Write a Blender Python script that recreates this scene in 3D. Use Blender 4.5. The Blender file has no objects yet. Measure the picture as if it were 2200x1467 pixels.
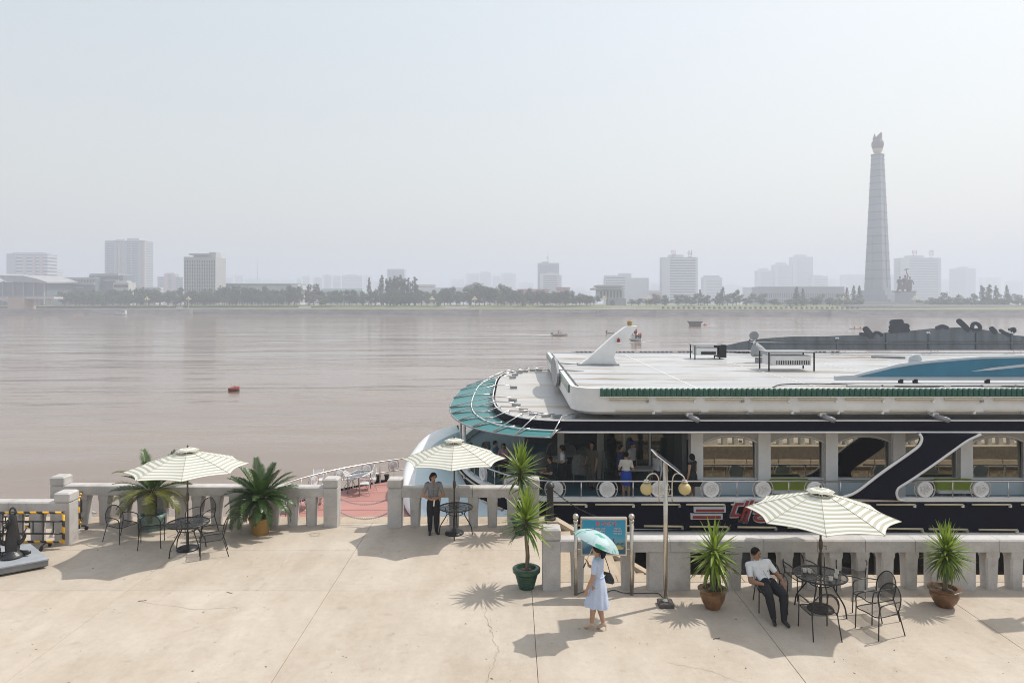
import bpy, bmesh, math, random
import numpy as np
from mathutils import Vector, Matrix, Euler, Quaternion
R = math.radians
PI = math.pi
rnd = random.Random(7)
SC = bpy.context.scene
COL = SC.collection

# ------------------------------------------------------------------ camera, sky, sun, exposure
CAM_H = 6.1                      # metres above the terrace paving
FPX = 1500.0                     # focal length in pixels of the 2200 px wide photograph
cam_d = bpy.data.cameras.new('camera')
cam_d.sensor_width = 36.0
cam_d.lens = 36.0 * FPX / 2200.0
cam_d.shift_y = -83.5 / 2200.0   # level camera, horizon above the middle
cam_d.clip_start = 0.1
cam_d.clip_end = 9000.0
cam = bpy.data.objects.new('camera', cam_d)
COL.objects.link(cam)
cam.location = (0, 0, CAM_H)
cam.rotation_euler = (R(90), 0, 0)
SC.camera = cam

SUN = Vector((0.64, 0.30, 1.0)).normalized()       # towards the sun
SUN_EL = math.asin(SUN.z)
SUN_AZ = math.atan2(SUN.x, SUN.y)
SKY_SAT, SKY_GAM, SKY_GAIN = 0.72, 0.55, 1.85
world = bpy.data.worlds.new('World')
SC.world = world
world.use_nodes = True
wn = world.node_tree
wn.nodes.clear()
sky = wn.nodes.new('ShaderNodeTexSky')
sky.sky_type = 'NISHITA'
sky.sun_disc = False
sky.sun_elevation = SUN_EL
sky.sun_rotation = SUN_AZ
sky.altitude = 0.0
sky.air_density = 2.0
sky.dust_density = 3.2
sky.ozone_density = 1.0
bg = wn.nodes.new('ShaderNodeBackground')
bg.inputs['Strength'].default_value = 0.15
wo = wn.nodes.new('ShaderNodeOutputWorld')
# the haze evens the whole dome out: paler and less contrasty than a clear-air sky
hsv = wn.nodes.new('ShaderNodeHueSaturation')
hsv.inputs['Saturation'].default_value = SKY_SAT
gam = wn.nodes.new('ShaderNodeGamma')
gam.inputs['Gamma'].default_value = SKY_GAM
gain = wn.nodes.new('ShaderNodeVectorMath')
gain.operation = 'SCALE'
gain.inputs['Scale'].default_value = SKY_GAIN
wn.links.new(sky.outputs[0], hsv.inputs['Color'])
wn.links.new(hsv.outputs[0], gam.inputs[0])
wn.links.new(gam.outputs[0], gain.inputs[0])
wn.links.new(gain.outputs[0], bg.inputs[0])
wn.links.new(bg.outputs[0], wo.inputs[0])

sun_d = bpy.data.lights.new('sun', 'SUN')
sun_d.energy = 3.2
sun_d.angle = R(0.9)
sun_d.color = (1.0, 0.95, 0.87)
sun_o = bpy.data.objects.new('sun', sun_d)
COL.objects.link(sun_o)
sun_o.location = (60, 30, 90)
sun_o.rotation_euler = SUN.to_track_quat('Z', 'Y').to_euler()

SC.view_settings.view_transform = 'Standard'
SC.view_settings.look = 'None'
SC.view_settings.exposure = 0.38
SC.view_settings.gamma = 1.0
SC.view_settings.use_curve_mapping = False
SC.render.engine = 'CYCLES'
SC.cycles.max_bounces = 8
SC.cycles.volume_bounces = 2
SC.cycles.transparent_max_bounces = 12
SC.cycles.caustics_reflective = False
SC.cycles.caustics_refractive = False
SC.cycles.use_denoising = True
SC.cycles.sample_clamp_indirect = 6.0
SC.cycles.filter_width = 1.0

# ------------------------------------------------------------------ where a photographed point stands
def gp(px, py, z=0.0):
    """point of the level z that the camera sees at a pixel of the photograph"""
    y = FPX * (CAM_H - z) / (py - 650.0)
    return Vector(((px - 1100.0) / FPX * y, y, z))
def at(px, py, y):
    """point at depth y"""
    return Vector(((px - 1100.0) / FPX * y, y, CAM_H - (py - 650.0) / FPX * y))

# ------------------------------------------------------------------ materials
MATS = {}
def mat(name, col, rough=0.6, metal=0.0, var=0.0, scale=4.0, bump=0.0, bscale=None, spec=0.5,
        col2=None, stretch=None, alpha=1.0, trans=0.0, emit=None, estr=0.0, coat=0.0, detail=6.0):
    if name in MATS: return MATS[name]
    m = bpy.data.materials.new(name); m.use_nodes = True
    nt = m.node_tree; nt.nodes.clear()
    out = nt.nodes.new('ShaderNodeOutputMaterial')
    b = nt.nodes.new('ShaderNodeBsdfPrincipled')
    b.inputs['Base Color'].default_value = (*col, 1)
    b.inputs['Roughness'].default_value = rough
    b.inputs['Metallic'].default_value = metal
    b.inputs['Specular IOR Level'].default_value = spec
    if coat: b.inputs['Coat Weight'].default_value = coat
    if emit:
        b.inputs['Emission Color'].default_value = (*emit, 1)
        b.inputs['Emission Strength'].default_value = estr
    tc = None
    if var or bump or col2:
        tc = nt.nodes.new('ShaderNodeTexCoord')
        src = tc.outputs['Object']
        if stretch:
            mp = nt.nodes.new('ShaderNodeMapping'); mp.inputs['Scale'].default_value = stretch
            nt.links.new(src, mp.inputs[0]); src = mp.outputs[0]
    if var or col2:
        n = nt.nodes.new('ShaderNodeTexNoise'); n.inputs['Scale'].default_value = scale
        n.inputs['Detail'].default_value = detail; n.inputs['Roughness'].default_value = 0.62
        nt.links.new(src, n.inputs['Vector'])
        r = nt.nodes.new('ShaderNodeValToRGB')
        r.color_ramp.elements[0].position = 0.3; r.color_ramp.elements[1].position = 0.7
        c2 = col2 if col2 else tuple(c * (1 - var) for c in col)
        c1 = col if col2 else tuple(min(1, c * (1 + var * 0.7)) for c in col)
        r.color_ramp.elements[0].color = (*c2, 1); r.color_ramp.elements[1].color = (*c1, 1)
        nt.links.new(n.outputs['Fac'], r.inputs[0])
        # each copy a touch lighter or darker than its neighbours
        oi = nt.nodes.new('ShaderNodeObjectInfo')
        hs = nt.nodes.new('ShaderNodeHueSaturation')
        mr = nt.nodes.new('ShaderNodeMapRange')
        mr.inputs[3].default_value = 1 - var * 0.5; mr.inputs[4].default_value = 1 + var * 0.4
        nt.links.new(oi.outputs['Random'], mr.inputs[0]); nt.links.new(mr.outputs[0], hs.inputs['Value'])
        nt.links.new(r.outputs[0], hs.inputs['Color'])
        nt.links.new(hs.outputs[0], b.inputs['Base Color'])
    if bump:
        nb = nt.nodes.new('ShaderNodeTexNoise'); nb.inputs['Scale'].default_value = bscale or scale * 6
        nb.inputs['Detail'].default_value = 5
        nt.links.new(src, nb.inputs['Vector'])
        bp = nt.nodes.new('ShaderNodeBump'); bp.inputs['Strength'].default_value = bump
        bp.inputs['Distance'].default_value = 0.02
        nt.links.new(nb.outputs['Fac'], bp.inputs['Height']); nt.links.new(bp.outputs[0], b.inputs['Normal'])
    sh = b.outputs[0]
    if trans:
        t = nt.nodes.new('ShaderNodeBsdfTranslucent'); t.inputs[0].default_value = (*col, 1)
        if var or col2: nt.links.new(hs.outputs[0], t.inputs[0])
        mx = nt.nodes.new('ShaderNodeMixShader'); mx.inputs[0].default_value = trans
        nt.links.new(sh, mx.inputs[1]); nt.links.new(t.outputs[0], mx.inputs[2]); sh = mx.outputs[0]
    if alpha < 1:
        t = nt.nodes.new('ShaderNodeBsdfTransparent')
        mx = nt.nodes.new('ShaderNodeMixShader'); mx.inputs[0].default_value = alpha
        nt.links.new(t.outputs[0], mx.inputs[1]); nt.links.new(sh, mx.inputs[2]); sh = mx.outputs[0]
    nt.links.new(sh, out.inputs[0])
    MATS[name] = m
    m['_bsdf'] = b.name
    return m
def bsdf(m): return m.node_tree.nodes[m['_bsdf']]

# ------------------------------------------------------------------ mesh building
class MB:
    def __init__(s, org=(0, 0, 0)):
        s.v = []; s.f = []; s.uv = []; s.o = Vector(org)
    def add(s, vs, fs, uvs=None):
        k = len(s.v)
        s.v += [tuple(Vector(p) - s.o) for p in vs]
        s.f += [tuple(i + k for i in f) for f in fs]
        s.uv += uvs if uvs else [None] * len(fs)
        return s
    def box(s, x0, x1, y0, y1, z0, z1):
        return s.add([(x0,y0,z0),(x1,y0,z0),(x1,y1,z0),(x0,y1,z0),(x0,y0,z1),(x1,y0,z1),(x1,y1,z1),(x0,y1,z1)],
                     [(0,3,2,1),(4,5,6,7),(0,1,5,4),(1,2,6,5),(2,3,7,6),(3,0,4,7)])
    def obox(s, c, size, rot=(0,0,0)):
        m = Euler(rot).to_matrix(); c = Vector(c); h = Vector(size) / 2
        vs = [c + m @ Vector((sx*h.x, sy*h.y, sz*h.z)) for sz in (-1,1) for sx, sy in ((-1,-1),(1,-1),(1,1),(-1,1))]
        return s.add(vs, [(0,3,2,1),(4,5,6,7),(0,1,5,4),(1,2,6,5),(2,3,7,6),(3,0,4,7)])
    def cbox(s, x0, x1, y0, y1, z0, z1, b=0.02, b2=None):
        """box with chamfered edges all round (top and uprights)"""
        b2 = b if b2 is None else b2
        def ring(ax0, ax1, ay0, ay1, z, c):
            return [(ax0+c,ay0,z),(ax1-c,ay0,z),(ax1,ay0+c,z),(ax1,ay1-c,z),(ax1-c,ay1,z),(ax0+c,ay1,z),(ax0,ay1-c,z),(ax0,ay0+c,z)]
        rs = [ring(x0,x1,y0,y1,z0,b), ring(x0,x1,y0,y1,z1-b2,b), ring(x0+b2,x1-b2,y0+b2,y1-b2,z1,b)]
        return s.loft(rs, closed=True, caps=True)
    def loft(s, rings, closed=True, caps=True, uv=False):
        n = len(rings[0]); vs = [p for r in rings for p in r]; fs = []
        for i in range(len(rings) - 1):
            for j in range(n if closed else n - 1):
                a = i*n + j; b = i*n + (j+1) % n
                fs.append((a, b, b+n, a+n))
        if caps and closed:
            fs.append(tuple(range(n-1, -1, -1))); fs.append(tuple((len(rings)-1)*n + j for j in range(n)))
        return s.add(vs, fs)
    def tube(s, pts, r, n=8, closed=False, caps=True):
        P = [Vector(p) for p in pts]; m = len(P)
        rs = r if isinstance(r, (list, tuple)) else [r]*m
        T = []
        for i in range(m):
            a = P[(i-1) % m] if (closed or i > 0) else P[i]
            b = P[(i+1) % m] if (closed or i < m-1) else P[i]
            t = (b - a); T.append(t.normalized() if t.length > 1e-9 else Vector((0,0,1)))
        u = T[0].orthogonal().normalized(); rings = []
        for i in range(m):
            u = (u - T[i]*u.dot(T[i]))
            u = u.normalized() if u.length > 1e-6 else T[i].orthogonal().normalized()
            w = T[i].cross(u)
            rings.append([P[i] + (u*math.cos(2*PI*j/n) + w*math.sin(2*PI*j/n))*rs[i] for j in range(n)])
        if closed:
            vs = [p for rr in rings for p in rr]; fs = []
            for i in range(m):
                for j in range(n):
                    a = i*n+j; b = i*n+(j+1) % n; c = ((i+1) % m)*n+(j+1) % n; d = ((i+1) % m)*n+j
                    fs.append((a,b,c,d))
            return s.add(vs, fs)
        return s.loft(rings, True, caps)
    def lathe(s, prof, n=20, c=(0,0,0), caps=True):
        c = Vector(c)
        rings = [[c + Vector((r*math.cos(2*PI*j/n), r*math.sin(2*PI*j/n), z)) for j in range(n)] for r, z in prof]
        return s.loft(rings, True, caps)
    def ball(s, c, r, n=12, m=8):
        c = Vector(c); r = Vector((r,r,r)) if not hasattr(r, '__len__') else Vector(r)
        rings = []
        for i in range(m+1):
            t = PI*i/m; q = max(math.sin(t), 1e-3); z = -math.cos(t)
            rings.append([c + Vector((r.x*q*math.cos(2*PI*j/n), r.y*q*math.sin(2*PI*j/n), r.z*z)) for j in range(n)])
        return s.loft(rings, True, True)
    def prism(s, poly, axis, a0, a1):
        """extrude a 2-D outline along an axis: 'y' takes (x,z), 'x' takes (y,z), 'z' takes (x,y)"""
        def p3(p, a):
            return (p[0], a, p[1]) if axis == 'y' else (a, p[0], p[1]) if axis == 'x' else (p[0], p[1], a)
        n = len(poly)
        vs = [p3(p, a0) for p in poly] + [p3(p, a1) for p in poly]
        fs = [tuple(range(n)), tuple(range(2*n-1, n-1, -1))]
        fs += [(j, j+n, (j+1) % n + n, (j+1) % n) for j in range(n)]
        return s.add(vs, fs)
    def grid(s, rows):
        n = len(rows[0]); fs = []
        for i in range(len(rows)-1):
            for j in range(n-1):
                a = i*n+j; fs.append((a, a+1, a+n+1, a+n))
        return s.add([p for r in rows for p in r], fs)
    def shell(s, rows, th):
        """grid with thickness along averaged normals"""
        n = len(rows[0]); m = len(rows); G = [[Vector(p) for p in r] for r in rows]; H = []
        for i in range(m):
            hr = []
            for j in range(n):
                du = G[min(i+1,m-1)][j] - G[max(i-1,0)][j]; dv = G[i][min(j+1,n-1)] - G[i][max(j-1,0)]
                nn = du.cross(dv); nn = nn.normalized() if nn.length > 1e-9 else Vector((0,0,1))
                hr.append(G[i][j] + nn*th)
            H.append(hr)
        s.grid(G); s.grid([list(reversed(r)) for r in H])
        for r in ((G[0], H[0]), (H[-1], G[-1])): s.grid([r[0], r[1]])
        s.grid([[H[i][0] for i in range(m)], [G[i][0] for i in range(m)]])
        s.grid([[G[i][-1] for i in range(m)], [H[i][-1] for i in range(m)]])
        return s
    def mesh(s, name, smooth=None):
        me = bpy.data.meshes.new(name)
        me.from_pydata(s.v, [], s.f)
        if any(u is not None for u in s.uv):
            ul = me.uv_layers.new(name='UVMap'); k = 0
            for p, u in zip(me.polygons, s.uv):
                for j in range(p.loop_total):
                    ul.data[k].uv = u[j] if u else (0, 0); k += 1
        bm = bmesh.new(); bm.from_mesh(me)
        bmesh.ops.recalc_face_normals(bm, faces=bm.faces)
        bm.to_mesh(me); bm.free()
        if smooth is not None:
            me.shade_smooth()
            if smooth > 0:
                me.set_sharp_from_angle(angle=R(smooth))
        return me
    def build(s, name, m, parent=None, smooth=None, loc=None, rot=None):
        me = s.mesh(name, smooth); me.materials.append(m)
        return link(name, me, parent, loc, rot)
def link(name, me, parent=None, loc=None, rot=None):
    o = bpy.data.objects.new(name, me); COL.objects.link(o)
    if parent is not None: o.parent = parent
    if loc is not None: o.location = loc
    if rot is not None: o.rotation_euler = rot
    return o
def tag(o, label=None, cat=None, group=None, kind=None):
    if label: o['label'] = label
    if cat: o['category'] = cat
    if group: o['group'] = group
    if kind: o['kind'] = kind
    return o
def thing(name, label, cat, loc=(0,0,0), rz=0.0, group=None):
    o = bpy.data.objects.new(name, None); COL.objects.link(o)
    o.empty_display_size = 0.2
    o.location = loc; o.rotation_euler = (0, 0, rz)
    return tag(o, label, cat, group)
def kids(o): return [c for c in bpy.data.objects if c.parent == o]
CH = {}
def copy_tree(o, loc=None, rz=None, label=None, parent=None, scale=None):
    if o not in CH: CH[o] = list(o.children)
    c = o.copy(); COL.objects.link(c)
    if parent is not None: c.parent = parent
    for ch in CH[o]: copy_tree(ch, parent=c)
    if loc is not None: c.location = loc
    if rz is not None: c.rotation_euler = (0, 0, rz)
    if label: c['label'] = label
    if scale is not None: c.scale = scale if hasattr(scale, '__len__') else (scale,)*3
    return c
def struct(o): o['kind'] = 'structure'; return o
def bez(p0, p1, p2, p3, n=10):
    p0, p1, p2, p3 = map(Vector, (p0, p1, p2, p3))
    return [(p0*(1-t)**3 + p1*3*t*(1-t)**2 + p2*3*t*t*(1-t) + p3*t**3) for t in [i/n for i in range(n+1)]]
def spline(pts, n=6):
    """Catmull-Rom through points"""
    P = [Vector(p) for p in pts]; P = [P[0]*2-P[1]] + P + [P[-1]*2-P[-2]]; out = []
    for i in range(1, len(P)-2):
        a, b, c, d = P[i-1:i+3]
        for k in range(n):
            t = k/n
            out.append(0.5*((2*b) + (c-a)*t + (2*a-5*b+4*c-d)*t*t + (3*b-a-3*c+d)*t**3))
    out.append(P[-2]); return out
def text_mesh(body, size, depth, name, bold=0.0, shear=0.0, res=3):
    c = bpy.data.curves.new(name, 'FONT'); c.body = body; c.size = size; c.extrude = depth
    c.offset = bold; c.shear = shear; c.align_x = 'CENTER'; c.align_y = 'CENTER'; c.resolution_u = res
    o = bpy.data.objects.new(name, c); COL.objects.link(o)
    dg = bpy.context.evaluated_depsgraph_get(); dg.update()
    me = bpy.data.meshes.new_from_object(o.evaluated_get(dg))
    bpy.data.objects.remove(o); bpy.data.curves.remove(c)
    return me
# ================================================================== the setting
WATER_Z = -4.5
def concrete(name, col, col2, stain=0.35, scale=0.5, bump=0.25, rough=0.85):
    m = bpy.data.materials.new(name); m.use_nodes = True; nt = m.node_tree
    b = nt.nodes['Principled BSDF']; b.inputs['Roughness'].default_value = rough
    b.inputs['Specular IOR Level'].default_value = 0.3
    g = nt.nodes.new('ShaderNodeNewGeometry')
    def noise(sc, det=8, ro=0.6, vec=None):
        n = nt.nodes.new('ShaderNodeTexNoise'); n.inputs['Scale'].default_value = sc
        n.inputs['Detail'].default_value = det; n.inputs['Roughness'].default_value = ro
        nt.links.new(vec or g.outputs['Position'], n.inputs['Vector']); return n.outputs['Fac']
    def ramp(f, p0, c0, p1, c1):
        r = nt.nodes.new('ShaderNodeValToRGB')
        r.color_ramp.elements[0].position = p0; r.color_ramp.elements[1].position = p1
        r.color_ramp.elements[0].color = (*c0, 1); r.color_ramp.elements[1].color = (*c1, 1)
        nt.links.new(f, r.inputs[0]); return r.outputs[0]
    def mul(a, c, f=1.0):
        x = nt.nodes.new('ShaderNodeMix'); x.data_type = 'RGBA'; x.blend_type = 'MULTIPLY'
        x.inputs[0].default_value = f
        nt.links.new(a, x.inputs[6]); nt.links.new(c, x.inputs[7]); return x.outputs[2]
    big = ramp(noise(scale), 0.32, col2, 0.66, col)
    mp = nt.nodes.new('ShaderNodeMapping'); mp.inputs['Rotation'].default_value = (0, 0, 0.5)
    mp.inputs['Scale'].default_value = (1.0, 0.35, 1.0)
    nt.links.new(g.outputs['Position'], mp.inputs[0])
    streak = ramp(noise(1.3, 9, 0.68, mp.outputs[0]), 0.38, (0.80, 0.775, 0.75), 0.62, (1.0, 1.0, 1.0))
    spot = ramp(noise(3.4, 4, 0.5), 0.26, (0.62, 0.59, 0.56), 0.38, (1, 1, 1))
    fine = ramp(noise(48, 4, 0.8), 0.28, (0.74, 0.73, 0.72), 0.62, (1.04, 1.04, 1.04))
    mott = ramp(noise(5.5, 10, 0.78), 0.34, (0.80, 0.78, 0.76), 0.6, (1.03, 1.03, 1.02))
    c = mul(big, streak, stain*1.6); c = mul(c, spot, stain); c = mul(c, fine, 0.8); c = mul(c, mott, 0.45)
    oi = nt.nodes.new('ShaderNodeObjectInfo'); mr = nt.nodes.new('ShaderNodeMapRange')
    mr.inputs[3].default_value = 0.96; mr.inputs[4].default_value = 1.04
    hs = nt.nodes.new('ShaderNodeHueSaturation'); nt.links.new(oi.outputs['Random'], mr.inputs[0])
    nt.links.new(mr.outputs[0], hs.inputs['Value']); nt.links.new(c, hs.inputs['Color'])
    nt.links.new(hs.outputs[0], b.inputs['Base Color'])
    bp = nt.nodes.new('ShaderNodeBump'); bp.inputs['Strength'].default_value = bump; bp.inputs['Distance'].default_value = 0.012
    nt.links.new(noise(22, 6, 0.7), bp.inputs['Height']); nt.links.new(bp.outputs[0], b.inputs['Normal'])
    MATS[name] = m; return m
M_PAVE = concrete('terrace concrete', (0.56, 0.495, 0.42), (0.485, 0.415, 0.34))
M_COPE = concrete('quay coping stone', (0.52, 0.43, 0.33), (0.43, 0.36, 0.28), 0.4, 0.9)
M_GRAN = concrete('grey granite', (0.60, 0.58, 0.565), (0.48, 0.465, 0.455), 0.38, 1.7, 0.15, 0.7)
M_JOINT = mat('joint filler', (0.16, 0.13, 0.10), 0.9, var=0.3, scale=6)
M_RUBBLE = mat('quay rubble stone', (0.42, 0.35, 0.25), 0.85, var=0.45, scale=3.5, bump=0.7, bscale=9)
M_MORTAR = mat('quay mortar', (0.20, 0.17, 0.13), 0.9, var=0.3, scale=5)

plaza = struct(MB().box(-34, 0.95, -10, 19.93, -0.6, -0.02).box(0.953, 34, -10, 15.68, -0.6, -0.021).build('terrace_ground', M_JOINT))
XB = [-33.85, -29.55, -25.27, -20.98, -16.7, -12.43, -8.15, -3.87, 0.42, 4.72, 9.0, 13.3, 17.6, 21.9, 26.2]
def slab(x0, x1, y0, y1, m=M_PAVE, name='paving_slab', dz=0.0):
    g = 0.0045
    o = MB().cbox(x0+g, x1-g, y0+g, y1-g, -0.12, dz, 0.004).build(name, m, plaza)
for i in range(len(XB)-1):
    a, b = XB[i], XB[i+1]
    for (y0, y1) in ((-9.9, 5.2), (5.2, 14.8)):
        slab(a, b, y0, y1, dz=-0.0005*(i % 3))
    bl = min(b, 0.95)
    if a < 0.95:
        for (y0, y1) in ((14.8, 17.2), (17.2, 19.35)):
            slab(a, bl, y0, y1, dz=-0.0007*((i+1) % 3))
    if b > 0.95:
        slab(max(a, 0.96), b, 14.8, 15.25)
x = -33.8
while x < 0.9:
    w = min(rnd.uniform(1.3, 1.7), 0.95-x)
    slab(x, x+w, 19.35, 19.9, M_COPE, 'coping_stone', 0.004); x += w
x = 0.96
while x < 26:
    w = rnd.uniform(1.3, 1.7)
    slab(x, x+w, 15.25, 15.66, M_COPE, 'coping_stone', 0.004); x += w
# cracks and patched seams in the concrete
def crack(pts, w, name, m, jit=0.02, n=9):
    P = []
    for a, b in zip(pts[:-1], pts[1:]):
        for k in range(n):
            t = k/n; P.append(Vector(a).lerp(Vector(b), t) + Vector((rnd.uniform(-jit, jit), rnd.uniform(-jit, jit), 0)))
    P.append(Vector(pts[-1])); mb = MB()
    L, Rr = [], []
    for i, p in enumerate(P):
        ww = w*rnd.uniform(0.4, 1.0)*(0.3 if i in (0, len(P)-1) else 1)
        d = (P[min(i+1, len(P)-1)] - P[max(i-1, 0)]).normalized(); nrm = Vector((-d.y, d.x, 0))
        L.append((p.x+nrm.x*ww, p.y+nrm.y*ww, 0.004)); Rr.append((p.x-nrm.x*ww, p.y-nrm.y*ww, 0.004))
    mb.grid([L, Rr]); return mb.build(name, m, plaza)
M_CRK = mat('crack dirt', (0.33, 0.27, 0.21), 0.95, var=0.3, scale=9)
M_PATCH = mat('seam mortar', (0.42, 0.36, 0.30), 0.9, var=0.25, scale=3)
crack([gp(1040,1290), gp(1046,1335), gp(1062,1375), gp(1071,1395), gp(1060,1425), gp(1048,1467)], 0.005, 'crack', M_CRK, 0.03)
crack([gp(1050,1340), gp(1058,1360)], 0.006, 'crack', M_CRK, 0.03)
crack([gp(632,1186), gp(598,1222), gp(572,1250), gp(552,1268)], 0.03, 'patched_seam', M_PATCH, 0.015)
crack([gp(166,1146), gp(186,1142), gp(215,1138), gp(238,1126)], 0.010, 'crack', M_CRK, 0.012)
crack([gp(1430,1420), gp(1520,1440), gp(1600,1467)], 0.004, 'crack', M_CRK, 0.03)
crack([gp(300,1290), gp(420,1310), gp(540,1302)], 0.004, 'crack', M_CRK, 0.03)
# a small pit of broken concrete
crack([gp(664,1146), gp(686,1144), gp(684,1151), gp(668,1152), gp(664,1146)], 0.012, 'crack', M_CRK, 0.02, 5)

# ---- quay face below the terraces, its coping band and rubble blocks
quay = struct(MB().box(-34, 0.955, 18.9, 19.72, -5.4, -0.6).box(0.958, 34, 14.6, 15.45, -5.4, -0.6).build('quay_wall', M_MORTAR))
def rough_block(w, h, d, seed):
    rr = random.Random(seed); mb = MB(); n = 4
    rows = []
    for j in range(n):
        rows.append([(-w/2 + w*i/(n-1) + (rr.uniform(-.02,.02) if 0 < i < n-1 else 0),
                      (d + rr.uniform(-.05,.05)) if (0 < i < n-1 and 0 < j < n-1) else d*0.45,
                      -h/2 + h*j/(n-1) + (rr.uniform(-.02,.02) if 0 < j < n-1 else 0)) for i in range(n)])
    mb.grid(rows)
    e = [rows[0], [(p[0], -0.05, p[2]) for p in rows[0]]]; mb.grid(e)
    e = [rows[-1], [(p[0], -0.05, p[2]) for p in rows[-1]]]; mb.grid(e)
    mb.grid([[r[0] for r in rows], [(r[0][0], -0.05, r[0][2]) for r in rows]])
    mb.grid([[r[-1] for r in rows], [(r[-1][0], -0.05, r[-1][2]) for r in rows]])
    me = mb.mesh('quay_block'); me.materials.append(M_RUBBLE); return me
BLK = [rough_block(w, 0.43, 0.10, k) for k, w in enumerate((0.62, 0.8, 0.96, 0.72, 0.88))]
BW = (0.62, 0.8, 0.96, 0.72, 0.88)
def blocks(x0, x1, yf, rows):
    for r_ in range(rows):
        x = x0 + rnd.uniform(-0.3, 0)
        while x < x1:
            k = rnd.randrange(5); link('quay_block', BLK[k], quay, (x + BW[k]/2, yf, -1.33 - r_*0.46)); x += BW[k] + 0.025
blocks(5.2, 26.5, 15.45, 4)
m_ = MB()
x = 5.0
while x < 28:
    MB().cbox(x, x+1.48, 15.45, 15.72, -0.93, -0.6, 0.02).build('quay_band_stone', M_COPE, quay); x += 1.5
MB().box(-34, 0.95, 19.73, 19.9, -1.0, -0.61).build('quay_band_stone', M_COPE, quay)
# lower mooring platform under the right terrace
struct(MB().box(3.6, 34, 15.46, 17.6, -2.6, -2.05).build('lower_quay_pavement', M_COPE))

# ---- river
def water_mat():
    m = bpy.data.materials.new('muddy river water'); m.use_nodes = True; nt = m.node_tree
    b = nt.nodes['Principled BSDF']
    b.inputs['Roughness'].default_value = 0.12; b.inputs['IOR'].default_value = 1.33
    g = nt.nodes.new('ShaderNodeNewGeometry')
    def noise(sc, st, det=3, rot=0.0, ro=0.55):
        mp = nt.nodes.new('ShaderNodeMapping'); mp.inputs['Scale'].default_value = st; mp.inputs['Rotation'].default_value = (0, 0, rot)
        nt.links.new(g.outputs['Position'], mp.inputs[0])
        n = nt.nodes.new('ShaderNodeTexNoise'); n.inputs['Scale'].default_value = sc; n.inputs['Detail'].default_value = det
        n.inputs['Roughness'].default_value = ro
        nt.links.new(mp.outputs[0], n.inputs['Vector']); return n.outputs['Fac']
    r = nt.nodes.new('ShaderNodeValToRGB')
    r.color_ramp.elements[0].position = 0.35; r.color_ramp.elements[1].position = 0.7
    r.color_ramp.elements[0].color = (0.195, 0.143, 0.108, 1); r.color_ramp.elements[1].color = (0.245, 0.186, 0.142, 1)
    nt.links.new(noise(0.03, (0.5, 1.6, 1), 4, 0.1), r.inputs[0]); nt.links.new(r.outputs[0], b.inputs['Base Color'])
    def bump(h, st, dist, prev=None):
        bp = nt.nodes.new('ShaderNodeBump'); bp.inputs['Strength'].default_value = st; bp.inputs['Distance'].default_value = dist
        nt.links.new(h, bp.inputs['Height'])
        if prev: nt.links.new(prev, bp.inputs['Normal'])
        return bp.outputs[0]
    # wind patches: ripples come and go over tens of metres
    pr = nt.nodes.new('ShaderNodeMapRange'); pr.inputs[1].default_value = 0.42; pr.inputs[2].default_value = 0.66
    pr.inputs[3].default_value = 0.12; pr.inputs[4].default_value = 1.0
    nt.links.new(noise(0.022, (0.45, 1.5, 1), 4, 0.15), pr.inputs[0])
    def patched(h):
        mm = nt.nodes.new('ShaderNodeMath'); mm.operation = 'MULTIPLY'; nt.links.new(h, mm.inputs[0]); nt.links.new(pr.outputs[0], mm.inputs[1]); return mm.outputs[0]
    n1 = bump(patched(noise(0.30, (0.40, 1.5, 1), 3, 0.12)), 0.8, 0.34)
    n2 = bump(patched(noise(1.5, (0.5, 1.3, 1), 3, -0.2)), 0.5, 0.07, n1)
    n3 = bump(noise(0.06, (0.4, 1.4, 1), 2, 0.3), 0.6, 0.9, n2)
    nt.links.new(n3, b.inputs['Normal'])
    return m
M_WATER = water_mat()
struct(MB().add([(-2600, 14.8, WATER_Z), (2600, 14.8, WATER_Z), (2600, 640, WATER_Z), (-2600, 640, WATER_Z)], [(0,1,2,3)]).build('river_water', M_WATER))
struct(MB().box(-2600, 2600, -120, 640, WATER_Z-2.2, WATER_Z-1.2).build('river_bed', mat('river mud', (0.15, 0.11, 0.08), 0.9, var=0.2, scale=0.1)))

# ---- far bank
SL = -0.119
def yb(X): return 562 + SL*X                    # depth of the far waterline
def bank_pt(px, off=0.0):
    k = (px - 1100.0)/FPX
    y = (562 + off)/(1 - SL*k)
    return Vector((k*y, y, 0))
M_GRASS = mat('bank grass', (0.11, 0.15, 0.045), 0.95, var=0.45, scale=0.06, col2=(0.16, 0.17, 0.05))
M_EMB = mat('embankment stone', (0.46, 0.445, 0.415), 0.85, var=0.3, scale=0.35, stretch=(0.3, 0.3, 1.5), bump=0.3, bscale=0.8)
M_EMBL = mat('embankment pale stone', (0.55, 0.51, 0.45), 0.85, var=0.2, scale=0.3)
def bank_strip(o0, z0, o1, z1, px0=-900, px1=3200, n=24):
    a = [bank_pt(px0 + (px1-px0)*i/n, o0) for i in range(n+1)]; b = [bank_pt(px0 + (px1-px0)*i/n, o1) for i in range(n+1)]
    return [(p.x, p.y, z0) for p in a], [(p.x, p.y, z1) for p in b]
gm = MB()
for (o0, z0, o1, z1) in ((6, 0.95, 14, 1.0), (14, 1.0, 36, 3.5), (36, 3.5, 120, 3.9)):
    r0, r1 = bank_strip(o0, z0, o1, z1); gm.grid([r0, r1])
struct(gm.build('bank_lawn_ground', M_GRASS))
p0, p1 = bank_pt(-900, 119), bank_pt(3200, 119)
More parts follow.
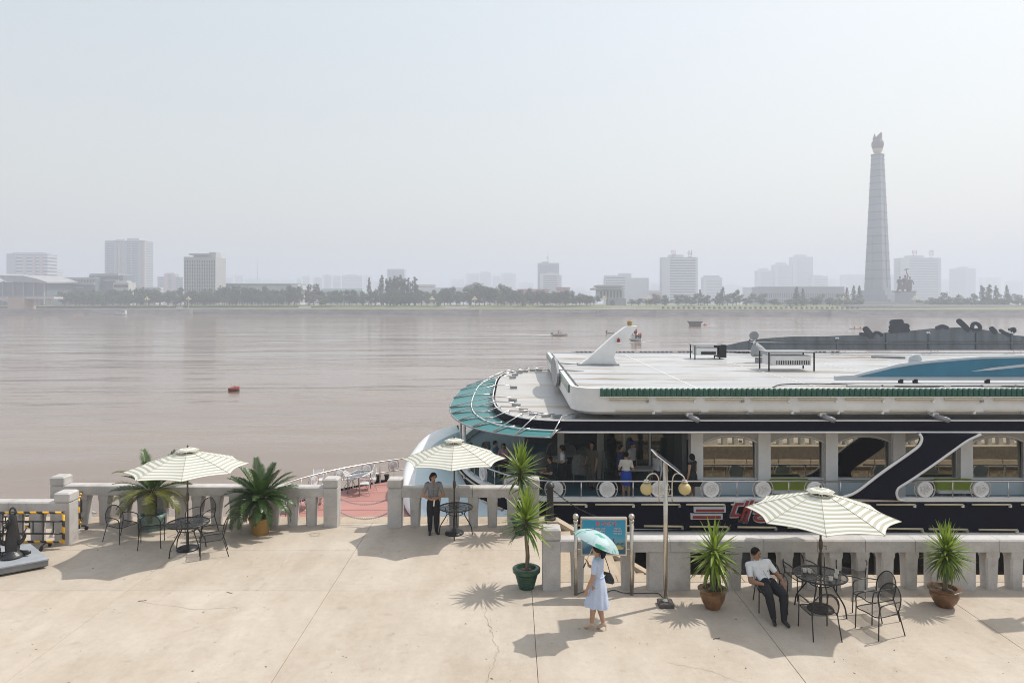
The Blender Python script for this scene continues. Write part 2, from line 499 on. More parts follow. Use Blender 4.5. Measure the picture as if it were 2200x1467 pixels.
struct(MB().add([(-3400, p0.y, 2.7), (3400, p1.y-200, 2.7), (4200, 4200, 3.5), (-4200, 4200, 3.5)], [(0,1,2,3)]).build('city_ground',
       mat('city ground', (0.22, 0.22, 0.20), 0.95, var=0.2, scale=0.01)))
emb = thing('embankment_wall', 'long grey stone embankment wall along the far river bank', 'embankment wall', tuple(bank_pt(1100) + Vector((0,0,WATER_Z))))
def emb_box(px0, px1, o0, o1, z0, z1, name, m, n=1):
    mb = MB(emb.location)
    a0, a1, b1, b0 = bank_pt(px0, o0), bank_pt(px1, o0), bank_pt(px1, o1), bank_pt(px0, o1)
    vs = [(p.x, p.y, z) for z in (z0, z1) for p in (a0, a1, b1, b0)]
    mb.add(vs, [(0,3,2,1),(4,5,6,7),(0,1,5,4),(1,2,6,5),(2,3,7,6),(3,0,4,7)])
    return mb.build(name, m, emb)
# segments: some stand further into the river than others
segs = [(-900, 411, -4, True), (411, 875, 0, False), (875, 1031, 0, True), (1031, 1280, 1.5, False), (1280, 1410, -1.0, True), (1410, 1786, 1.5, False), (1786, 3200, -7, True)]
for a, b, o, hi in segs:
    emb_box(a, b, o, 7.0, WATER_Z-1, 0.55, 'wall_face', M_EMB)
    emb_box(a, b, o-0.5, 7.2, 0.55, 1.0, 'wall_coping', M_EMBL)
    emb_box(a, b, o-1.6, o, WATER_Z-1, WATER_Z+0.55, 'wall_footing', M_EMB)
    if not hi:
        emb_box(a+0.5, b-0.5, o-0.9, o, -1.5, -1.1, 'wall_ledge', M_EMBL)
for px in (410, 1031):
    emb_box(px-2.5, px+4.5, -5.2, 0.5, WATER_Z-1, 1.4, 'wall_pier', M_EMBL)
for px in (876, 1285, 1408, 1790, 35, 160):
    emb_box(px-1.4, px+1.4, -2.4, 1.5, WATER_Z-1, 0.9, 'wall_pier', M_EMB)
for px in range(10, 2200, 44):
    emb_box(px-0.5, px+0.5, -0.2, 1.4, 1.001, 1.7, 'parapet_post', M_EMBL)
# bank stairs and paths
def bank_stair(px0, px1, o0, o1, name, lab):
    o = thing(name, lab, 'stairs', tuple(bank_pt((px0+px1)/2, o0) + Vector((0,0,1.0))))
    for k in range(8):
        t0, t1 = k/8, (k+1)/8
        mb = MB(o.location)
        a0, a1 = bank_pt(px0+3*t0, o0+(o1-o0)*t0), bank_pt(px1+3*t0, o0+(o1-o0)*t0)
        b1, b0 = bank_pt(px1+3*t0, o1+0.5), bank_pt(px0+3*t0, o1+0.5)
        z0, z1 = 0.7, 1.05 + 1.9*t1
        mb.add([(p.x, p.y, z) for z in (z0, z1) for p in (a0, a1, b1, b0)], [(0,3,2,1),(4,5,6,7),(0,1,5,4),(1,2,6,5),(2,3,7,6),(3,0,4,7)])
        mb.build('step', M_EMBL, o)
    return o
bank_stair(640, 666, 10, 26, 'bank_stair', 'pale stone steps on the bank beside the lawn path below the long green-roofed hall')
bank_stair(955, 1006, 10, 26, 'bank_stair', 'wide stone steps on the far bank between two lamp clusters')
bank_stair(1310, 1366, 10, 26, 'bank_stair', 'stone steps below the grey gate pavilion')
bank_stair(1682, 1700, 10, 26, 'bank_stair', 'short stone steps on the lawn left of the monument tower')
bank_stair(378, 392, 10, 26, 'bank_stair', 'short bank steps below the office block with the flat roof canopy')
M_PATH = mat('bank path', (0.50, 0.44, 0.37), 0.9, var=0.2, scale=0.05)
def path(pts, w, name='bank_path'):
    P = [bank_pt(px, o) + Vector((0, 0, z)) for px, o, z in pts]
    L = [(p.x, p.y-w/2, p.z) for p in P]; U = [(p.x, p.y+w/2, p.z+w*0.01) for p in P]
    return struct(MB().grid([L, U]).build(name, M_PATH))
path([(0, 9, 1.06), (550, 9, 1.06), (1100, 9, 1.06), (1800, 9, 1.06), (2300, 9, 1.06)], 4.0)
path([(665, 26, 2.7), (690, 30, 3.2), (720, 36, 3.8)], 6.0)
path([(975, 27, 3.1), (985, 60, 4.0), (995, 110, 4.2)], 20.0)
path([(370, 26, 2.8), (350, 40, 3.9), (335, 60, 4.1)], 8.0)

# ---- air: closed box of even haze round everything
hz = bpy.data.materials.new('river haze'); hz.use_nodes = True
nt = hz.node_tree; nt.nodes.clear()
ho = nt.nodes.new('ShaderNodeOutputMaterial'); hv = nt.nodes.new('ShaderNodeVolumePrincipled')
hv.inputs['Color'].default_value = (0.74, 0.785, 0.885, 1)
hv.inputs['Density'].default_value = 0.00078
hv.inputs['Anisotropy'].default_value = 0.15
nt.links.new(hv.outputs[0], ho.inputs['Volume'])
tag(MB().box(-4600, 4600, -400, 4700, -9, 190).build('haze', hz), kind='stuff')
# ================================================================== the far bank: buildings, monument, trees
CW = mat('pale render', (0.56, 0.55, 0.54), 0.8, var=0.12, scale=0.08)
CG = mat('grey render', (0.36, 0.37, 0.38), 0.8, var=0.12, scale=0.08)
CP = mat('pink render', (0.50, 0.36, 0.31), 0.8, var=0.12, scale=0.08)
CB = mat('beige stone', (0.42, 0.42, 0.41), 0.8, var=0.12, scale=0.08)
CD = mat('dark window band', (0.06, 0.07, 0.085), 0.35, var=0.3, scale=0.2)
CGL = mat('blue grey glass', (0.16, 0.20, 0.23), 0.25, var=0.25, scale=0.1)
CT = mat('verdigris roof', (0.22, 0.45, 0.38), 0.7, var=0.15, scale=0.1)
CR = mat('red tile roof', (0.45, 0.18, 0.12), 0.8, var=0.2, scale=0.1)
CS = mat('monument granite', (0.30, 0.32, 0.345), 0.75, var=0.15, scale=0.05)
CSD = mat('monument granite joint', (0.20, 0.20, 0.20), 0.75, var=0.1, scale=0.05)
CBR = mat('dark bronze', (0.10, 0.085, 0.07), 0.5, metal=0.3, var=0.2, scale=0.3)
CGO = mat('gilded bronze', (0.52, 0.40, 0.26), 0.45, metal=0.3)
CRF = mat('torch red glass', (0.16, 0.11, 0.105), 0.4, var=0.2, scale=0.3)
CSG = mat('rooftop sign red', (0.33, 0.16, 0.15), 0.6)
UB = {}
def unit_box(m):
    k = m.name
    if k not in UB:
        me = MB().box(-.5,.5,-.5,.5,0,1).mesh('block'); me.materials.append(m); UB[k] = me
    return UB[k]
def blk(name, m, parent, x0, x1, y0, y1, z0, z1):
    o = link(name, unit_box(m), parent, ((x0+x1)/2, (y0+y1)/2, z0)); o.scale = (x1-x0, y1-y0, z1-z0); return o
BASE = 2.6
def far(Y): return Y if Y < 840 else Y*1.35
def building(label, px0, px1, ytop, Y, style='bands', wall=None, glass=None, depth=18.0, nf=None, roof=(), name='office_building',
             piers=(0.12, 0.0), base=BASE, cat='building', bays=8, side=True):
    Y = far(Y)
    wall = wall or CW; glass = glass or CD
    x0 = (px0-1100)/FPX*Y; x1 = (px1-1100)/FPX*Y; w = x1-x0; h = CAM_H + (650-ytop)/FPX*Y - base
    t = thing(name, label, cat, ((x0+x1)/2, Y + depth/2, base))
    hw, hd = w/2, depth/2
    nf = nf or max(2, int(round(h/3.4)))
    fh = h/nf
    if style == 'plain':
        blk('wall', wall, t, -hw, hw, -hd, hd, 0, h)
        for k in range(nf):
            if fh*FPX/Y > 2.6:
                for s in (-1,):
                    blk('window_band', glass, t, -hw*0.92, hw*0.92, -hd-0.06, -hd+0.5, k*fh+fh*0.35, k*fh+fh*0.72)
    elif style == 'bands':
        blk('window_core', glass, t, -hw+0.4, hw-0.4, -hd+0.4, hd-0.4, 0, h-0.5)
        for k in range(nf):
            blk('floor_band', wall, t, -hw, hw, -hd, hd, k*fh, k*fh+fh*0.52)
        blk('parapet', wall, t, -hw-0.05, hw+0.05, -hd-0.05, hd+0.05, h-fh*0.28, h)
        if piers[0]: blk('pier', wall, t, -hw-0.1, -hw+w*piers[0], -hd-0.12, -hd+1.0, 0, h-0.02)
        if piers[1]: blk('pier', wall, t, hw-w*piers[1], hw+0.1, -hd-0.12, -hd+1.0, 0, h-0.02)
    elif style == 'fins':
        blk('window_core', glass, t, -hw+0.5, hw-0.5, -hd+0.5, hd-0.5, 0, h-0.5)
        for k in range(bays+1):
            x = -hw + w*k/bays
            blk('facade_fin', wall, t, max(-hw, x-w/bays*0.26), min(hw, x+w/bays*0.26), -hd, -hd+0.8, 0, h-fh*0.8)
        for k in range(nf):
            blk('floor_band', wall, t, -hw+0.3, hw-0.3, -hd+0.25, -hd+0.8, k*fh, k*fh+fh*0.3)
        blk('parapet', wall, t, -hw-0.1, hw+0.1, -hd-0.1, hd+0.1, h-fh, h)
        for s in (-1, 1):
            blk('side_wall', wall, t, s*hw-0.5 if s > 0 else -hw, hw if s > 0 else -hw+0.5, -hd+0.81, hd, 0, h-fh*1.01)
    elif style == 'grid':
        blk('window_core', glass, t, -hw+0.4, hw-0.4, -hd+0.4, hd-0.4, 0, h-0.5)
        for k in range(nf):
            blk('floor_band', wall, t, -hw+0.1, hw-0.1, -hd+0.1, hd-0.1, k*fh, k*fh+fh*0.5)
        for k in range(bays+1):
            x = -hw + w*k/bays
            blk('pier', wall, t, max(-hw, x-w/bays*0.25), min(hw, x+w/bays*0.25), -hd, -hd+0.6, 0, h-0.3)
        for s in (0, 1): blk('side_pier', wall, t, *((-hw, -hw+0.4) if s == 0 else (hw-0.4, hw)), -hd+0.61, hd, 0, h-0.3)
        blk('parapet', wall, t, -hw-0.05, hw+0.05, -hd-0.05, hd+0.05, h-fh*0.25, h)
    for (a, b, dz, m) in roof:
        blk('roof_box', m or wall, t, -hw+w*a, -hw+w*b, -hd*0.6, hd*0.6, h, h + dz*Y/FPX)
    return t
def sub(t, Y, px0, px1, y0, y1, m, name, d0=-1.0, d1=6.0):
    """a block given by its outline in the photograph, set against the face of t"""
    Y = far(Y)
    c = t.location; x0 = (px0-1100)/FPX*Y - c.x; x1 = (px1-1100)/FPX*Y - c.x
    z1 = CAM_H + (650-y0)/FPX*Y - c.z; z0 = CAM_H + (650-y1)/FPX*Y - c.z
    return blk(name, m, t, x0, x1, Y+d0-c.y, Y+d1-c.y, max(0, z0), z1)

# left apartments
t = building('broad pink and white apartment block behind the curved-roof arena', 15, 102, 545, 900, 'bands', CW, CD, 26, 15, [(0.08, 0.9, 3, CG)], 'apartment_building', (0.0, 0.0))
for a, b in ((15, 34),): sub(t, 900, a, b, 545, 650, CG, 'end_wall', -1.2, 2)
for a in (50, 70, 86): sub(t, 900, a, a+6.5, 548, 650, CP, 'balcony_stack', -1.6, 2)
building('narrow white block right of the broad pink apartments', 104, 123, 578, 950, 'bands', CW, CG, 18, 12, (), 'apartment_building', (0, 0))
# twin high-rise with the wavy roof
t = building('tallest grey residential high-rise with winged roof, left of the office blocks', 226, 312, 517, 850, 'bands', CG, CGL, 26, 26, (), 'residential_tower', (0.04, 0.03))
for a, b in ((226, 230), (246, 252), (262, 273), (283, 285), (298, 305)): sub(t, 850, a, b, 520, 650, CG, 'facade_pier', -1.5, 2)
for a, b in ((254, 260), (307, 312)): sub(t, 850, a, b, 520, 650, CP, 'balcony_stack', -1.8, 2)
for k, (a, b, z) in enumerate(((250, 270, 514), (275, 300, 512), (301, 312, 516))):
    sub(t, 850, a, b, z, 518, CW, 'roof_wing', -2, 20)
# dark modern complex
t = thing('dark_complex', 'dark glass low-rise complex with stacked boxes in front of the high-rise', 'building', (-455, 735, BASE))
for k, (a, b, y0, y1, m, d0) in enumerate(((125, 205, 597, 655, CGL, 0), (135, 203, 596, 600, CG, -1), (142, 205, 607, 612, CG, -2), (176, 250, 590, 655, CGL, 12), (180, 242, 587, 592, CG, 10), (125, 180, 616, 619, CG, -2), (210, 243, 600, 603, CG, 9))):
    sub(t, 720, a, b, y0, y1, m, 'stacked_box', d0, d0+22)
for k in range(11): sub(t, 720, 133+k*6.5, 135+k*6.5, 600, 607, CG, 'facade_fin', -1, 1)
t = building('small white pavilion with a dark ribbon window below the high-rise', 243, 276, 607, 690, 'plain', CW, CD, 14, 3, [(0.05, 0.8, 4, CW)], 'pavilion')
# arena with the curved roof, partly out of frame
t = thing('arena', 'arena with a pale curved roof and dark glass front at the left edge', 'building', (-505, 690, BASE))
mb = MB(t.location); prof = []
for px, y0, y1 in ((-60, 588, 594), (0, 591.5, 597), (12, 592, 604), (50, 592.5, 606), (80, 599, 607.5), (101, 606, 608.5)):
    prof.append((at(px, y0, 670), at(px, y1, 670)))
mb.loft([[a, b, b + Vector((0, 60, 2)), a + Vector((0, 60, 2))] for a, b in prof], True, True)
mb.build('curved_roof', CG, t)
sub(t, 676, -60, 100, 606, 655, CGL, 'glass_front', 0, 50)
for px in (8, 30, 52, 74, 96): sub(t, 676, px, px+2, 604, 655, CG, 'mast', -2, 0)
building('low pink wing with white arcades below the residential high-rise', 287, 335, 617, 760, 'grid', CW, CP, 16, 3, (), 'arcade_building', bays=10)
# white stepped block
t = building('white stepped apartment block between high-rise and striped office', 353, 375, 588, 980, 'bands', CP, CD, 18, 14, [(0.1, 0.9, 2, CW)], 'apartment_building', (0.3, 0.3))
sub(t, 980, 337, 353, 594, 655, CW, 'wing', 2, 16); sub(t, 980, 375.5, 392, 595, 655, CW, 'wing', 2, 16)
for k in range(8):
    sub(t, 980, 337.5, 352, 596+k*4, 598+k*4, CD, 'window_band', 1.6, 3); sub(t, 980, 377, 391.5, 597+k*4, 599+k*4, CD, 'window_band', 1.6, 3)
# striped office
t = building('office block with vertical window strips and a flat roof canopy', 395, 463, 552, 720, 'fins', CB, CD, 26, 14, (), 'office_building', bays=13)
sub(t, 720, 405, 452, 544.5, 548, CB, 'roof_canopy', 1, 20); sub(t, 720, 412, 446, 548, 552, CG, 'roof_plant', 4, 18); sub(t, 720, 446, 461, 541.5, 552, CB, 'roof_box', 3, 16)
# long hall with the green roof
t = building('long low colonnaded hall with a verdigris roof behind the trees', 450, 640, 612, 760, 'fins', CB, CD, 24, 4, (), 'colonnaded_hall', bays=34)
sub(t, 760, 449, 642, 609, 611.5, CT, 'roof', -2, 26); sub(t, 760, 626, 642, 610, 655, CW, 'end_wall', -3, 24)
building('small flat building with teal roof edge among the trees', 690, 778, 622, 800, 'plain', CW, CT, 14, 3, [(0, 1, 1.5, CT)], 'low_building')
# hazy distance, left and middle
HZ = [(478, 500, 597, 1750), (503, 522, 592, 1900), (524, 560, 599, 2000), (562, 600, 602, 2200), (637, 647, 598, 1700), (648, 665, 594, 1750), (673, 692, 597, 1500),
      (693, 712, 591, 1550), (713, 732, 593, 1600), (734, 778, 592, 1500), (780, 800, 591, 2200), (802, 826, 605, 2000), (600, 634, 600, 2400),
      (968, 998, 600, 2100), (1002, 1030, 588, 1800), (1031, 1055, 585, 1750), (1058, 1075, 594, 1800), (1076, 1108, 588, 1750), (1115, 1146, 608, 2100),
      (1225, 1270, 627, 1900), (1394, 1420, 610, 2000), (1554, 1600, 613, 2200), (1810, 1858, 590, 1650), (1912, 1930, 592, 1600), (2025, 2050, 602, 2000),
      (2110, 2150, 596, 1900), (2166, 2198, 604, 2000), (1780, 1806, 601, 2100), (1224, 1256, 618, 2300)]
LM = [(60, 'broad pink apartments'), (275, 'residential high-rise'), (430, 'striped office'), (545, 'long colonnaded hall'), (735, 'poplar-free skyline gap'), (855, 'grey slab tower'), (1180, 'antenna tower'),
      (1345, 'balconied hotel'), (1460, 'mid-picture sign tower'), (1700, 'stepped apartment trio'), (1886, 'monument tower'), (1978, 'statue-side sign tower'), (2074, 'small white tower')]
LM[4] = (745, 'teal-edged small building')
_O1 = 'first second third fourth fifth sixth seventh eighth ninth tenth eleventh twelfth thirteenth fourteenth fifteenth sixteenth seventeenth eighteenth nineteenth'.split()
_O2 = {20: 'twenti', 30: 'thirti', 40: 'forti', 50: 'fifti'}
def nth(n):
    if n < 20: return _O1[n-1]
    t_, u_ = n//10*10, n % 10
    return _O2[t_] + 'eth' if u_ == 0 else _O2[t_][:-1] + 'y-' + _O1[u_-1]
def order_labels(pxs, fmt):
    cnt = {}; out = {}
    for p in sorted(pxs):
        l = [m for m in LM if m[0] <= p]
        nm = l[-1][1] if l else None
        cnt[nm] = cnt.get(nm, 0) + 1
        out[p] = fmt.format(nth(cnt[nm]), nm) if nm else fmt.format(nth(cnt[nm]), 'left picture edge')
    return out
hl = order_labels([(a+b)/2 for a, b, _, _ in HZ], 'faint distant block in the haze, {} right of the {}')
for a, b, y, Y in HZ:
    building(hl[(a+b)/2], a, b, y, Y, 'bands', CW, CG, 20, max(3, int((652-y)/5)), [(0.2, 0.7, 2, CW)] if rnd.random() < .5 else (), 'distant_building', (rnd.choice((0, .2)), rnd.choice((0, .2))))
# grey tower behind the poplars
building('plain grey slab tower rising behind the tall poplars', 832, 868, 578, 1050, 'fins', CG, CGL, 30, 16, (), 'slab_tower', bays=12)
t = building('low flat building with a pink upper storey right of the poplars', 897, 935, 611, 900, 'plain', CP, CD, 16, 3, (), 'low_building')
sub(t, 900, 900, 1000, 618, 650, CB, 'lower_wing', -3, 8)
# antenna tower
t = building('grey tower with a rooftop antenna and white balconied front', 1156, 1201, 565, 950, 'fins', CG, CD, 24, 20, [(0.2, 0.5, 3, CG)], 'antenna_tower', bays=14)
sub(t, 950, 1160, 1199, 588, 655, CW, 'front_block', -8, -0.6); sub(t, 950, 1199.5, 1206, 591, 655, CW, 'front_wing', -7, 2); sub(t, 950, 1176, 1190, 585, 588, CW, 'front_cornice', -7, -1)
for k in range(12): sub(t, 950, 1167, 1197, 593+k*4.6, 595.4+k*4.6, CD, 'window_band', -8.3, -7.5)
mb = MB(t.location); b0 = at(1177.5, 562, far(950)+8); mb.tube([b0, b0 + Vector((0,0,20))], [0.9, 0.2], 6); mb.build('antenna_mast', CG, t)
mb = MB(t.location); mb.ball(b0 + Vector((-1.0,0,7.5)), (1.6, 0.6, 2.0), 8, 6); mb.build('antenna_dish', CG, t)
for a, b, y, l in ((1060, 1120, 624, 'low red-roofed block behind the trees, left of the antenna tower'), (1112, 1180, 621, 'long red-roofed block in front of the antenna tower'), (1197, 1224, 617, 'taller red-roofed end block right of the antenna tower')):
    t = building(l, a, b, y+3, 780, 'grid', CP, CD, 14, 4, (), 'red_roofed_building', bays=9)
    sub(t, 780, a-1, b+1, y, y+3, CR, 'roof', -1, 15)
# hotel
t = building('wide pale hotel with rows of balconies behind the gate pavilion', 1300, 1394, 597, 900, 'grid', CW, CG, 22, 9, (), 'hotel_building', bays=20)
sub(t, 900, 1300, 1345, 592, 655, CW, 'left_wing', -3, 18); sub(t, 900, 1331, 1357, 587, 598, CW, 'roof_box', 3, 18)
for k in range(9): sub(t, 900, 1301, 1343, 596+k*5.6, 598.4+k*5.6, CD, 'window_band', -3.3, -2.5)
building('low beige annex with a red strip right of the hotel', 1394, 1423, 624, 850, 'plain', CB, CR, 12, 2, (), 'low_building')
# gate pavilion
t = thing('gate_pavilion', 'grey stone gate with an arched opening and two flat overhanging roofs', 'gate', (at(1310, 655, 640).x, 640, BASE))
for a, b, y0, y1, m, d0, d1, nm in ((1306, 1344, 641, 660, CS, -2, 14, 'gate_base'), (1283, 1341, 625, 641, CW, 0, 12, 'upper_hall'), (1272, 1340, 619, 622.5, CB, -5, 17, 'lower_roof'), (1280, 1338, 613, 617, CB, -4, 16, 'upper_roof'), (1284, 1336, 622.5, 625, CS, -1, 13, 'roof_beam'), (1284, 1334, 617, 619, CS, -1, 13, 'roof_beam')):
    sub(t, 640, a, b, y0, y1, m, nm, d0, d1)
for px in range(1290, 1338, 7): sub(t, 640, px, px+3.2, 626, 640, CD, 'window', -0.4, 0.5)
mb = MB(t.location); c = at(1316, 660, 637.6); ar = [(-2.2, 0), (2.2, 0), (2.2, 4.2)] + [(2.2*math.cos(a), 4.2+2.2*math.sin(a)) for a in [PI*k/8 for k in range(1, 8)]] + [(-2.2, 4.2)]
mb.prism([(c.x+p, c.z+q) for p, q in ar], 'y', c.y, c.y+0.5); mb.build('arch_opening', CD, t)
for k in range(12): sub(t, 640, 1285+k*4.3, 1287+k*4.3, 612, 613, CS, 'roof_finial', 0, 3)
# sign towers with rooftop lettering
def sign_tower(lab, px0, px1, ytop, Y, syl):
    t = building(lab, px0, px1, ytop, Y, 'bands', CW, CG if px0 > 1800 else CD, 22, 18, [(0.22, 0.62, 5.5, CW)], 'sign_tower', (0.22, 0.06))
    Y = far(Y)
    for px, ch in syl:
        me = text_mesh(ch, 13.5*Y/FPX, 0.5, 'rooftop_letter', 0.12)
        me.materials.append(CSG); c = at(px, 544.5, Y-1.0)
        o = link('rooftop_letter', me, t, c - Vector(t.location), (R(90), 0, 0))
        blk('letter_frame', CG, t, c.x-t.location.x-3.4, c.x-t.location.x+3.4, Y-0.2-t.location.y, Y+0.1-t.location.y, CAM_H+(650-ytop)/FPX*Y-BASE, CAM_H+(650-ytop)/FPX*Y-BASE+1.0)
    return t
sign_tower('white banded tower with two rooftop syllables in mid picture, right of the hotel', 1423, 1499, 552.5, 850, ((1446.5, '\uc77c'), (1482, '\uc2ec')))
t = sign_tower('white banded tower with two rooftop syllables behind the bronze statue group', 1935, 2021, 554, 900, ((1965, '\ub2e8'), (2000.5, '\uacb0')))
for k in range(16):
    for a, b in ((1932, 1935), (2021, 2024)): sub(t, 900, a, b, 560+k*5.0, 562.2+k*5.0, CW, 'side_balcony', 2, 18)
building('short white block with a flat roof box right of the banded sign tower', 1511, 1552, 596, 1000, 'bands', CW, CG, 18, 9, [(0.1, 0.88, 4, CG)], 'office_building', (0.15, 0))
building('low beige shed between trees left of the stepped apartments', 1600, 1627, 617, 900, 'plain', CB, CG, 12, 3, (), 'low_building')
for a, b, y, dz, l in ((1628, 1662, 581, 5, 'lowest of three stepped hazy apartment towers'), (1664, 1702, 569, 5, 'middle of three stepped hazy apartment towers'), (1703, 1747, 552, 5, 'tallest of three stepped hazy apartment towers')):
    building(l, a, b, y, 1300, 'bands', CW, CG, 24, int((652-y)/4.5), [(0.2, 0.72, dz, CW)], 'apartment_building', (0.2, 0))
building('small banded block at the foot of the tallest stepped tower', 1744, 1779, 593, 1250, 'bands', CW, CG, 20, 10, [(0, 0.7, 2, CG)], 'apartment_building', (0.2, 0))
building('long hall with vertical pale fins left of the monument tower', 1632, 1814, 616, 760, 'fins', CG, CGL, 24, 3, (), 'colonnaded_hall', bays=46)
building('small white tower with a roof box at the right edge', 2052, 2096, 577, 1300, 'bands', CW, CG, 24, 16, [(0.3, 0.7, 4, CW)], 'apartment_building', (0, 0.5))
# radio mast
t = thing('radio_mast', 'thin faint radio mast above the long hall', 'mast', tuple(at(553, 600, 1900)))
p = at(553, 600, 1900); mb = MB(t.location); mb.tube([p, at(553, 556, 1900)], [1.6, 0.3], 4); mb.build('mast_pole', CG, t)
mb = MB(t.location)
for y in (575, 588): mb.obox(at(553, y, 1900), (4, 1, 1))
mb.build('mast_crossarm', CG, t)

# ---- monument tower
TY = 690.0; TX = at(1885.5, 600, TY).x
t = thing('monument_tower', 'very tall tapering granite tower crowned by a torch flame', 'monument', (TX, TY, BASE), R(38))
def ysz(y): return CAM_H + (650-y)/FPX*TY - BASE
z0, z1 = ysz(617), ysz(334)
hw0, hw1 = 8.9, 4.35
def hwz(z): return hw0 + (hw1-hw0)*(z-z0)/(z1-z0)
NT = 18; zs = [z0 + (z1-z0)*(1-(1-k/NT)**1.22) for k in range(NT+1)]
for k in range(NT):
    a, b = zs[k], zs[k+1]; wa, wb = hwz(a), hwz(b)-0.12
    q = 0.30
    mb = MB()
    def ring(w, z):
        g = w*0.22; i = w*0.93
        return [(-w,-w,z),(-g,-w,z),(-g,-i,z),(g,-i,z),(g,-w,z),(w,-w,z),(w,-g,z),(i,-g,z),(i,g,z),(w,g,z),(w,w,z),(g,w,z),(g,i,z),(-g,i,z),(-g,w,z),(-w,w,z),(-w,g,z),(-i,g,z),(-i,-g,z),(-w,-g,z)]
    mb.loft([ring(wa, a), ring(wb, b-0.9)], True, True)
    mb.build('shaft_tier', CS, t)
    mb = MB()
    for sx in (-1, 1):
        for sy in (-1, 1): mb.obox((sx*wb*0.98, sy*wb*0.98, b-0.75), (1.3, 1.3, 0.5))
    mb.box(-wb*0.97, wb*0.97, -wb*0.97, wb*0.97, b-0.92, b-0.02).build('tier_ledge', CSD, t)
MB().box(-hw1*1.05, hw1*1.05, -hw1*1.05, hw1*1.05, z1-0.01, z1+1.2).build('top_slab', CS, t)
for k, (w, y0, y1) in enumerate(((11, 624, 617), (16, 634, 624), (21, 643, 634), (27, 652, 643))):
    MB().box(-w*.8, w*.8, -w*.8, w*.8, max(0, ysz(y0)), ysz(y1)-0.02*k).build('plinth_step', CS, t)
zz = ysz(333)
MB().lathe([(2.6, zz), (2.9, zz+1.5), (4.0, zz+3.2), (4.5, zz+5.0), (4.3, zz+6.0)], 16).build('torch_collar', CGO, t)
fm = MB().lathe([(4.6, ysz(320)), (5.6, ysz(314)), (5.7, ysz(308)), (4.6, ysz(303)), (3.6, ysz(299)), (3.6, ysz(296))], 14)
fm.build('torch_flame', CRF, t, smooth=40)
fl = MB(); zz = ysz(297)
rr_ = []
for k in range(7):
    u = k/6; rr_.append([Vector((2.2 - u*1.2 + math.cos(a)*(3.6*(1-u)**0.7+0.15), 1.0*u - 2.0 + 2*math.cos(u) + math.sin(a)*(3.0*(1-u)**0.7+.15), zz + u*ysz(284) - u*zz)) + Vector((u*1.9, -u*2.5, 0)) for a in [2*PI*j/10 for j in range(10)]])
fl.loft(rr_, True, True).build('flame_tip', CRF, t, smooth=40)
fl = MB(); rr_ = []
for k in range(5):
    u = k/4; rr_.append([Vector((-2.2 + math.cos(a)*(2.2*(1-u)+0.1), 1.8 + math.sin(a)*(2.0*(1-u)+.1), ysz(300) + u*6.0)) for a in [2*PI*j/8 for j in range(8)]])
fl.loft(rr_, True, True).build('flame_tip', CRF, t, smooth=40)
# terraces in front of the monument
t = thing('monument_terrace', 'broad pale stone terraces stepping down from the monument tower to the river', 'terrace', (TX, 600, BASE-1.6))
for a, b, y0, y1, Y in ((1830, 2200, 655, 672, 548), (1846, 2170, 650, 660, 590), (1860, 2060, 648, 656, 610)):
    sub(t, Y, a, b, y0, y1, CB, 'terrace_step', 0, 30)
sub(t, 546, 1917, 2180, 657.2, 659.4, CW, 'terrace_parapet', -0.5, 0.6)
for px in range(1855, 1920, 5): sub(t, 545, px, px+2.5, 657, 661, CG, 'terrace_panel', -0.4, 0.3)
# statue group on its pedestal
SP = at(1944, 627, 600)
t = thing('statue_group', 'bronze group of three standing figures raising tools on a stone pedestal', 'statue', (SP.x, 600, BASE))
sub(t, 600, 1929, 1960, 627.5, 652, CS, 'pedestal', -5, 5); sub(t, 600, 1924, 1962, 625.5, 627.5, CBR, 'bronze_plinth', -5, 5)
def statue(dx, dy, h, lean, arm, nm='bronze_figure'):
    mb = MB(); z = SP.z - BASE + 0.4; k = h/1.8
    V3 = lambda x, y, zz: Vector((dx + x*k, dy + y*k, z + zz*k))
    for s in (-1, 1):
        mb.tube([V3(s*.18+lean*.5*s, 0, 0), V3(s*.13, 0, .5), V3(s*.1, 0, .95)], [.1*k, .13*k, .16*k], 8)
    mb.tube([V3(0, 0, .85), V3(0, 0, 1.1), V3(0, 0, 1.4), V3(0, 0, 1.5)], [.2*k, .2*k, .25*k, .1*k], 10)
    mb.tube([V3(0, 0, .9), V3(lean*.3, .1, .3)], [.22*k, .34*k], 10)
    mb.ball(V3(0, 0, 1.66), (.12*k, .12*k, .15*k), 8, 6)
    mb.tube([V3(-.22, 0, 1.4), V3(-.36, 0, 1.15), V3(-.3, -.15, .9)], [.08*k, .07*k, .05*k], 6)
    if arm:
        mb.tube([V3(.2, 0, 1.42), V3(.3, 0, 1.7), V3(.16, 0, 2.05)], [.08*k, .07*k, .05*k], 6)
        mb.tube([V3(.16, 0, 1.95), V3(.1, 0, 2.5)], .05*k, 6); mb.tube([V3(-.12, 0, 2.36), V3(.36, 0, 2.44)], .05*k, 6)
    else:
        mb.tube([V3(.22, 0, 1.4), V3(.36, 0, 1.15), V3(.42, -.1, .85)], [.08*k, .07*k, .05*k], 6)
    return mb.build(nm, CBR, t, smooth=50)
statue(-4.2, 0, 13, .3, False); statue(0.6, 0.5, 14.2, .2, True); statue(4.2, -0.3, 12.6, -.3, False)

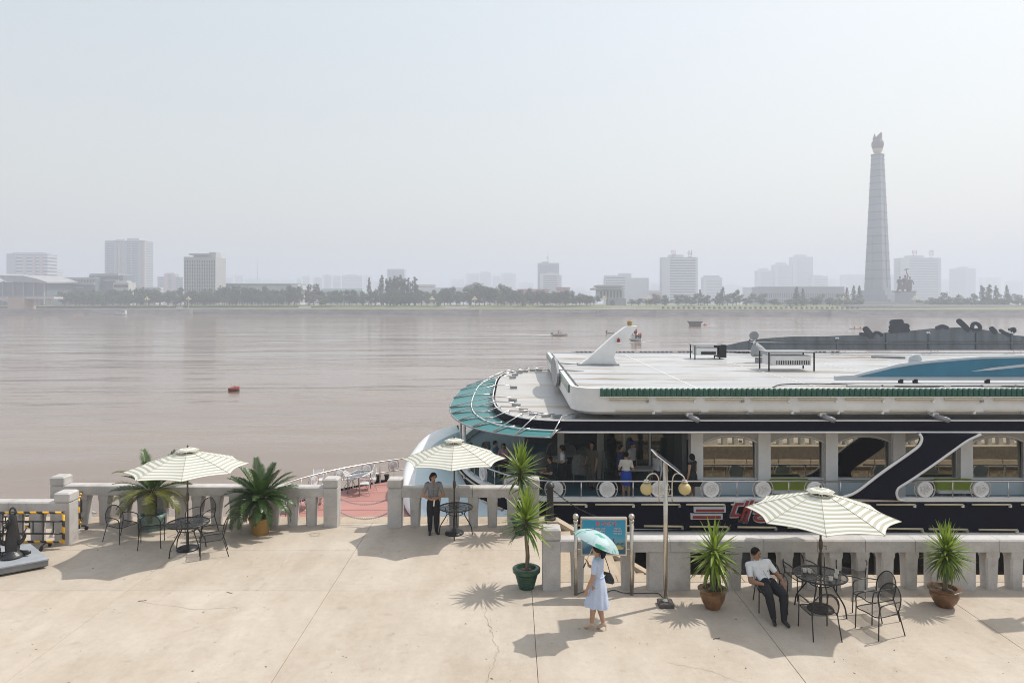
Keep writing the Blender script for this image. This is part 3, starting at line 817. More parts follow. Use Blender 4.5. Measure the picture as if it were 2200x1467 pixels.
# ---- bridge at the left edge
t = thing('river_bridge', 'white concrete bridge end with a tan stone pier at the left edge', 'bridge', (at(60, 660, 585).x, 585, -3))
sub(t, 585, -80, 26, 638, 640.5, CW, 'bridge_deck', -6, 6); sub(t, 585, 64, 126, 638, 642, CW, 'bridge_deck', -6, 6); sub(t, 585, 29, 65, 638, 664, mat('bridge tan stone', (0.50, 0.42, 0.34), 0.8, var=0.15, scale=.2), 'bridge_pier', -7, 7)
sub(t, 585, -80, 126, 635.5, 636.2, CG, 'bridge_railing', -6.2, -5.8)
for px in (78, 104): sub(t, 585, px, px+3, 642, 657, CW, 'bridge_column', -3, 3)
for px in range(-60, 126, 9): sub(t, 585, px, px+0.7, 636.2, 638, CG, 'railing_post', -6.1, -5.9)
mb = MB(t.location); P = [at(-60, 640.6, 583), at(26, 640.6, 583), at(26, 652, 583), at(20, 648, 583), at(8, 645, 583), at(-8, 643.5, 583), at(-30, 643, 583), at(-60, 645, 583)]
mb.prism([(p.x, p.z) for p in P], 'y', 579.5, 590); mb.build('bridge_arch', CW, t)

# ---- lamp clusters on the bank
LG = mat('frosted lamp globe', (0.72, 0.62, 0.38), 0.4)
LP = mat('pale lamp post', (0.55, 0.52, 0.45), 0.6)
lampp = None
for px, oy, lab in ((316, 20, 'lamp cluster left of the striped office'), (405, 12, 'lamp cluster in front of the striped office'), (928, 12, 'lamp cluster left of the wide bank steps'), (1020, 12, 'lamp cluster right of the wide bank steps'), (1298, 12, 'lamp cluster in front of the gate pavilion'), (1392, 12, 'lamp cluster in front of the wide hotel'), (1812, 40, 'lamp cluster left of the monument tower base'), (1965, 40, 'lamp cluster beside the statue pedestal')):
    p = bank_pt(px, oy); p.z = 1.02
    lab = 'cream ' + lab + ', on the far bank'
    if lampp is None:
        lampp = thing('bank_lamp', lab, 'street lamp', p, 0, 'lamp clusters on the far bank')
        MB().tube([(0,0,0),(0,0,1.2),(0,0,9.0)], [.28,.16,.12], 8).build('lamp_post', LP, lampp)
        for k in range(5):
            a = 2*PI*k/5 + .4
            MB().tube([(0,0,7.4),(1.0*math.cos(a),1.0*math.sin(a),7.0),(1.7*math.cos(a),1.7*math.sin(a),7.7)], .09, 5).build('lamp_arm', LP, lampp)
            MB().ball((1.75*math.cos(a),1.75*math.sin(a),8.15), (.55,.55,.5), 8, 6).build('lamp_globe', LG, lampp, smooth=0)
            MB().ball((.85*math.cos(a+.6),.85*math.sin(a+.6),9.2), (.42,.42,.4), 8, 6).build('lamp_globe', LG, lampp, smooth=0)
        MB().ball((0,0,10.0), .5, 8, 6).build('lamp_globe', LG, lampp, smooth=0)
    else: copy_tree(lampp, p, 0, lab)

# ---- trees
TB = mat('bark', (0.10, 0.075, 0.05), 0.9, var=0.3, scale=2)
def leafmat(n, c): return mat(n, c, 0.7, var=0.5, scale=0.35, trans=0.25)
TG = [leafmat('foliage green', (0.065, 0.11, 0.032)), leafmat('foliage dark', (0.044, 0.078, 0.028)), leafmat('foliage yellow green', (0.10, 0.135, 0.034))]
def crown_mesh(kind, seed, m):
    rr = random.Random(seed); mb = MB()
    lobes = []
    if kind == 'round':
        for k in range(11):
            a = rr.uniform(0, 2*PI); q = rr.uniform(0, .30)
            z = rr.uniform(.26, .84); q *= 1.25 if z < .62 else .7
            lobes.append((q*math.cos(a), q*math.sin(a), z, rr.uniform(.13, .2)))
        n = 52
    elif kind == 'conifer':
        for k in range(12):
            z = .12 + .86*k/11; lobes.append((rr.uniform(-.02,.02), rr.uniform(-.02,.02), z, .26*(1-z)+.03))
        n = 42
    else:
        for k in range(12):
            z = .12 + .84*k/11; lobes.append((rr.uniform(-.03,.03), rr.uniform(-.03,.03), z, .085*math.sin(PI*min(1, .15+z*.9))**.6+.015))
        n = 40
    for (x, y, z, r) in lobes:
        for k in range(n):
            d = Vector((rr.gauss(0,1), rr.gauss(0,1), rr.gauss(0,1))).normalized()
            p = Vector((x, y, z)) + Vector((d.x*r, d.y*r, d.z*r*.85))*rr.uniform(.55, 1.08)
            s = rr.uniform(.022, .05) * (1 if kind == 'round' else .75)
            u = Vector((rr.gauss(0,1), rr.gauss(0,1), rr.gauss(0,1))).normalized(); v = d.cross(u).normalized(); w = (d + u*.6).normalized().cross(v).normalized()
            mb.add([p - v*s, p + w*s*.8, p + v*s, p - w*s*.8], [(0,1,2,3)])
    me = mb.mesh('crown'); me.materials.append(m); return me
def trunk_mesh(kind, seed):
    rr = random.Random(seed); mb = MB(); r0 = .022
    mb.tube([(0,0,0),(0.006,0,.2),(-.004,.005,.5),(0,0,.8 if kind == 'round' else .96)], [r0, r0*.8, r0*.5, r0*.15], 6)
    if kind == 'round':
        for k in range(5):
            a = 2*PI*k/5 + rr.uniform(-.4,.4); z = rr.uniform(.25,.42)
            mb.tube([(0,0,z),(.12*math.cos(a),.12*math.sin(a),z+.16),(.2*math.cos(a),.2*math.sin(a),z+.32)], [r0*.5, r0*.3, r0*.1], 5)
    me = mb.mesh('trunk'); me.materials.append(TB); return me
CRN = {k: [(crown_mesh(k, 10*i+3, TG[i % 3]), trunk_mesh(k, i)) for i in range(5 if k == 'round' else 3)] for k in ('round', 'conifer', 'poplar')}
TREES = []   # px, y of the top, depth behind the waterline, kind, width factor
def row(px0, px1, n, ytop, off, kind='round', wf=1.0, jit=3.0):
    for k in range(n):
        TREES.append((px0 + (px1-px0)*(k+.5)/n + rnd.uniform(-3, 3), ytop + rnd.uniform(-jit, jit), off + rnd.uniform(-8, 8), kind, wf*rnd.uniform(.85, 1.2)))
row(128, 220, 7, 623, 48); row(225, 300, 6, 619, 52); row(300, 392, 7, 619, 56, jit=4); row(395, 470, 6, 620, 50); row(465, 650, 15, 616, 55, jit=5)
row(30, 70, 2, 613, 75); row(655, 760, 8, 620, 46); row(760, 900, 10, 622, 44); row(900, 1000, 8, 622, 52); row(1003, 1090, 6, 614, 50); row(1090, 1235, 10, 624, 46, jit=5)
row(1240, 1285, 3, 630, 40); row(1345, 1420, 4, 639, 60); row(1400, 1530, 6, 630, 72); row(1530, 1650, 5, 628, 80); row(1650, 1850, 5, 642, 60)
row(1960, 2200, 9, 640, 74, jit=4); row(2020, 2200, 6, 628, 95); row(1690, 1830, 3, 630, 100)
row(130, 650, 26, 630, 36, jit=4); row(655, 1270, 27, 631, 36, jit=4); row(1380, 1860, 16, 640, 44, jit=2); row(1990, 2210, 8, 644, 60, jit=2)
for px, y, k, wf in ((674, 604, 'round', .8), (663, 612, 'conifer', .9), (820, 590, 'poplar', 1.1), (832, 598, 'poplar', 1.2), (838, 595, 'poplar', 1.3), (846, 592, 'poplar', 1.3), (853, 594, 'poplar', 1.4), (861, 590, 'poplar', 1.3), (869, 597, 'poplar', 1.1), (878, 596, 'poplar', 1.3), (891, 594, 'poplar', 1.4),
                     (793, 597, 'conifer', .7), (1012, 604, 'round', 1.1), (1030, 606, 'round', 1.1), (1048, 612, 'round', 1.0), (1083, 602, 'round', .85), (968, 610, 'round', .9), (955, 614, 'round', .9), (1250, 628, 'round', 1.0), (1269, 635, 'round', 1.0),
                     (440, 620, 'conifer', 1), (508, 608, 'round', .8), (307, 617, 'conifer', 1.1), (1834, 614, 'conifer', 1), (1820, 618, 'conifer', 1), (1847, 614, 'conifer', 1), (1711, 616, 'conifer', 1), (1725, 620, 'conifer', 1), (1504, 622, 'conifer', 1), (1553, 617, 'conifer', 1.2), (1582, 617, 'round', .8), (2110, 612, 'poplar', 1.4), (2125, 610, 'poplar', 1.5), (2140, 613, 'poplar', 1.4), (2163, 613, 'conifer', .9), (397, 648, 'conifer', 1.2), (1119, 618, 'round', .7), (1138, 616, 'round', .8), (1196, 620, 'round', .8)):
    TREES.append((px + rnd.uniform(-.5, .5), y, 66 if px != 397 else 20, k, wf))
KW = {'round': 'round green tree on the bank, {} right of the {}', 'conifer': 'dark pointed conifer on the bank, {} right of the {}', 'poplar': 'slender tall poplar on the bank, {} right of the {}'}
TL = {}
for kd in KW: TL[kd] = order_labels([x[0] for x in TREES if x[3] == kd], KW[kd])
for i, (px, y, off, kd, wf) in enumerate(sorted(TREES)):
    p = bank_pt(px, off); p.z = 3.3 if off > 30 else 1.2
    h = (CAM_H + (650-y)/FPX*p.y) - p.z
    t = thing('bank_tree' if kd == 'round' else 'conifer_tree' if kd == 'conifer' else 'poplar_tree', TL[kd][px], 'tree', p, rnd.uniform(0, 6.28), 'trees along the far bank')
    cm, tm = rnd.choice(CRN[kd])
    w = h*wf if kd != 'round' else max(h*1.05, 15.0)*wf
    a = link('trunk', tm, t); b = link('crown', cm, t); a.scale = b.scale = (w, w, h)
# hedges and flower beds on the lawn
HG = leafmat('hedge leaf', (0.07, 0.09, 0.03))
for k, px in enumerate(range(1425, 1850, 11)):
    p = bank_pt(px, 14); p.z = 1.0
    if k == 0:
        mb = MB(); rr = random.Random(5)
        for j in range(90):
            d = Vector((rr.gauss(0,1), rr.gauss(0,1), abs(rr.gauss(0,1)))).normalized(); q = Vector((d.x*1.3, d.y*1.3, d.z*2.2))*rr.uniform(.6,1); s = .35
            u = Vector((rr.gauss(0,1), rr.gauss(0,1), rr.gauss(0,1))).normalized(); v = d.cross(u).normalized(); w = d.cross(v)
            mb.add([q-v*s, q+w*s, q+v*s, q-w*s], [(0,1,2,3)])
        hm = mb.mesh('clipped_shrub'); hm.materials.append(HG)
    o = link('clipped_shrub', hm, None, p, (0, 0, rnd.uniform(0, 6)))
    tag(o, 'small clipped shrub on the far lawn, %s in the row from the hotel side' % nth(k+1), 'shrub', 'clipped shrubs on the far lawn')
# ================================================================== the restaurant boat
YN = 22.8                                   # near side of the hull
BO = Vector((8.0, 31.6, WATER_Z))
boat = thing('restaurant_boat', 'large white and navy restaurant boat with a teal bow canopy moored at the quay', 'boat', BO)
B_WHITE = mat('boat white paint', (0.80, 0.795, 0.785), 0.45, var=0.10, scale=1.2, bump=0.05)
B_NAVY = mat('boat navy paint', (0.006, 0.007, 0.018), 0.5, var=0.15, scale=1.0, spec=0.06)
B_PALE = mat('boat white with shade blue', (0.62, 0.70, 0.735), 0.4, var=0.06, scale=0.8)  # white with the blue of sky-lit shade put into the colour
B_TEALF = mat('teal deck paint', (0.035, 0.115, 0.15), 0.55, var=0.2, scale=1.5)
B_TEAL = mat('teal canopy sheet', (0.10, 0.34, 0.345), 0.3, var=0.10, scale=1.5, trans=0.35)
B_GREEN = mat('green glazed tile', (0.018, 0.105, 0.07), 0.22, var=0.18, scale=3.0, spec=0.6)
B_STEEL = mat('stainless tube', (0.62, 0.60, 0.58), 0.28, metal=0.9)
B_GREY = mat('grey metal', (0.30, 0.31, 0.32), 0.5, metal=0.2, var=0.2, scale=2)
B_RED = mat('red deck board', (0.43, 0.205, 0.175), 0.6, var=0.12, scale=1.0, stretch=(0.4, 2, 1))
B_CREAM = mat('yellowed tube light', (0.60, 0.53, 0.36), 0.4, var=0.1, scale=3)
B_DARK = mat('black rubber', (0.015, 0.015, 0.016), 0.6)
B_LIME = mat('lime cushion', (0.22, 0.28, 0.02), 0.8, var=0.12, scale=3)
B_SIGNR = mat('ship sign red', (0.26, 0.018, 0.025), 0.4)
B_SLATE = mat('sign back zinc', (0.16, 0.18, 0.20), 0.5, metal=0.2, var=0.25, scale=1.2, stretch=(2, 1, .5))
B_LETTER = mat('sign letter back', (0.085, 0.095, 0.11), 0.6, var=0.1, scale=2)
B_BLUE = mat('sign blue enamel', (0.035, 0.17, 0.26), 0.4, var=0.15, scale=0.9)
B_BORD = mat('sign pale border', (0.50, 0.54, 0.57), 0.5, var=0.06, scale=2)
B_WALL = mat('boat interior panel', (0.50, 0.48, 0.45), 0.6, var=0.08, scale=2)
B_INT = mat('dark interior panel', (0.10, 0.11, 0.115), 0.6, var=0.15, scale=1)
def glass_mat(name, tint, refl):
    m = bpy.data.materials.new(name); m.use_nodes = True; nt = m.node_tree; nt.nodes.clear()
    o = nt.nodes.new('ShaderNodeOutputMaterial'); g = nt.nodes.new('ShaderNodeBsdfGlossy'); t = nt.nodes.new('ShaderNodeBsdfTransparent')
    g.inputs['Roughness'].default_value = 0.015; g.inputs[0].default_value = (0.85, 0.83, 0.72, 1); t.inputs[0].default_value = (*tint, 1)
    n = nt.nodes.new('ShaderNodeTexNoise'); n.inputs['Scale'].default_value = 0.7; b = nt.nodes.new('ShaderNodeBump'); b.inputs['Strength'].default_value = 0.03
    b.inputs['Distance'].default_value = 0.05
    nt.links.new(n.outputs[0], b.inputs['Height']); nt.links.new(b.outputs[0], g.inputs['Normal'])
    x = nt.nodes.new('ShaderNodeMixShader'); x.inputs[0].default_value = refl
    nt.links.new(t.outputs[0], x.inputs[1]); nt.links.new(g.outputs[0], x.inputs[2]); nt.links.new(x.outputs[0], o.inputs[0]); return m
B_GLASS = glass_mat('mirror window glass', (0.10, 0.12, 0.12), 0.62)
B_CLEAR = glass_mat('plain window glass', (0.62, 0.72, 0.70), 0.12)
# white sheet roof with rust runs
def roof_mat(name, col, rust, amt):
    m = bpy.data.materials.new(name); m.use_nodes = True; nt = m.node_tree; b = nt.nodes['Principled BSDF']
    b.inputs['Roughness'].default_value = 0.42
    g = nt.nodes.new('ShaderNodeNewGeometry')
    def nz(sc, st, det=5):
        mp = nt.nodes.new('ShaderNodeMapping'); mp.inputs['Scale'].default_value = st; nt.links.new(g.outputs['Position'], mp.inputs[0])
        n = nt.nodes.new('ShaderNodeTexNoise'); n.inputs['Scale'].default_value = sc; n.inputs['Detail'].default_value = det; n.inputs['Roughness'].default_value = .6
        nt.links.new(mp.outputs[0], n.inputs['Vector']); return n.outputs['Fac']
    def rp(f, p0, p1):
        r = nt.nodes.new('ShaderNodeMapRange'); r.inputs[1].default_value = p0; r.inputs[2].default_value = p1; nt.links.new(f, r.inputs[0]); return r.outputs[0]
    def mx(a, c, f):
        x = nt.nodes.new('ShaderNodeMix'); x.data_type = 'RGBA'; nt.links.new(f, x.inputs[0])
        if isinstance(a, tuple): x.inputs[6].default_value = (*a, 1)
        else: nt.links.new(a, x.inputs[6])
        x.inputs[7].default_value = (*c, 1); return x.outputs[2]
    c = mx(col, tuple(v*.80 for v in col), rp(nz(.5, (.35, 1.2, 1)), .42, .75))
    c = mx(c, rust, rp(nz(.8, (.28, 1.5, 1), 6), .635 - amt*.03, .66))
    c = mx(c, tuple(v*.6 for v in rust), rp(nz(2.2, (.3, 2.2, 1), 4), .64, .76))
    nt.links.new(c, b.inputs['Base Color']); return m
B_ROOF = roof_mat('white roof sheet', (0.47, 0.475, 0.48), (0.25, 0.185, 0.125), 3.4)
B_DECK2 = roof_mat('upper deck sheet', (0.48, 0.465, 0.445), (0.36, 0.29, 0.22), 2.2)

def nose(cx, a, b, n, z, xe=36.0, m=40, cy=31.6, zf=None):
    """outline from the near side aft, round the bow, to the far side aft"""
    P = [(xe, cy-b, z), (xe*.5+cx*.5, cy-b, z)]
    for k in range(m+1):
        t = -PI/2 - PI*k/m
        c, s = math.cos(t), math.sin(t)
        P.append((cx + a*math.copysign(abs(c)**(2/n), c), cy + b*math.copysign(abs(s)**(2/n), s), z))
    P += [(xe*.5+cx*.5, cy+b, z), (xe, cy+b, z)]
    return [Vector(p) for p in P]
def slab_of(P, z0, z1, name, m, parent=None):
    mb = MB(BO); mb.loft([[(p.x, p.y, z0) for p in P], [(p.x, p.y, z1) for p in P]], True, True)
    return mb.build(name, m, parent or boat)
C_DECK = lambda z: nose(1.5, 4.0, 8.8, 2.0, z)
C_UP = lambda z: nose(2.5, 3.3, 8.7, 3.6, z)
def band(Pa, Pb, name, m, parent=None, smooth=30, o=BO):
    return MB(o).grid([Pa, Pb]).build(name, m, parent or boat, smooth)
# ---- main deck, lip, navy hull band
slab_of(nose(1.55, 3.9, 8.68, 2.0, 0), -0.66, -0.57, 'main_deck', B_TEALF)
def zlow(p):
    if p.y > 31.6: return -1.0
    return -0.98 if p.x < 0.4 else -0.98 - 0.54*min(1, (p.x-0.4)/2.8)**0.8
D0 = [p for p in C_DECK(-0.28) if p.y < 40.0]
lip_in = [p for p in nose(1.55, 3.88, 8.62, 2.0, -0.28) if p.y < 39.9]
n_ = min(len(D0), len(lip_in))
Dd = nose(1.5, 4.0, 8.8, 2.0, 0, m=60); Di = nose(1.55, 3.86, 8.62, 2.0, 0, m=60)
mb = MB(BO); mb.loft([[Vector((p.x, p.y, z)) for p in L] for L, z in ((Dd, -0.40), (Dd, -0.27), (Di, -0.27), (Di, -0.62))], False, False)
mb.build('deck_lip', B_WHITE, boat, 30)
mb = MB(BO); mb.grid([[Vector((p.x, p.y+0.0, -0.40)) for p in Dd], [Vector((p.x, p.y, zlow(p))) for p in Dd]]); mb.build('navy_band', B_NAVY, boat, 30)
# white strake and lower navy band on the straight side
MB(BO).box(2.4, 36, 22.72, 22.95, -1.53, -1.40).build('white_strake', B_WHITE, boat)
MB(BO).box(2.4, 36, 22.80, 22.98, -1.90, -1.531).build('lower_navy_band', B_NAVY, boat)
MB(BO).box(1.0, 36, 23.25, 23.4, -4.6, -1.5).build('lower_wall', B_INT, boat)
# lower-deck arched windows seen between the balusters
for k in range(14):
    x = 4.3 + k*2.3
    P = [(x-0.85, -3.4), (x+0.85, -3.4), (x+0.85, -2.35)] + [(x+0.85*math.cos(a), -2.35+0.35*math.sin(a)) for a in [PI*j/8 for j in range(1, 8)]] + [(x-0.85, -2.35)]
    lw = MB(BO).prism(P, 'y', 23.2, 23.24).build('lower_window', B_GLASS, boat)
    Q = [(x-0.95, -3.5), (x-0.86, -3.5), (x-0.86, -2.35)] + [(x-0.86*math.cos(a), -2.35+0.36*math.sin(a)) for a in [PI*j/8 for j in range(1, 8)]] + [(x+0.86, -2.35), (x+0.86, -3.5), (x+0.95, -3.5), (x+0.95, -2.32)] + [(x+0.95*math.cos(a), -2.32+0.44*math.sin(a)) for a in [PI*j/8 for j in range(1, 8)]] + [(x-0.95, -2.32)]
    MB(BO).prism(Q, 'y', 23.14, 23.26).build('window_surround', B_WALL, lw)
# ---- flared bow shell: face with shade blue in its colour, white rolled rim
rim_o = [at(985,913,31.4), at(958,918,31.1), at(925,931,30.4), at(905,947,29.6), at(890,965,28.8), at(877,985,28.0), at(868,1005,27.3), at(863,1035,26.4), at(864,1062,25.7), at(871,1090,25.0), at(886,1112,24.4), at(905,1130,24.0), at(945,1152,23.4), at(1010,1172,22.95), at(1090,1186,22.7)]
rim_i = [at(988,927,29.6), at(966,935,29.3), at(938,950,28.7), at(920,966,28.1), at(907,982,27.6), at(898,1000,27.1), at(893,1022,26.5), at(892,1046,25.9), at(895,1068,25.3), at(904,1090,24.8), at(918,1106,24.3), at(937,1124,23.9), at(970,1145,23.3), at(1025,1165,22.85), at(1095,1180,22.7)]
low = [at(985,960,29.4), at(982,972,29.0), at(981,985,28.6), at(981,997,28.1), at(983,1008,27.7), at(986,1018,27.3), at(991,1028,26.9), at(998,1037,26.5), at(1005,1046,26.1), at(1015,1057,25.6), at(1026,1067,25.1), at(1037,1075,24.7), at(1052,1083,24.3), at(1070,1090,23.9), at(1110,1100,23.2)]
S = lambda L: spline(L, 4)
ro, ri, lo = S(rim_o), S(rim_i), S(low)
mb = MB(BO); rows = []
for k in range(7):
    u = k/6; rows.append([a.lerp(b, u) + Vector((0, -0.12*math.sin(PI*u), 0)) for a, b in zip(ri, lo)])
mb.grid(rows).build('bow_shell', B_PALE, boat, 0)
mb = MB(BO); rows = []
for k in range(6):
    u = k/5; rows.append([a.lerp(b, u) + Vector((-0.10*math.sin(PI*u), -0.05*math.sin(PI*u), 0.10*math.sin(PI*u))) for a, b in zip(ro, ri)])
mb.grid(rows).build('bow_rim', B_WHITE, boat, 0)
MB(BO).grid([ro, [p + Vector((0.12, 0.25, 0)) for p in lo]]).build('bow_shell_back', B_WHITE, boat, 0)
band([p for p in ro[30:]], [Vector((p.x*0.4, p.y, WATER_Z-0.6)) for p in ro[30:]], 'bow_undercut', B_NAVY)
# ---- foredeck with its red boards
OUT = spline([(4, 22.9), (-2, 22.9), (-6.5, 22.75), (-8.3, 22.9), (-8.75, 23.6), (-8.6, 24.8), (-7.95, 26.4), (-6.6, 28.2), (-4.6, 29.75), (-2.2, 30.9), (1.0, 31.4)] and [Vector((x, y, 0)) for x, y in ((4, 22.9), (-2, 22.9), (-6.5, 22.75), (-8.3, 22.9), (-8.75, 23.6), (-8.6, 24.8), (-7.95, 26.4), (-6.6, 28.2), (-4.6, 29.75), (-2.2, 30.9), (1.0, 31.4))], 6)
FZ = -1.4
mb = MB(BO); mb.loft([[Vector((p.x*.96, p.y, WATER_Z-.6)) for p in OUT], [Vector((p.x, p.y, FZ-0.1)) for p in OUT], [Vector((p.x, p.y, FZ+0.06)) for p in OUT]], True, False)
mb.build('foredeck_hull', B_NAVY, boat, 40)
mb = MB(BO); mb.loft([[Vector((p.x, p.y, FZ-0.09)) for p in OUT], [Vector((p.x, p.y, FZ-0.03)) for p in OUT]], True, True).build('foredeck_seam', B_WHITE, boat)
def xr(y):
    xs = [a.x + (b.x-a.x)*(y-a.y)/(b.y-a.y) for a, b in zip(OUT[:-1], OUT[1:]) if (a.y-y)*(b.y-y) <= 0 and abs(a.y-b.y) > 1e-6]
    return min(xs) if xs else None
y = 23.0
while y < 31.2:
    y1 = min(y+1.13, 31.25); ys = [y + 0.02 + (y1-y-0.04)*k/5 for k in range(6)]
    L = [(max(xr(v)+0.12, -9), v) for v in ys if xr(v) is not None]
    if len(L) > 2: MB(BO).prism(L + [(2.0, L[-1][1]), (2.0, L[0][1])], 'z', FZ-0.02, FZ).build('deck_board', B_RED, boat)
    y += 1.15
# foredeck railing
edge = OUT[next(i for i, p in enumerate(OUT) if p.x < -8.5):]
edge = [p for p in edge if p.x < 0.2]
def alen(P):
    d = [0]
    for a, b in zip(P[:-1], P[1:]): d.append(d[-1] + (b-a).length)
    return d
def along(P, s):
    d = alen(P)
    for i in range(len(P)-1):
        if d[i+1] >= s: return P[i].lerp(P[i+1], (s-d[i])/max(1e-6, d[i+1]-d[i])), (P[i+1]-P[i]).normalized()
    return P[-1], (P[-1]-P[-2]).normalized()
def rail(P, z, r, name): MB(BO).tube([Vector((p.x, p.y, z)) for p in P], r, 8).build(name, B_STEEL, boat, 0)
rail(edge, FZ+0.86, 0.028, 'handrail'); rail(edge, FZ+0.40, 0.02, 'middle_rail')
mrose = MB()
mrose.lathe([(0.001, 0.035), (0.20, 0.035), (0.215, 0.05), (0.25, 0.05), (0.262, 0.03), (0.262, -0.03), (0.0011, -0.03)], 28)
for r_, h_ in ((0.16, 0.045), (0.115, 0.05), (0.07, 0.055), (0.03, 0.06)):
    mrose.tube([(r_*math.cos(a)*(1+.12*math.cos(5*a)), r_*math.sin(a)*(1+.12*math.cos(5*a)), h_) for a in [2*PI*k/30 for k in range(30)]], 0.012, 5, closed=True)
ROSE = mrose.mesh('rosette', 40); ROSE.materials.append(B_WHITE)
ma = MB()
ARCS = []
for s in (0, PI):
    q = MB().tube([(0.34*math.cos(a+s), 0.34*math.sin(a+s), 0) for a in [R(-48)+R(96)*k/10 for k in range(11)]], 0.018, 6)
    q.tube([(0.25*math.cos(s), 0, 0), (0.35*math.cos(s), 0, 0)], 0.012, 5)
    me = q.mesh('rosette_arc', 0); me.materials.append(B_STEEL); ARCS.append(me)
def medallion(p, d, z, sc=1.0, pins=(0.10, 0.10)):
    an = math.atan2(d.y, d.x)
    o = link('rosette', ROSE, boat, Vector((p.x, p.y, z)) - BO, (R(90), 0, an)); o.scale = (sc,)*3
    for me in ARCS: link('rosette_arc', me, o)
    MB(BO).tube([(p.x, p.y, z+0.25*sc), (p.x, p.y, z+0.25*sc+pins[0])], 0.014, 5).build('rosette_pin', B_STEEL, boat)
    MB(BO).tube([(p.x, p.y, z-0.25*sc), (p.x, p.y, z-0.25*sc-pins[1])], 0.014, 5).build('rosette_pin', B_STEEL, boat)
def post(p, z0, z1, nm='rail_post', r=0.02): MB(BO).tube([(p.x, p.y, z0), (p.x, p.y, z1)], r, 6).build(nm, B_STEEL, boat, 0)
L = alen(edge)[-1]; s = 1.0; k = 0
while s < L-1:
    p, d = along(edge, s)
    if k % 2: medallion(p, d, FZ+0.63, 0.72, (0.05, 0.05))
    else: post(p, FZ, FZ+0.86)
    s += 0.62; k += 1
s = 0.4
while s < L:
    p, d = along(edge, s); post(p, FZ, FZ+0.40, 'short_post', 0.012); s += 0.62
# ---- main deck railing: round the bow and along the side
side = [p for p in nose(1.55, 3.93, 8.72, 2.0, 0, m=80) if p.y < 31.0]
side = list(reversed(side))                       # from the bow to aft
SX0, SX1 = 11.55, 12.75                           # the swoosh interrupts the rail here
fwd = [p for p in side if p.x < 8] + [Vector((SX0, 31.6-8.72, 0))]
aft = [Vector((SX1+0.15, 31.6-8.72, 0)), Vector((36, 31.6-8.72, 0))]
for P in (fwd, aft): MB(BO).tube([Vector((p.x, p.y, 0.25)) for p in P], 0.03, 8).build('handrail', B_STEEL, boat, 0)
d = alen(fwd); Lf = d[-1]
sx = next(i for i, p in enumerate(fwd) if p.x > 1.2)
s_ref = d[sx] + (1.42 - fwd[sx].x)
s = s_ref - 1.7*4
while s < Lf + 0.3:
    if s > 0.3 and s < Lf-0.2: p, dd = along(fwd, s); medallion(p, dd, -0.01, 1.0, (0.0, 0.02))
    if s+0.85 > 0.3 and s+0.85 < Lf-0.2: p, dd = along(fwd, s+0.85); post(p, -0.3, 0.25, r=0.022)
    s += 1.7
for k in range(12):
    x = 13.52 + k*1.83
    medallion(Vector((x, 31.6-8.72, 0)), Vector((1, 0, 0)), -0.01, 1.0, (0.0, 0.02))
    if k: post(Vector((x-0.91, 31.6-8.72, 0)), -0.3, 0.25, r=0.022)
# ---- tube lights along hull and roof
def tube_row(pts, name='tube_light', m=B_CREAM, r=0.035, seg=1.25, gap=0.28):
    L = alen(pts)[-1]; s = 0.1
    while s + seg < L:
        a, _ = along(pts, s); b, _ = along(pts, s+seg/2); c, _ = along(pts, s+seg)
        tl_ = MB(BO).tube([a, b, c], r, 6).build(name, m if rnd.random() > .15 else B_WHITE, boat, 0)
        MB(BO).obox(c + Vector((0, .02, -.05)), (0.08, 0.06, 0.09)).build('tube_bracket', B_GREY if rnd.random() < .5 else B_WHITE, tl_)
        s += seg + gap*rnd.uniform(.7, 1.4)
bowl = [Vector((p.x-0.05, p.y-0.07, -0.47)) for p in reversed(Dd) if p.y < 29.5]
bowl = [p for p in bowl if p.x < 20]
tube_row([Vector((p.x, p.y, p.z)) for p in bowl[:-1]] + [Vector((19.5, 22.72, -0.47))])
lowl = [Vector((p.x-0.06, p.y-0.08, zlow(p)+0.10)) for p in reversed(Dd) if p.y < 29.5 and p.x < 3.4]
tube_row(lowl + [Vector((19.5, 22.70, -1.32))])
tube_row([Vector((3.1, 22.93, 2.92)), Vector((19, 22.93, 2.92))], r=0.03); tube_row([Vector((3.3, 22.93, 2.54)), Vector((19, 22.93, 2.54))], r=0.03)
# ---- swoosh plate
def pl(px, py, y=22.72): p = at(px, py, y); return (p.x, p.z)
sw_l = [pl(*q) for q in ((1973,931),(1977,937),(1978,944),(1972,957),(1950,974),(1927,990),(1900,1009),(1876,1027),(1858,1041),(1842,1053),(1825,1062),(1800,1069))]
sw_r = [pl(*q) for q in ((1941,1074),(1932,1073),(1927,1069),(1924,1058),(1926,1051),(1931,1045),(1955,1030),(1995,1003),(2047,966),(2065,953),(2081,943),(2105,932))]
MB(BO).prism(sw_l + sw_r, 'y', 22.66, 22.80).build('swoosh_plate', B_NAVY, boat)
for E in (sw_l, sw_r): MB(BO).tube([(x, 22.67, z) for x, z in spline([(a, b, 0) for a, b in E], 3) and [(p.x, p.y) for p in spline([(a, b, 0) for a, b in E], 3)]], 0.048, 6).build('swoosh_rim', B_WHITE, boat, 0)
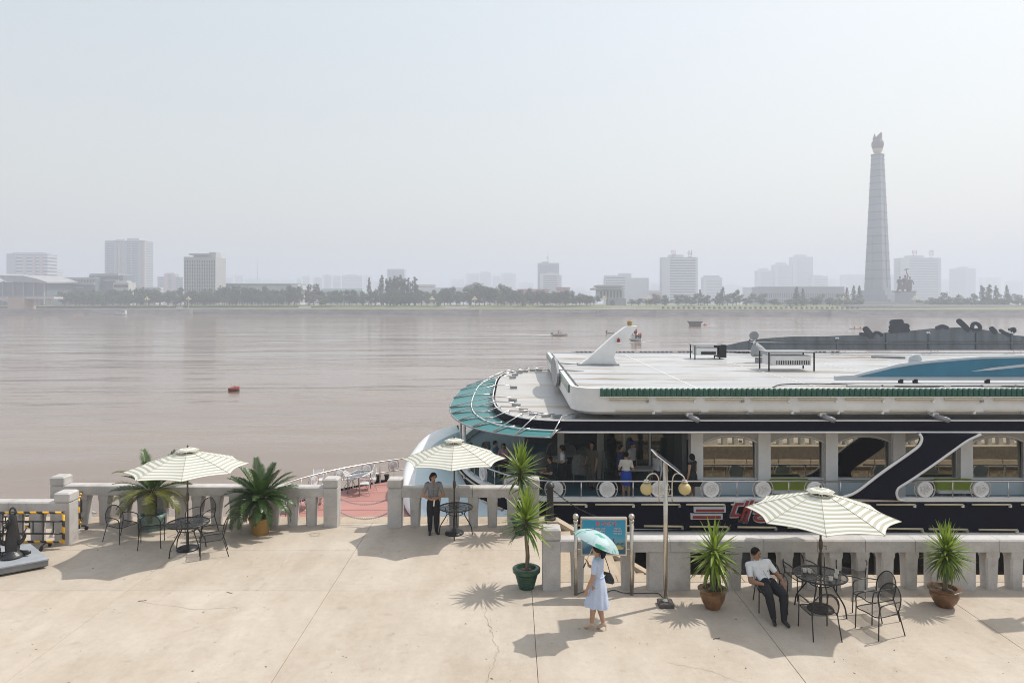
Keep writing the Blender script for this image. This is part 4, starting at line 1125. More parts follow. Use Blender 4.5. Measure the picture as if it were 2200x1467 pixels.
# ---- ship name on the hull
def hull_text(ch, px, py, size, shear):
    for m, off, dep, yy in ((B_BORD, 0.045, 0.05, 22.74), (B_SIGNR, 0.012, 0.02, 22.665)):
        me = text_mesh(ch, size, dep, 'ship_letter', off, shear); me.materials.append(m); p = at(px, py, yy)
        link('ship_letter' if m is B_SIGNR else 'ship_letter_rim', me, boat, p - BO, (R(90), 0, 0))
for ch, px in (('\ub300', 1587), ('\ub3d9', 1635), ('\uac15', 1684)): hull_text(ch, px, 1101, 0.74, 0.35)
for a, b, y0, y1 in ((1490, 1558, 1088, 1099), (1483, 1551, 1102, 1114)):
    p, q = at(a, y1, 22.74), at(b, y0, 22.74)
    MB(BO).box(p.x, q.x, 22.66, 22.78, p.z, q.z).build('name_bar_rim', B_BORD, boat); MB(BO).box(p.x+.06, q.x-.06, 22.645, 22.659, p.z+.03, q.z-.06).build('name_bar', B_SIGNR, boat)
# ---- window wall behind the side walkway
WY = 24.2
gx = 6.6
MB(BO).box(6.1, 36, WY+0.02, WY+0.14, -0.57, -0.02).build('window_sill_wall', B_PALE, boat)
MB(BO).box(6.1, 36, WY-0.05, WY+0.16, -0.02, 0.03).build('window_sill', B_WHITE, boat)
MB(BO).box(6.1, 36, WY+0.3, WY+0.4, 1.3, 1.84).build('head_wall', B_WALL, boat)
for k in range(13):
    x0 = gx + k*2.32; x1 = x0 + 1.9
    MB(BO).box(x0-0.44, x0-0.02, WY-0.18, WY+0.2, -0.57, 1.84).build('window_pier', B_WHITE, boat)
    wg = MB(BO).add([(x0, WY+0.055, 0.03), (x1, WY+0.055, 0.03), (x1, WY+0.115, 1.6), (x0, WY+0.115, 1.6), (x0, WY+0.07, 0.03), (x1, WY+0.07, 0.03), (x1, WY+0.13, 1.6), (x0, WY+0.13, 1.6)], [(0,1,2,3),(4,7,6,5),(0,4,5,1),(3,2,6,7),(0,3,7,4),(1,5,6,2)]).build('window', B_GLASS, boat)
    n = 12; P = [(x0-0.02, 1.84), (x0-0.02, 1.22)] + [(x0 + (x1-x0)*j/n, 1.22 + 0.22*math.sin(PI*j/n)**0.8) for j in range(1, n)] + [(x1+0.02, 1.22), (x1+0.02, 1.84)]
    MB(BO).prism(P, 'y', WY-0.06, WY+0.05).build('window_arch', B_WALL, wg)
    Q = [Vector((x0 + (x1-x0)*j/n, WY-0.07, 1.25 + 0.26*math.sin(PI*j/n)**0.8)) for j in range(n+1)]
    MB(BO).tube(Q, 0.02, 5).build('arch_trim', B_WHITE, wg)
    MB(BO).box(x1-0.09, x1+0.0, WY-0.03, WY+0.055, 0.03, 1.3).build('window_jamb', B_WALL, wg)
for a, b in ((1656, 1740), (2008, 2092)):
    x0, x1 = at(a, 1050, 23.8).x, at(b, 1050, 23.8).x
    bs = MB(BO).box(x0, x1, 23.55, 23.99, -0.34, -0.265).build('bench_seat', B_WHITE, boat)
    MB(BO).cbox(x0, x1, 23.72, 23.98, -0.26, 0.08, 0.05).build('bench_cushion', B_LIME, bs)
    for x in (x0+.1, x1-.16): MB(BO).box(x, x+0.06, 23.6, 23.95, -0.57, -0.345).build('bench_leg', B_GREY, bs)
# ---- glazed partition, columns and rear wall of the open bow saloon
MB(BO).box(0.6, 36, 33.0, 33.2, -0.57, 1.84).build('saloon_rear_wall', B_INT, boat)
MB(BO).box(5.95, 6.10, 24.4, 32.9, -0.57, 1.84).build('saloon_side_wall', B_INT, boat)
for px in (1205, 1290, 1345): x = at(px, 950, 26.5).x; MB(BO).box(x-0.12, x+0.12, 26.4, 26.64, -0.57, 1.84).build('saloon_column', B_WALL, boat)
for px0, px1 in ((1300, 1338), (1345, 1392), (1400, 1470)):
    a, b = at(px0, 950, 25.6).x, at(px1, 950, 25.6).x
    MB(BO).box(a, b, 25.6, 25.62, -0.5, 1.8).build('partition_glass', B_CLEAR, boat)
for px in (1341, 1396): x = at(px, 950, 25.6).x; MB(BO).box(x-0.04, x+0.04, 25.56, 25.66, -0.57, 1.84).build('partition_mullion', B_WALL, boat)
MB(BO).tube([at(990, 915, 28.6) + Vector((0,0,.1)), at(991, 990, 28.6)], 0.05, 8).build('bow_stanchion', B_STEEL, boat); MB(BO).tube([at(998, 915, 28.4), at(999, 985, 28.4)], 0.06, 8).build('bow_stanchion', B_WHITE, boat)
# ---- upper deck slab, navy fascia, trims
slab_of(nose(2.55, 3.25, 8.62, 3.6, 0), 1.86, 2.20, 'upper_deck', B_DECK2)
U0 = nose(2.5, 3.3, 8.7, 3.6, 0, m=60)
mb = MB(BO); mb.grid([[Vector((p.x, p.y, 1.86)) for p in U0], [Vector((p.x, p.y, 2.22)) for p in U0]]); mb.build('navy_fascia', B_NAVY, boat, 30)
rimU = lambda z, r, m, nm: MB(BO).tube([Vector((p.x, p.y, z)) for p in U0], r, 6).build(nm, m, boat, 0)
rimU(1.85, 0.035, B_WHITE, 'fascia_trim'); rimU(2.23, 0.025, B_WHITE, 'fascia_cap')
# ---- teal canopy on struts
CO = [p for p in nose(2.0, 4.65, 9.15, 2.6, 1.76, m=70)]; CI = nose(2.5, 3.28, 8.66, 3.6, 1.93, m=70)
ids = [i for i, p in enumerate(CO) if p.x < 1.3]
co, ci = [CO[i] for i in ids], [CI[i] for i in ids]
NPAN = 14
for k in range(NPAN):
    i0 = round(k*(len(ids)-1)/NPAN); i1 = round((k+1)*(len(ids)-1)/NPAN)
    rows = [[a.lerp(b, u) + Vector((0, 0, 0.06*math.sin(PI*u))) for a, b in zip(co[i0:i1+1], ci[i0:i1+1])] for u in (0, .25, .5, .75, 1)]
    MB(BO).grid(rows).build('canopy_sheet', B_TEAL, boat, 0)
MB(BO).tube(co, 0.03, 6).build('canopy_edge', B_GREY, boat, 0); MB(BO).tube([a.lerp(b, .5) + Vector((0,0,.10)) for a, b in zip(co, ci)], 0.022, 6).build('canopy_hoop', B_WHITE, boat, 0)
for k in range(NPAN+1):
    i = min(len(ids)-1, round(k*(len(ids)-1)/NPAN)); a, b = co[i], ci[i]
    MB(BO).tube([a + Vector((0,0,.03)), a.lerp(b, .5) + Vector((0,0,.10)), b + Vector((0,0,.04))], 0.024, 6).build('canopy_rib', B_STEEL, boat, 0)
    t_ = Vector((b.x, b.y, 2.36)); o_ = (t_ - a); o_.z = 0; o_.normalize()
    MB(BO).tube([a + Vector((0,0,.05)), t_], 0.022, 6).build('canopy_strut', B_STEEL, boat, 0); MB(BO).tube([t_, Vector((b.x, b.y, 1.97))], 0.02, 6).build('canopy_strut', B_STEEL, boat, 0)
    MB(BO).tube([t_, t_ + o_*0.75], 0.02, 6).build('canopy_stay', B_STEEL, boat, 0)
    e = t_ + o_*0.85; MB(BO).obox((e.x, e.y, 2.27), (0.32, 0.12, 0.10), (0, 0, math.atan2(o_.y, o_.x))).build('deck_clamp', B_GREY, boat)
# ---- roof box with rounded corner
RX0, RY0, RY1 = 2.0, 23.0, 39.8
def rbox(x0, y0, y1, r, xe=36):
    P = [Vector((xe, y0, 0)), Vector((14, y0, 0))] + [Vector((x0+r - r*math.sin(a), y0+r - r*math.cos(a), 0)) for a in [PI/2*k/8 for k in range(9)]] + [Vector((x0, y1, 0)), Vector((xe, y1, 0))]
    return P
def lz(P, z, dx=0.0): return [Vector((p.x, p.y, z)) for p in P]
RB = rbox(RX0, RY0, RY1, 0.95); RB2 = rbox(RX0+0.14, RY0+0.14, RY1-.14, 0.82); RB3 = rbox(RX0+0.30, RY0+0.30, RY1-.3, 0.7); RBu = rbox(RX0+0.22, RY0+0.25, RY1-.2, 0.8)
MB(BO).loft([lz(RBu, 2.38), lz(RB, 2.50), lz(RB, 3.27), lz(RB2, 3.27), lz(RB2, 3.16)], False, False).build('roof_parapet', B_WHITE, boat, 30)
MB(BO).loft([lz(RB2, 3.12), lz(RB2, 3.15)], True, True).build('roof_gutter', B_GREY, boat)
MB(BO).loft([lz(RB3, 3.14), lz(RB3, 3.22)], True, True).build('roof_sheet', B_ROOF, boat)
MB(BO).loft([lz(rbox(3.4, 23.9, 39, .5), 2.15), lz(rbox(3.4, 23.9, 39, .5), 2.44)], True, True).build('roof_underbox', B_GREY, boat)
MB(BO).loft([lz(RBu, 2.385), lz(RBu, 2.43)], True, True).build('roof_soffit', B_WHITE, boat)
# roof sheets: seams
for x in (6.2, 10.4, 14.6, 18.8): MB(BO).box(x-0.02, x+0.02, 23.4, 39.4, 3.215, 3.232).build('roof_seam', B_WHITE, boat)
# green tiles along the near edge and the bow edge
tm = MB()
tm.loft([[(-0.082, -0.02, 0), (-0.07, -0.055, 0), (-0.03, -0.085, 0), (0.03, -0.085, 0), (0.07, -0.055, 0), (0.082, -0.02, 0)], [(-0.082, -0.02, 0.22), (-0.07, -0.05, 0.22), (-0.03, -0.08, 0.22), (0.03, -0.08, 0.22), (0.07, -0.05, 0.22), (0.082, -0.02, 0.22)],
         [(-0.06, 0.02, 0.262), (-0.05, -0.01, 0.265), (-0.03, -0.03, 0.268), (0.03, -0.03, 0.268), (0.05, -0.01, 0.265), (0.06, 0.02, 0.262)]], True, True)
TILE = tm.mesh('edge_tile', 40); TILE.materials.append(B_GREEN)
x = 2.98
while x < 20.5:
    link('edge_tile', TILE, boat, Vector((x, RY0-0.0, 3.02)) - BO); x += 0.178
MB(BO).box(2.88, 36, RY0-0.07, RY0-0.003, 2.985, 3.015).build('tile_ledge', B_WHITE, boat)
MB(BO).box(RX0-0.05, RX0-0.004, 24.2, 28.4, 2.98, 3.25).build('green_bow_strip', B_GREEN, boat); MB(BO).box(RX0-0.05, RX0-0.004, 34.5, 39.6, 2.98, 3.25).build('green_bow_strip', B_GREEN, boat)
P = [(30.7 + 2.2*math.cos(a), 3.08 + 0.60*math.sin(a)) for a in [2*PI*k/28 for k in range(28)]]
MB(BO).prism(P, 'x', 1.84, 1.94).build('bow_emblem', B_GREY, boat)
for y in (29.2, 32.6): MB(BO).tube([(1.92, y, 3.3), (3.0, y, 3.22)], 0.03, 6).build('emblem_stay', B_GREY, boat)
# drain spouts under the roof edge
for px in (1485, 1773, 2016):
    p = at(px, 897, 22.9)
    MB(BO).tube([(p.x-.05, 23.5, 2.42), (p.x-.02, 23.1, 2.36), (p.x+.12, 22.55, 2.30)], 0.085, 10).build('drain_spout', B_GREY, boat, 0); MB(BO).box(p.x-.12, p.x+.08, 23.0, 23.2, 2.36, 2.47).build('spout_bracket', B_WHITE, boat)
# ---- roof furniture
fin = [at(*q, 32.3) for q in ((1245,782),(1262,770),(1290,745),(1318,720),(1338,705),(1346,701),(1368,700.5),(1366,704),(1352,722),(1335,742),(1322,755),(1318,764),(1320,775),(1326,782))]
MB(BO).prism([(p.x, p.z) for p in fin], 'y', 32.05, 32.55).build('mast_fin', B_WHITE, boat)
p = at(1285, 783, 32.3); MB(BO).box(p.x-.95, p.x+.92, 31.85, 32.75, 3.22, 3.29).build('fin_base', B_GREY, boat)
p = at(1353, 700, 32.3); MB(BO).lathe([(.10, 0), (.10, .06), (.13, .07), (.11, .2), (.13, .22), (.10, .24)], 14, p).build('mast_lantern', mat('lantern brass glass', (0.35, 0.25, 0.10), 0.3), boat, 30)
p = at(1329, 735, 31.95); MB(BO).lathe([(.14, -.06), (.14, -.02), (.06, 0)], 12, p).build('beacon_base', B_WHITE, boat); MB(BO).ball(p + Vector((0,0,.07)), (.07,.07,.12), 10, 8).build('red_beacon', mat('red beacon glass', (0.30, 0.02, 0.02), 0.2), boat, 0)
def ac_unit(px0, px1, y0, y1, d, nm):
    Y = FPX*(CAM_H-3.22)/(y1-650); a, b = at(px0, y1, Y), at(px1, y0, Y); h = b.z - 3.22
    zb = 3.22
    MB(BO).cbox(a.x+.1, b.x-.1, Y+.05, Y+d, zb+h*.30, zb+h*.82, .02).build(nm, B_WHITE, boat); un = COL.objects[-1]
    for x in (a.x, b.x):
        for y in (Y, Y+d): MB(BO).box(x-.025, x+.025, y-.025, y+.025, zb, zb+h).build('unit_frame_leg', B_DARK, un)
    MB(BO).box(a.x-.05, b.x+.05, Y-.06, Y+d+.06, zb+h, zb+h+.03).build('unit_shade_roof', B_GREY, un)
    for k in range(15):
        x = a.x + .35 + (b.x-a.x-.55)*k/14; MB(BO).box(x-.018, x+.018, Y+.03, Y+.049, zb+h*.34, zb+h*.56).build('unit_louvre', B_DARK, un)
    return Y, a, b
ac_unit(1652, 1749, 757, 797, 1.1, 'cooling_unit'); Y, a, b = ac_unit(1493, 1546, 742, 772, 0.9, 'cooling_unit')
MB(BO).box(b.x+.02, b.x+.35, Y, Y+.9, 3.3, 3.95).build('cooling_unit_vent', B_DARK, boat)
p = at(1632, 779, 33.5); q = p + Vector((0, 0, 0.25))
MB(BO).obox(p + Vector((0,0,.12)), (.35, .3, .24)).build('searchlight_base', B_GREY, boat); MB(BO).tube([p+Vector((.3,0,.42)), p+Vector((0,0,.55)), p+Vector((-.22,0,.62)), p+Vector((-.3,0,.64))], [.16,.27,.36,.33], 14).build('searchlight_drum', B_GREY, boat, 30)
MB(BO).tube([p+Vector((-.28,0,.9)), p+Vector((-.2,0,1.25))], .04, 6).build('searchlight_arm', B_WHITE, boat); MB(BO).tube([p+Vector((-.27,-.06,1.3)), p+Vector((-.27,.06,1.3))], .21, 14).build('searchlight_disc', B_GREY, boat, 30)
for px0, px1, yy in ((1872, 1945, 768), (1556, 1620, 757)):
    a, b = gp(px0, yy-2, 3.3), gp(px1, yy, 3.3); MB(BO).tube([a, b], .06, 8).build('roof_pipe', B_GREY, boat)
# black string of light fittings along the far edge
for k in range(62):
    x = 3.6 + k*0.24
    if k % 9 != 5: MB(BO).box(x, x+0.15, 39.3, 39.36, 3.3, 3.36).build('edge_lamp', B_DARK, boat)
MB(BO).tube([(3.4, 39.33, 3.33), (18.5, 39.33, 3.33)], .012, 4).build('edge_lamp_wire', B_DARK, boat)
# cables and lamp troughs on the near roof edge
MB(BO).tube(spline([gp(1660,832,3.25), gp(1680,826,3.26), (gp(1750,824,3.26)), gp(1830,826,3.26), gp(1950,830,3.25), gp(2080,829,3.25), gp(2200,830,3.25)], 5), .02, 5).build('roof_cable', B_DARK, boat)
for px0, px1 in ((1820,1890),(1897,2040),(2110,2178),(2184,2260)):
    a, b = gp(px0, 829, 3.25), gp(px1, 829, 3.25); MB(BO).box(a.x, b.x, a.y-.08, a.y+.08, 3.225, 3.29).build('lamp_trough', B_WALL, boat)
# ---- signs on the roof: blue panel near, dark lettered back far
def pl2(q, Y): p = at(q[0], q[1], Y); return (p.x, p.z)
outer = [(1795,817),(1795,808),(1835,806),(1868,797),(1900,790),(1930,782),(1960,778),(2000,774),(2050,770),(2110,766),(2200,764),(2300,766),(2400,774),(2480,787),(2560,806),(2600,808),(2600,817)]
MB(BO).prism([pl2(q, 25.0) for q in outer], 'y', 25.0, 25.14).build('blue_sign_board', B_BORD, boat)
inner = [(1842,809.5),(1880,801),(1920,791),(1960,784.5),(2000,780),(2050,775.5),(2110,771),(2200,769),(2300,771),(2400,779),(2480,791),(2555,809.5)]
MB(BO).prism([pl2(q, 24.98) for q in inner], 'y', 24.975, 24.997).build('blue_sign_panel', B_BLUE, boat)
MB(BO).prism([pl2(q, 24.96) for q in ((2085,798),(2130,790),(2200,782),(2300,778),(2300,783),(2200,788),(2130,795))], 'y', 24.955, 24.972).build('sign_swoosh', B_BORD, boat)
p = at(1968, 775, 25.1); MB(BO).tube([p, p + Vector((0,.1,0))], .22, 20).build('sign_disc', B_BORD, boat, 30)
for px in (1935, 1966, 2121): p = at(px, 822, 25.05); MB(BO).tube([(p.x, 25.05, 3.22), (p.x, 25.05, 3.36)], .09, 8).build('sign_foot', B_DARK, boat)
back = [(1560,752),(1560,742),(1600,733),(1640,727),(1700,723),(1780,722),(1860,719),(1910,714),(1960,710),(2000,706),(2060,703),(2120,709),(2160,718),(2200,722),(2300,730),(2400,742),(2400,752)]
SY = 38.6
MB(BO).prism([pl2(q, SY) for q in back], 'y', SY+.002, SY+.03).build('sign_back_panel', B_SLATE, boat)
for px in (1611, 1799, 1905, 1996, 2098, 2174): a, b = at(px, 751, SY-.03), at(px, 728 if px < 1900 else 716, SY-.03); MB(BO).tube([a, b], .05, 5).build('sign_batten', B_SLATE, boat)
for px in (1800, 1996, 2174):
    a = at(px, 726 if px < 1900 else 714, SY-.05); MB(BO).tube([a, gp(px+20, 757, 3.24)], .05, 6).build('sign_stay', B_WHITE, boat); MB(BO).tube([a + Vector((-.1,0,0)), gp(px+4, 756, 3.24)], .05, 6).build('sign_stay', B_WHITE, boat)
MB(BO).tube([at(1612, 736, SY-.05), at(1990, 738, SY-.05)], .05, 6).build('sign_girder', B_SLATE, boat); MB(BO).tube([at(1912, 737, SY-.05), at(2200, 737, SY-.05)], .05, 6).build('sign_girder', B_SLATE, boat)
def stroke(pts, w, nm='sign_letter_stroke'):
    P = spline([(x, y, 0) for x, y in pts], 4) if len(pts) > 2 else [Vector((x, y, 0)) for x, y in pts]
    k = SY/FPX; L, Rr = [], []
    n = len(P); out = []
    for i, p in enumerate(P):
        dv = (P[min(i+1, n-1)] - P[max(i-1, 0)]).normalized(); nv = Vector((-dv.y, dv.x, 0)); L.append(p + nv*w/2); Rr.append(p - nv*w/2)
    def cap(c, a0): return [c + Vector((math.cos(a0+t), math.sin(a0+t), 0))*w/2 for t in [PI*j/6 for j in range(1, 6)]]
    d1 = (P[-1]-P[-2]); a1 = math.atan2(d1.y, d1.x); d0 = (P[1]-P[0]); a0 = math.atan2(d0.y, d0.x)
    poly = L + list(reversed(cap(P[-1], a1-PI/2))) + list(reversed(Rr)) + list(reversed(cap(P[0], a0+PI/2)))
    MB(BO).prism([pl2((p.x, p.y), SY) for p in poly], 'y', SY-.02-rnd.uniform(0,.02), SY+.05+rnd.uniform(0,.02)).build(nm, B_LETTER, boat)
stroke([(1860,707),(1866,714),(1872,722)], 12); stroke([(1850,717),(1862,719)], 7); stroke([(1877,719),(1882,714),(1890,716),(1894,720)], 6)
stroke([(1918,693),(1935,692)], 13); stroke([(1916,703),(1938,700),(1948,701)], 12); stroke([(1914,711),(1935,710),(1950,709)], 9)
stroke([(2014,704),(2024,701),(2034,704)], 8); stroke([(2061,690),(2070,698),(2080,708)], 11); stroke([(2089,704),(2091,696),(2099,695),(2106,702),(2104,708),(2092,709)], 7); stroke([(2131,706),(2138,713)], 10); stroke([(2150,710),(2160,716),(2172,721)], 7); stroke([(2170,708),(2178,706),(2180,711),(2174,714)], 6)
# ================================================================== terrace: balustrades, stairs, chains
def balustrade(lab, Y, x0, x1, posts, balus, wides, joints, slope=0.0, h=1.08, name='balustrade'):
    t = thing(name, lab, 'balustrade', ((x0+x1)/2, Y, 0)); o = t.location
    hw = 0.17
    for px in posts:
        y = Y + slope*(px - (x0+x1)/2)
        po = MB(o).cbox(px-0.19, px+0.19, y-0.19, y+0.19, 0, 1.06, 0.012).build('post', M_GRAN, t)
        MB(o).cbox(px-0.165, px+0.165, y-0.165, y+0.165, 1.061, 1.09, 0.01).build('post_neck', M_GRAN, po)
        MB(o).cbox(px-0.20, px+0.20, y-0.20, y+0.20, 1.091, 1.315, 0.02, 0.035).build('post_cap', M_GRAN, po)
    edges = [x0] + sorted(joints) + [x1]
    for a, b in zip(edges[:-1], edges[1:]):
        if b - a < .05: continue
        ya, yb_ = Y + slope*(a-(x0+x1)/2), Y + slope*(b-(x0+x1)/2); g = 0.004
        def sec(x, y): return [(x, y-hw, .82), (x, y-hw, 1.05), (x, y-hw+.03, h), (x, y+hw-.03, h), (x, y+hw, 1.05), (x, y+hw, .82)]
        MB(o).loft([sec(a+g, ya), sec(b-g, yb_)], True, True).build('handrail_stone', M_GRAN, t)
    for bx in balus:
        y = Y + slope*(bx-(x0+x1)/2)
        w0, w1 = 0.124, 0.145
        def ring(w, z, c): return [(bx-w+c, y-w, z), (bx+w-c, y-w, z), (bx+w, y-w+c, z), (bx+w, y+w-c, z), (bx+w-c, y+w, z), (bx-w+c, y+w, z), (bx-w, y+w-c, z), (bx-w, y-w+c, z)]
        MB(o).loft([ring(w0, 0, .035), ring(w0+.014, .64, .035), ring(w1, .71, .012), ring(w1, .819, .01)], True, True).build('baluster', M_GRAN, t)
    for a, b in wides:
        MB(o).cbox(a, b, Y-.15, Y+.15, 0, .819, .02).build('wide_pier', M_GRAN, t)
    return t
def xs(pxs, Y): return [(p-1100)/FPX*Y for p in pxs]
YL = 19.25
lx0, lx1 = xs((126, 716), YL)
balustrade('long granite balustrade behind the two sago palms on the left', YL, lx0, lx1, (lx0, lx1), xs((178, 224, 269, 308, 348, 389, 427, 467, 508, 549, 591, 632, 672), YL), (), xs((330, 520), YL), -0.03)
mx0, mx1 = xs((850, 1143), 19.1)
balustrade('short granite balustrade behind the standing attendant', 19.1, mx0, mx1, (mx0, mx1), xs((893, 935, 976, 1017, 1058, 1100), 19.1), (), xs((1016,), 19.1))
YR = 14.95
rx0 = (1184-1100)/FPX*YR
balustrade('long granite balustrade in front of the boat on the right terrace', YR, rx0, 25.5, (rx0,), xs([1240, 1348, 1576, 1630, 1685, 1738, 1790, 1847, 1901, 1952, 2124, 2177] + [2230+53*k for k in range(26) if k % 11 not in (7, 8)], YR), [tuple(xs((1391, 1480), YR)), tuple(xs((1992, 2088), YR)), tuple(xs((2590, 2680), YR)), tuple(xs((3174, 3264), YR))], xs((1436, 1635, 1749, 1851, 1957, 2136, 2250, 2420, 2600, 2780, 2960, 3200, 3420), YR))
YF = 17.75
fx1 = (143-1100)/FPX*YF
balustrade('granite balustrade behind the anchor at the left edge', YF, -15.2, fx1, (fx1,), xs((82, 36, -10, -56), YF), (), xs((28,), YF))
# chains across the opening
def chain(p0, p1, sag, lab, n=46, r=.024, m=None, nm='hanging_chain'):
    p0, p1 = Vector(p0), Vector(p1); t = thing(nm, lab, 'chain', tuple(p0.lerp(p1, .5) - Vector((0,0,sag))), 0)
    pts = [p0.lerp(p1, k/n) - Vector((0, 0, sag*4*(k/n)*(1-k/n))) for k in range(n+1)]
    lk = MB().tube([(0.034*math.cos(a), 0.017*math.sin(a), 0) for a in [2*PI*j/10 for j in range(10)]], .007, 5, closed=True).mesh('chain_link', 0)
    lk.materials.append(m or mat('galvanised chain', (0.42, 0.41, 0.40), .4, metal=.7))
    for k in range(n):
        a, b = pts[k], pts[k+1]; c = (a+b)/2; d = (b-a)
        q = d.to_track_quat('X', 'Z')
        if k % 2: q = q @ Quaternion((1, 0, 0), R(90))
        o = link('chain_link', lk, t, c - Vector(t.location)); o.rotation_mode = 'QUATERNION'; o.rotation_quaternion = q
        o.scale = (d.length/0.050, 1.0, 1.0)
    return t
chain((lx1+.19, YL-.0, .70), (mx0-.19, 19.1, .74), .16, 'upper steel chain hanging across the gap between granite posts')
chain((lx1+.19, YL-.0, .33), (mx0-.19, 19.1, .36), .18, 'lower steel chain hanging across the gap between granite posts')
# ---- stairs going down beside the right terrace, and mooring bollards
st = thing('quay_stairs', 'tan stone stairs with a sloping side wall descending behind the notice board', 'stairs', (2.4, 17.5, -2.05))
nS = 11
for k in range(nS):
    x0 = 1.02 + k*.29; z1 = -0.02 - k*.165
    MB(st.location).cbox(x0, x0+.286 if k < nS-1 else x0+.6, 15.70, 19.25, -2.4, z1, .01).build('step', M_COPE, st)
prof = [(0.97, .02), (1.25, .02), (4.05, -1.62), (4.05, -2.4), (0.97, -2.4)]
MB(st.location).prism(prof, 'y', 19.28, 19.62).build('side_wall', M_COPE, st)
prof = [(0.96, .06), (1.28, .06), (4.12, -1.60), (4.12, -1.72), (1.26, -.05), (0.96, -.05)]
MB(st.location).prism(prof, 'y', 19.24, 19.66).build('side_wall_cap', M_COPE, st)
struct(MB().box(0.96, 4.6, 15.69, 19.7, -5.4, -2.41).build('stair_base_ground', M_MORTAR))
struct(MB().box(3.6, 34, 17.61, 19.7, -2.6, -2.06).build('lower_quay_pavement', M_COPE))
BK = mat('black cast iron', (0.014, 0.014, 0.015), .45, var=.2, scale=6)
def bollard(x, y, z, lab, h=1.0):
    t = thing('mooring_post', lab, 'bollard', (x, y, z))
    MB().lathe([(.16, 0), (.16, .05), (.10, .07), (.09, h*.9)], 14).build('post', BK, t, 30)
    MB().lathe([(.12, h*.9), (.13, h*.94), (.10, h), (.04, h+.04)], 14).build('post_cap', BK, t, 30)
bollard(1.06, 19.45, .06, 'black iron mooring post at the head of the stairs, behind the yucca')
bollard(4.25, 18.3, -2.05, 'black iron mooring post at the foot of the stairs')
chain((1.06, 19.45, .95), (3.9, 22.7, -.9), .35, 'dark mooring chain running from the stair head to the hull', 70, m=BK, nm='mooring_chain')
# ---- pots, plants
SOIL = mat('potting soil', (0.09, 0.06, 0.04), .95, var=.4, scale=20)
LEAFY = mat('yucca leaf', (0.22, 0.31, 0.035), .38, var=.35, scale=2.0, trans=.35, spec=.5)
LEAFD = mat('yucca older leaf', (0.085, 0.145, 0.028), .42, var=.35, scale=2.0, trans=.15, spec=.5)
CYC = mat('sago frond', (0.055, 0.11, 0.022), .38, var=.4, scale=3, trans=.15, spec=.5)
CYCY = mat('sago yellowing frond', (0.16, 0.17, 0.035), .45, var=.35, scale=3, trans=.2)
TRK = mat('shaggy trunk', (0.07, 0.05, 0.035), .95, var=.4, scale=14, bump=.8, bscale=40)
TRY = mat('yucca trunk', (0.17, 0.13, 0.09), .9, var=.3, scale=12, bump=.5, bscale=30)
def leaf_mesh(L, w, bend, seed):
    rr = random.Random(seed); n = 6; c = [Vector((0, 0, 0))]; a = 0.0; d = Vector((1, 0, 0))
    for k in range(n):
        a -= bend/n*(k/n+.4); c.append(c[-1] + Vector((math.cos(a), 0, math.sin(a)))*L/n)
    ws = [w*.6, w*.95, w, w*.92, w*.7, w*.4, .001]
    l = [p + Vector((0, q/2, q*.18)) for p, q in zip(c, ws)]; r = [p + Vector((0, -q/2, q*.18)) for p, q in zip(c, ws)]
    return MB().grid([l, c, r]).mesh('leaf', 0)
YLF = {}
for i, (L, w, b) in enumerate(((.62, .064, .08), (.62, .062, .2), (.66, .062, .4), (.64, .058, .9), (.58, .054, 1.6))):
    for m, kk in ((LEAFY, False), (LEAFD, True), (mat('dried yucca leaf', (0.26, 0.20, 0.09), .7, var=.3, scale=3), 'dry')):
        me = leaf_mesh(L, w*(.8 if kk == 'dry' else 1), b, i); me.materials.append(m); YLF[(i, kk)] = me
def yucca(t, z0, heads, trunk):
    """heads: (x, y, z, size, count, droop)"""
    for P, r0, r1 in trunk:
        n = len(P); MB().tube(spline(P, 5), [r0 + (r1-r0)*k/((n-1)*5) for k in range((n-1)*5+1)], 9).build('trunk', TRY, t, 0)
    for (x, y, z, s, cnt, droop, *e0) in heads:
        top_ = R(e0[0]) if e0 else R(88)
        for k in range(cnt):
            u = (k+.5)/cnt; az = k*2.39996 + rnd.uniform(-.25, .25)
            el = top_ - (top_ + droop)*u**0.85 + rnd.uniform(-.12, .12)
            i = 0 if u < .25 else 1 if u < .5 else 2 if u < .72 else (3 if droop > .6 else 2) if u < .9 else (4 if droop > .6 else 3)
            o = link('leaf', YLF[(i, 'dry' if (u > .7 and rnd.random() < .13) else (u > .62 and rnd.random() < .75))], t, (x, y, z - .30*s*u + .06))
            o.rotation_euler = (rnd.uniform(-.3, .3), -el, az); q = s*rnd.uniform(.82, 1.12); o.scale = (q, q, q)
def pot(t, prof, m, soil_r, soil_z, n=28, smooth=35):
    pp_ = MB().lathe(prof, n, caps=False).build('pot', m, t, smooth); MB().lathe([(.001, soil_z+.03), (soil_r*.6, soil_z+.015), (soil_r, soil_z)], n).build('soil', SOIL, pp_)
G_POT = mat('green glazed pot', (0.018, 0.07, 0.035), .3, var=.3, scale=5, spec=.6)
Y_POT = mat('ochre plastic pot', (0.34, 0.20, 0.055), .45, var=.15, scale=3)
A_POT = mat('celadon glazed pot', (0.30, 0.46, 0.43), .35, var=.12, scale=5)
O_POT = mat('brown glazed pot', (0.19, 0.09, 0.035), .28, var=.5, scale=7, spec=.6)
def plain_pot(r, h, rim=.04): return [(.001, .0), (r*.72, 0), (r*.76, .03), (r*.95, h-.12), (r, h-.09), (r+rim, h-.07), (r+rim+.01, h-.02), (r+rim-.02, h), (r-.03, h), (r-.06, h-.10)]
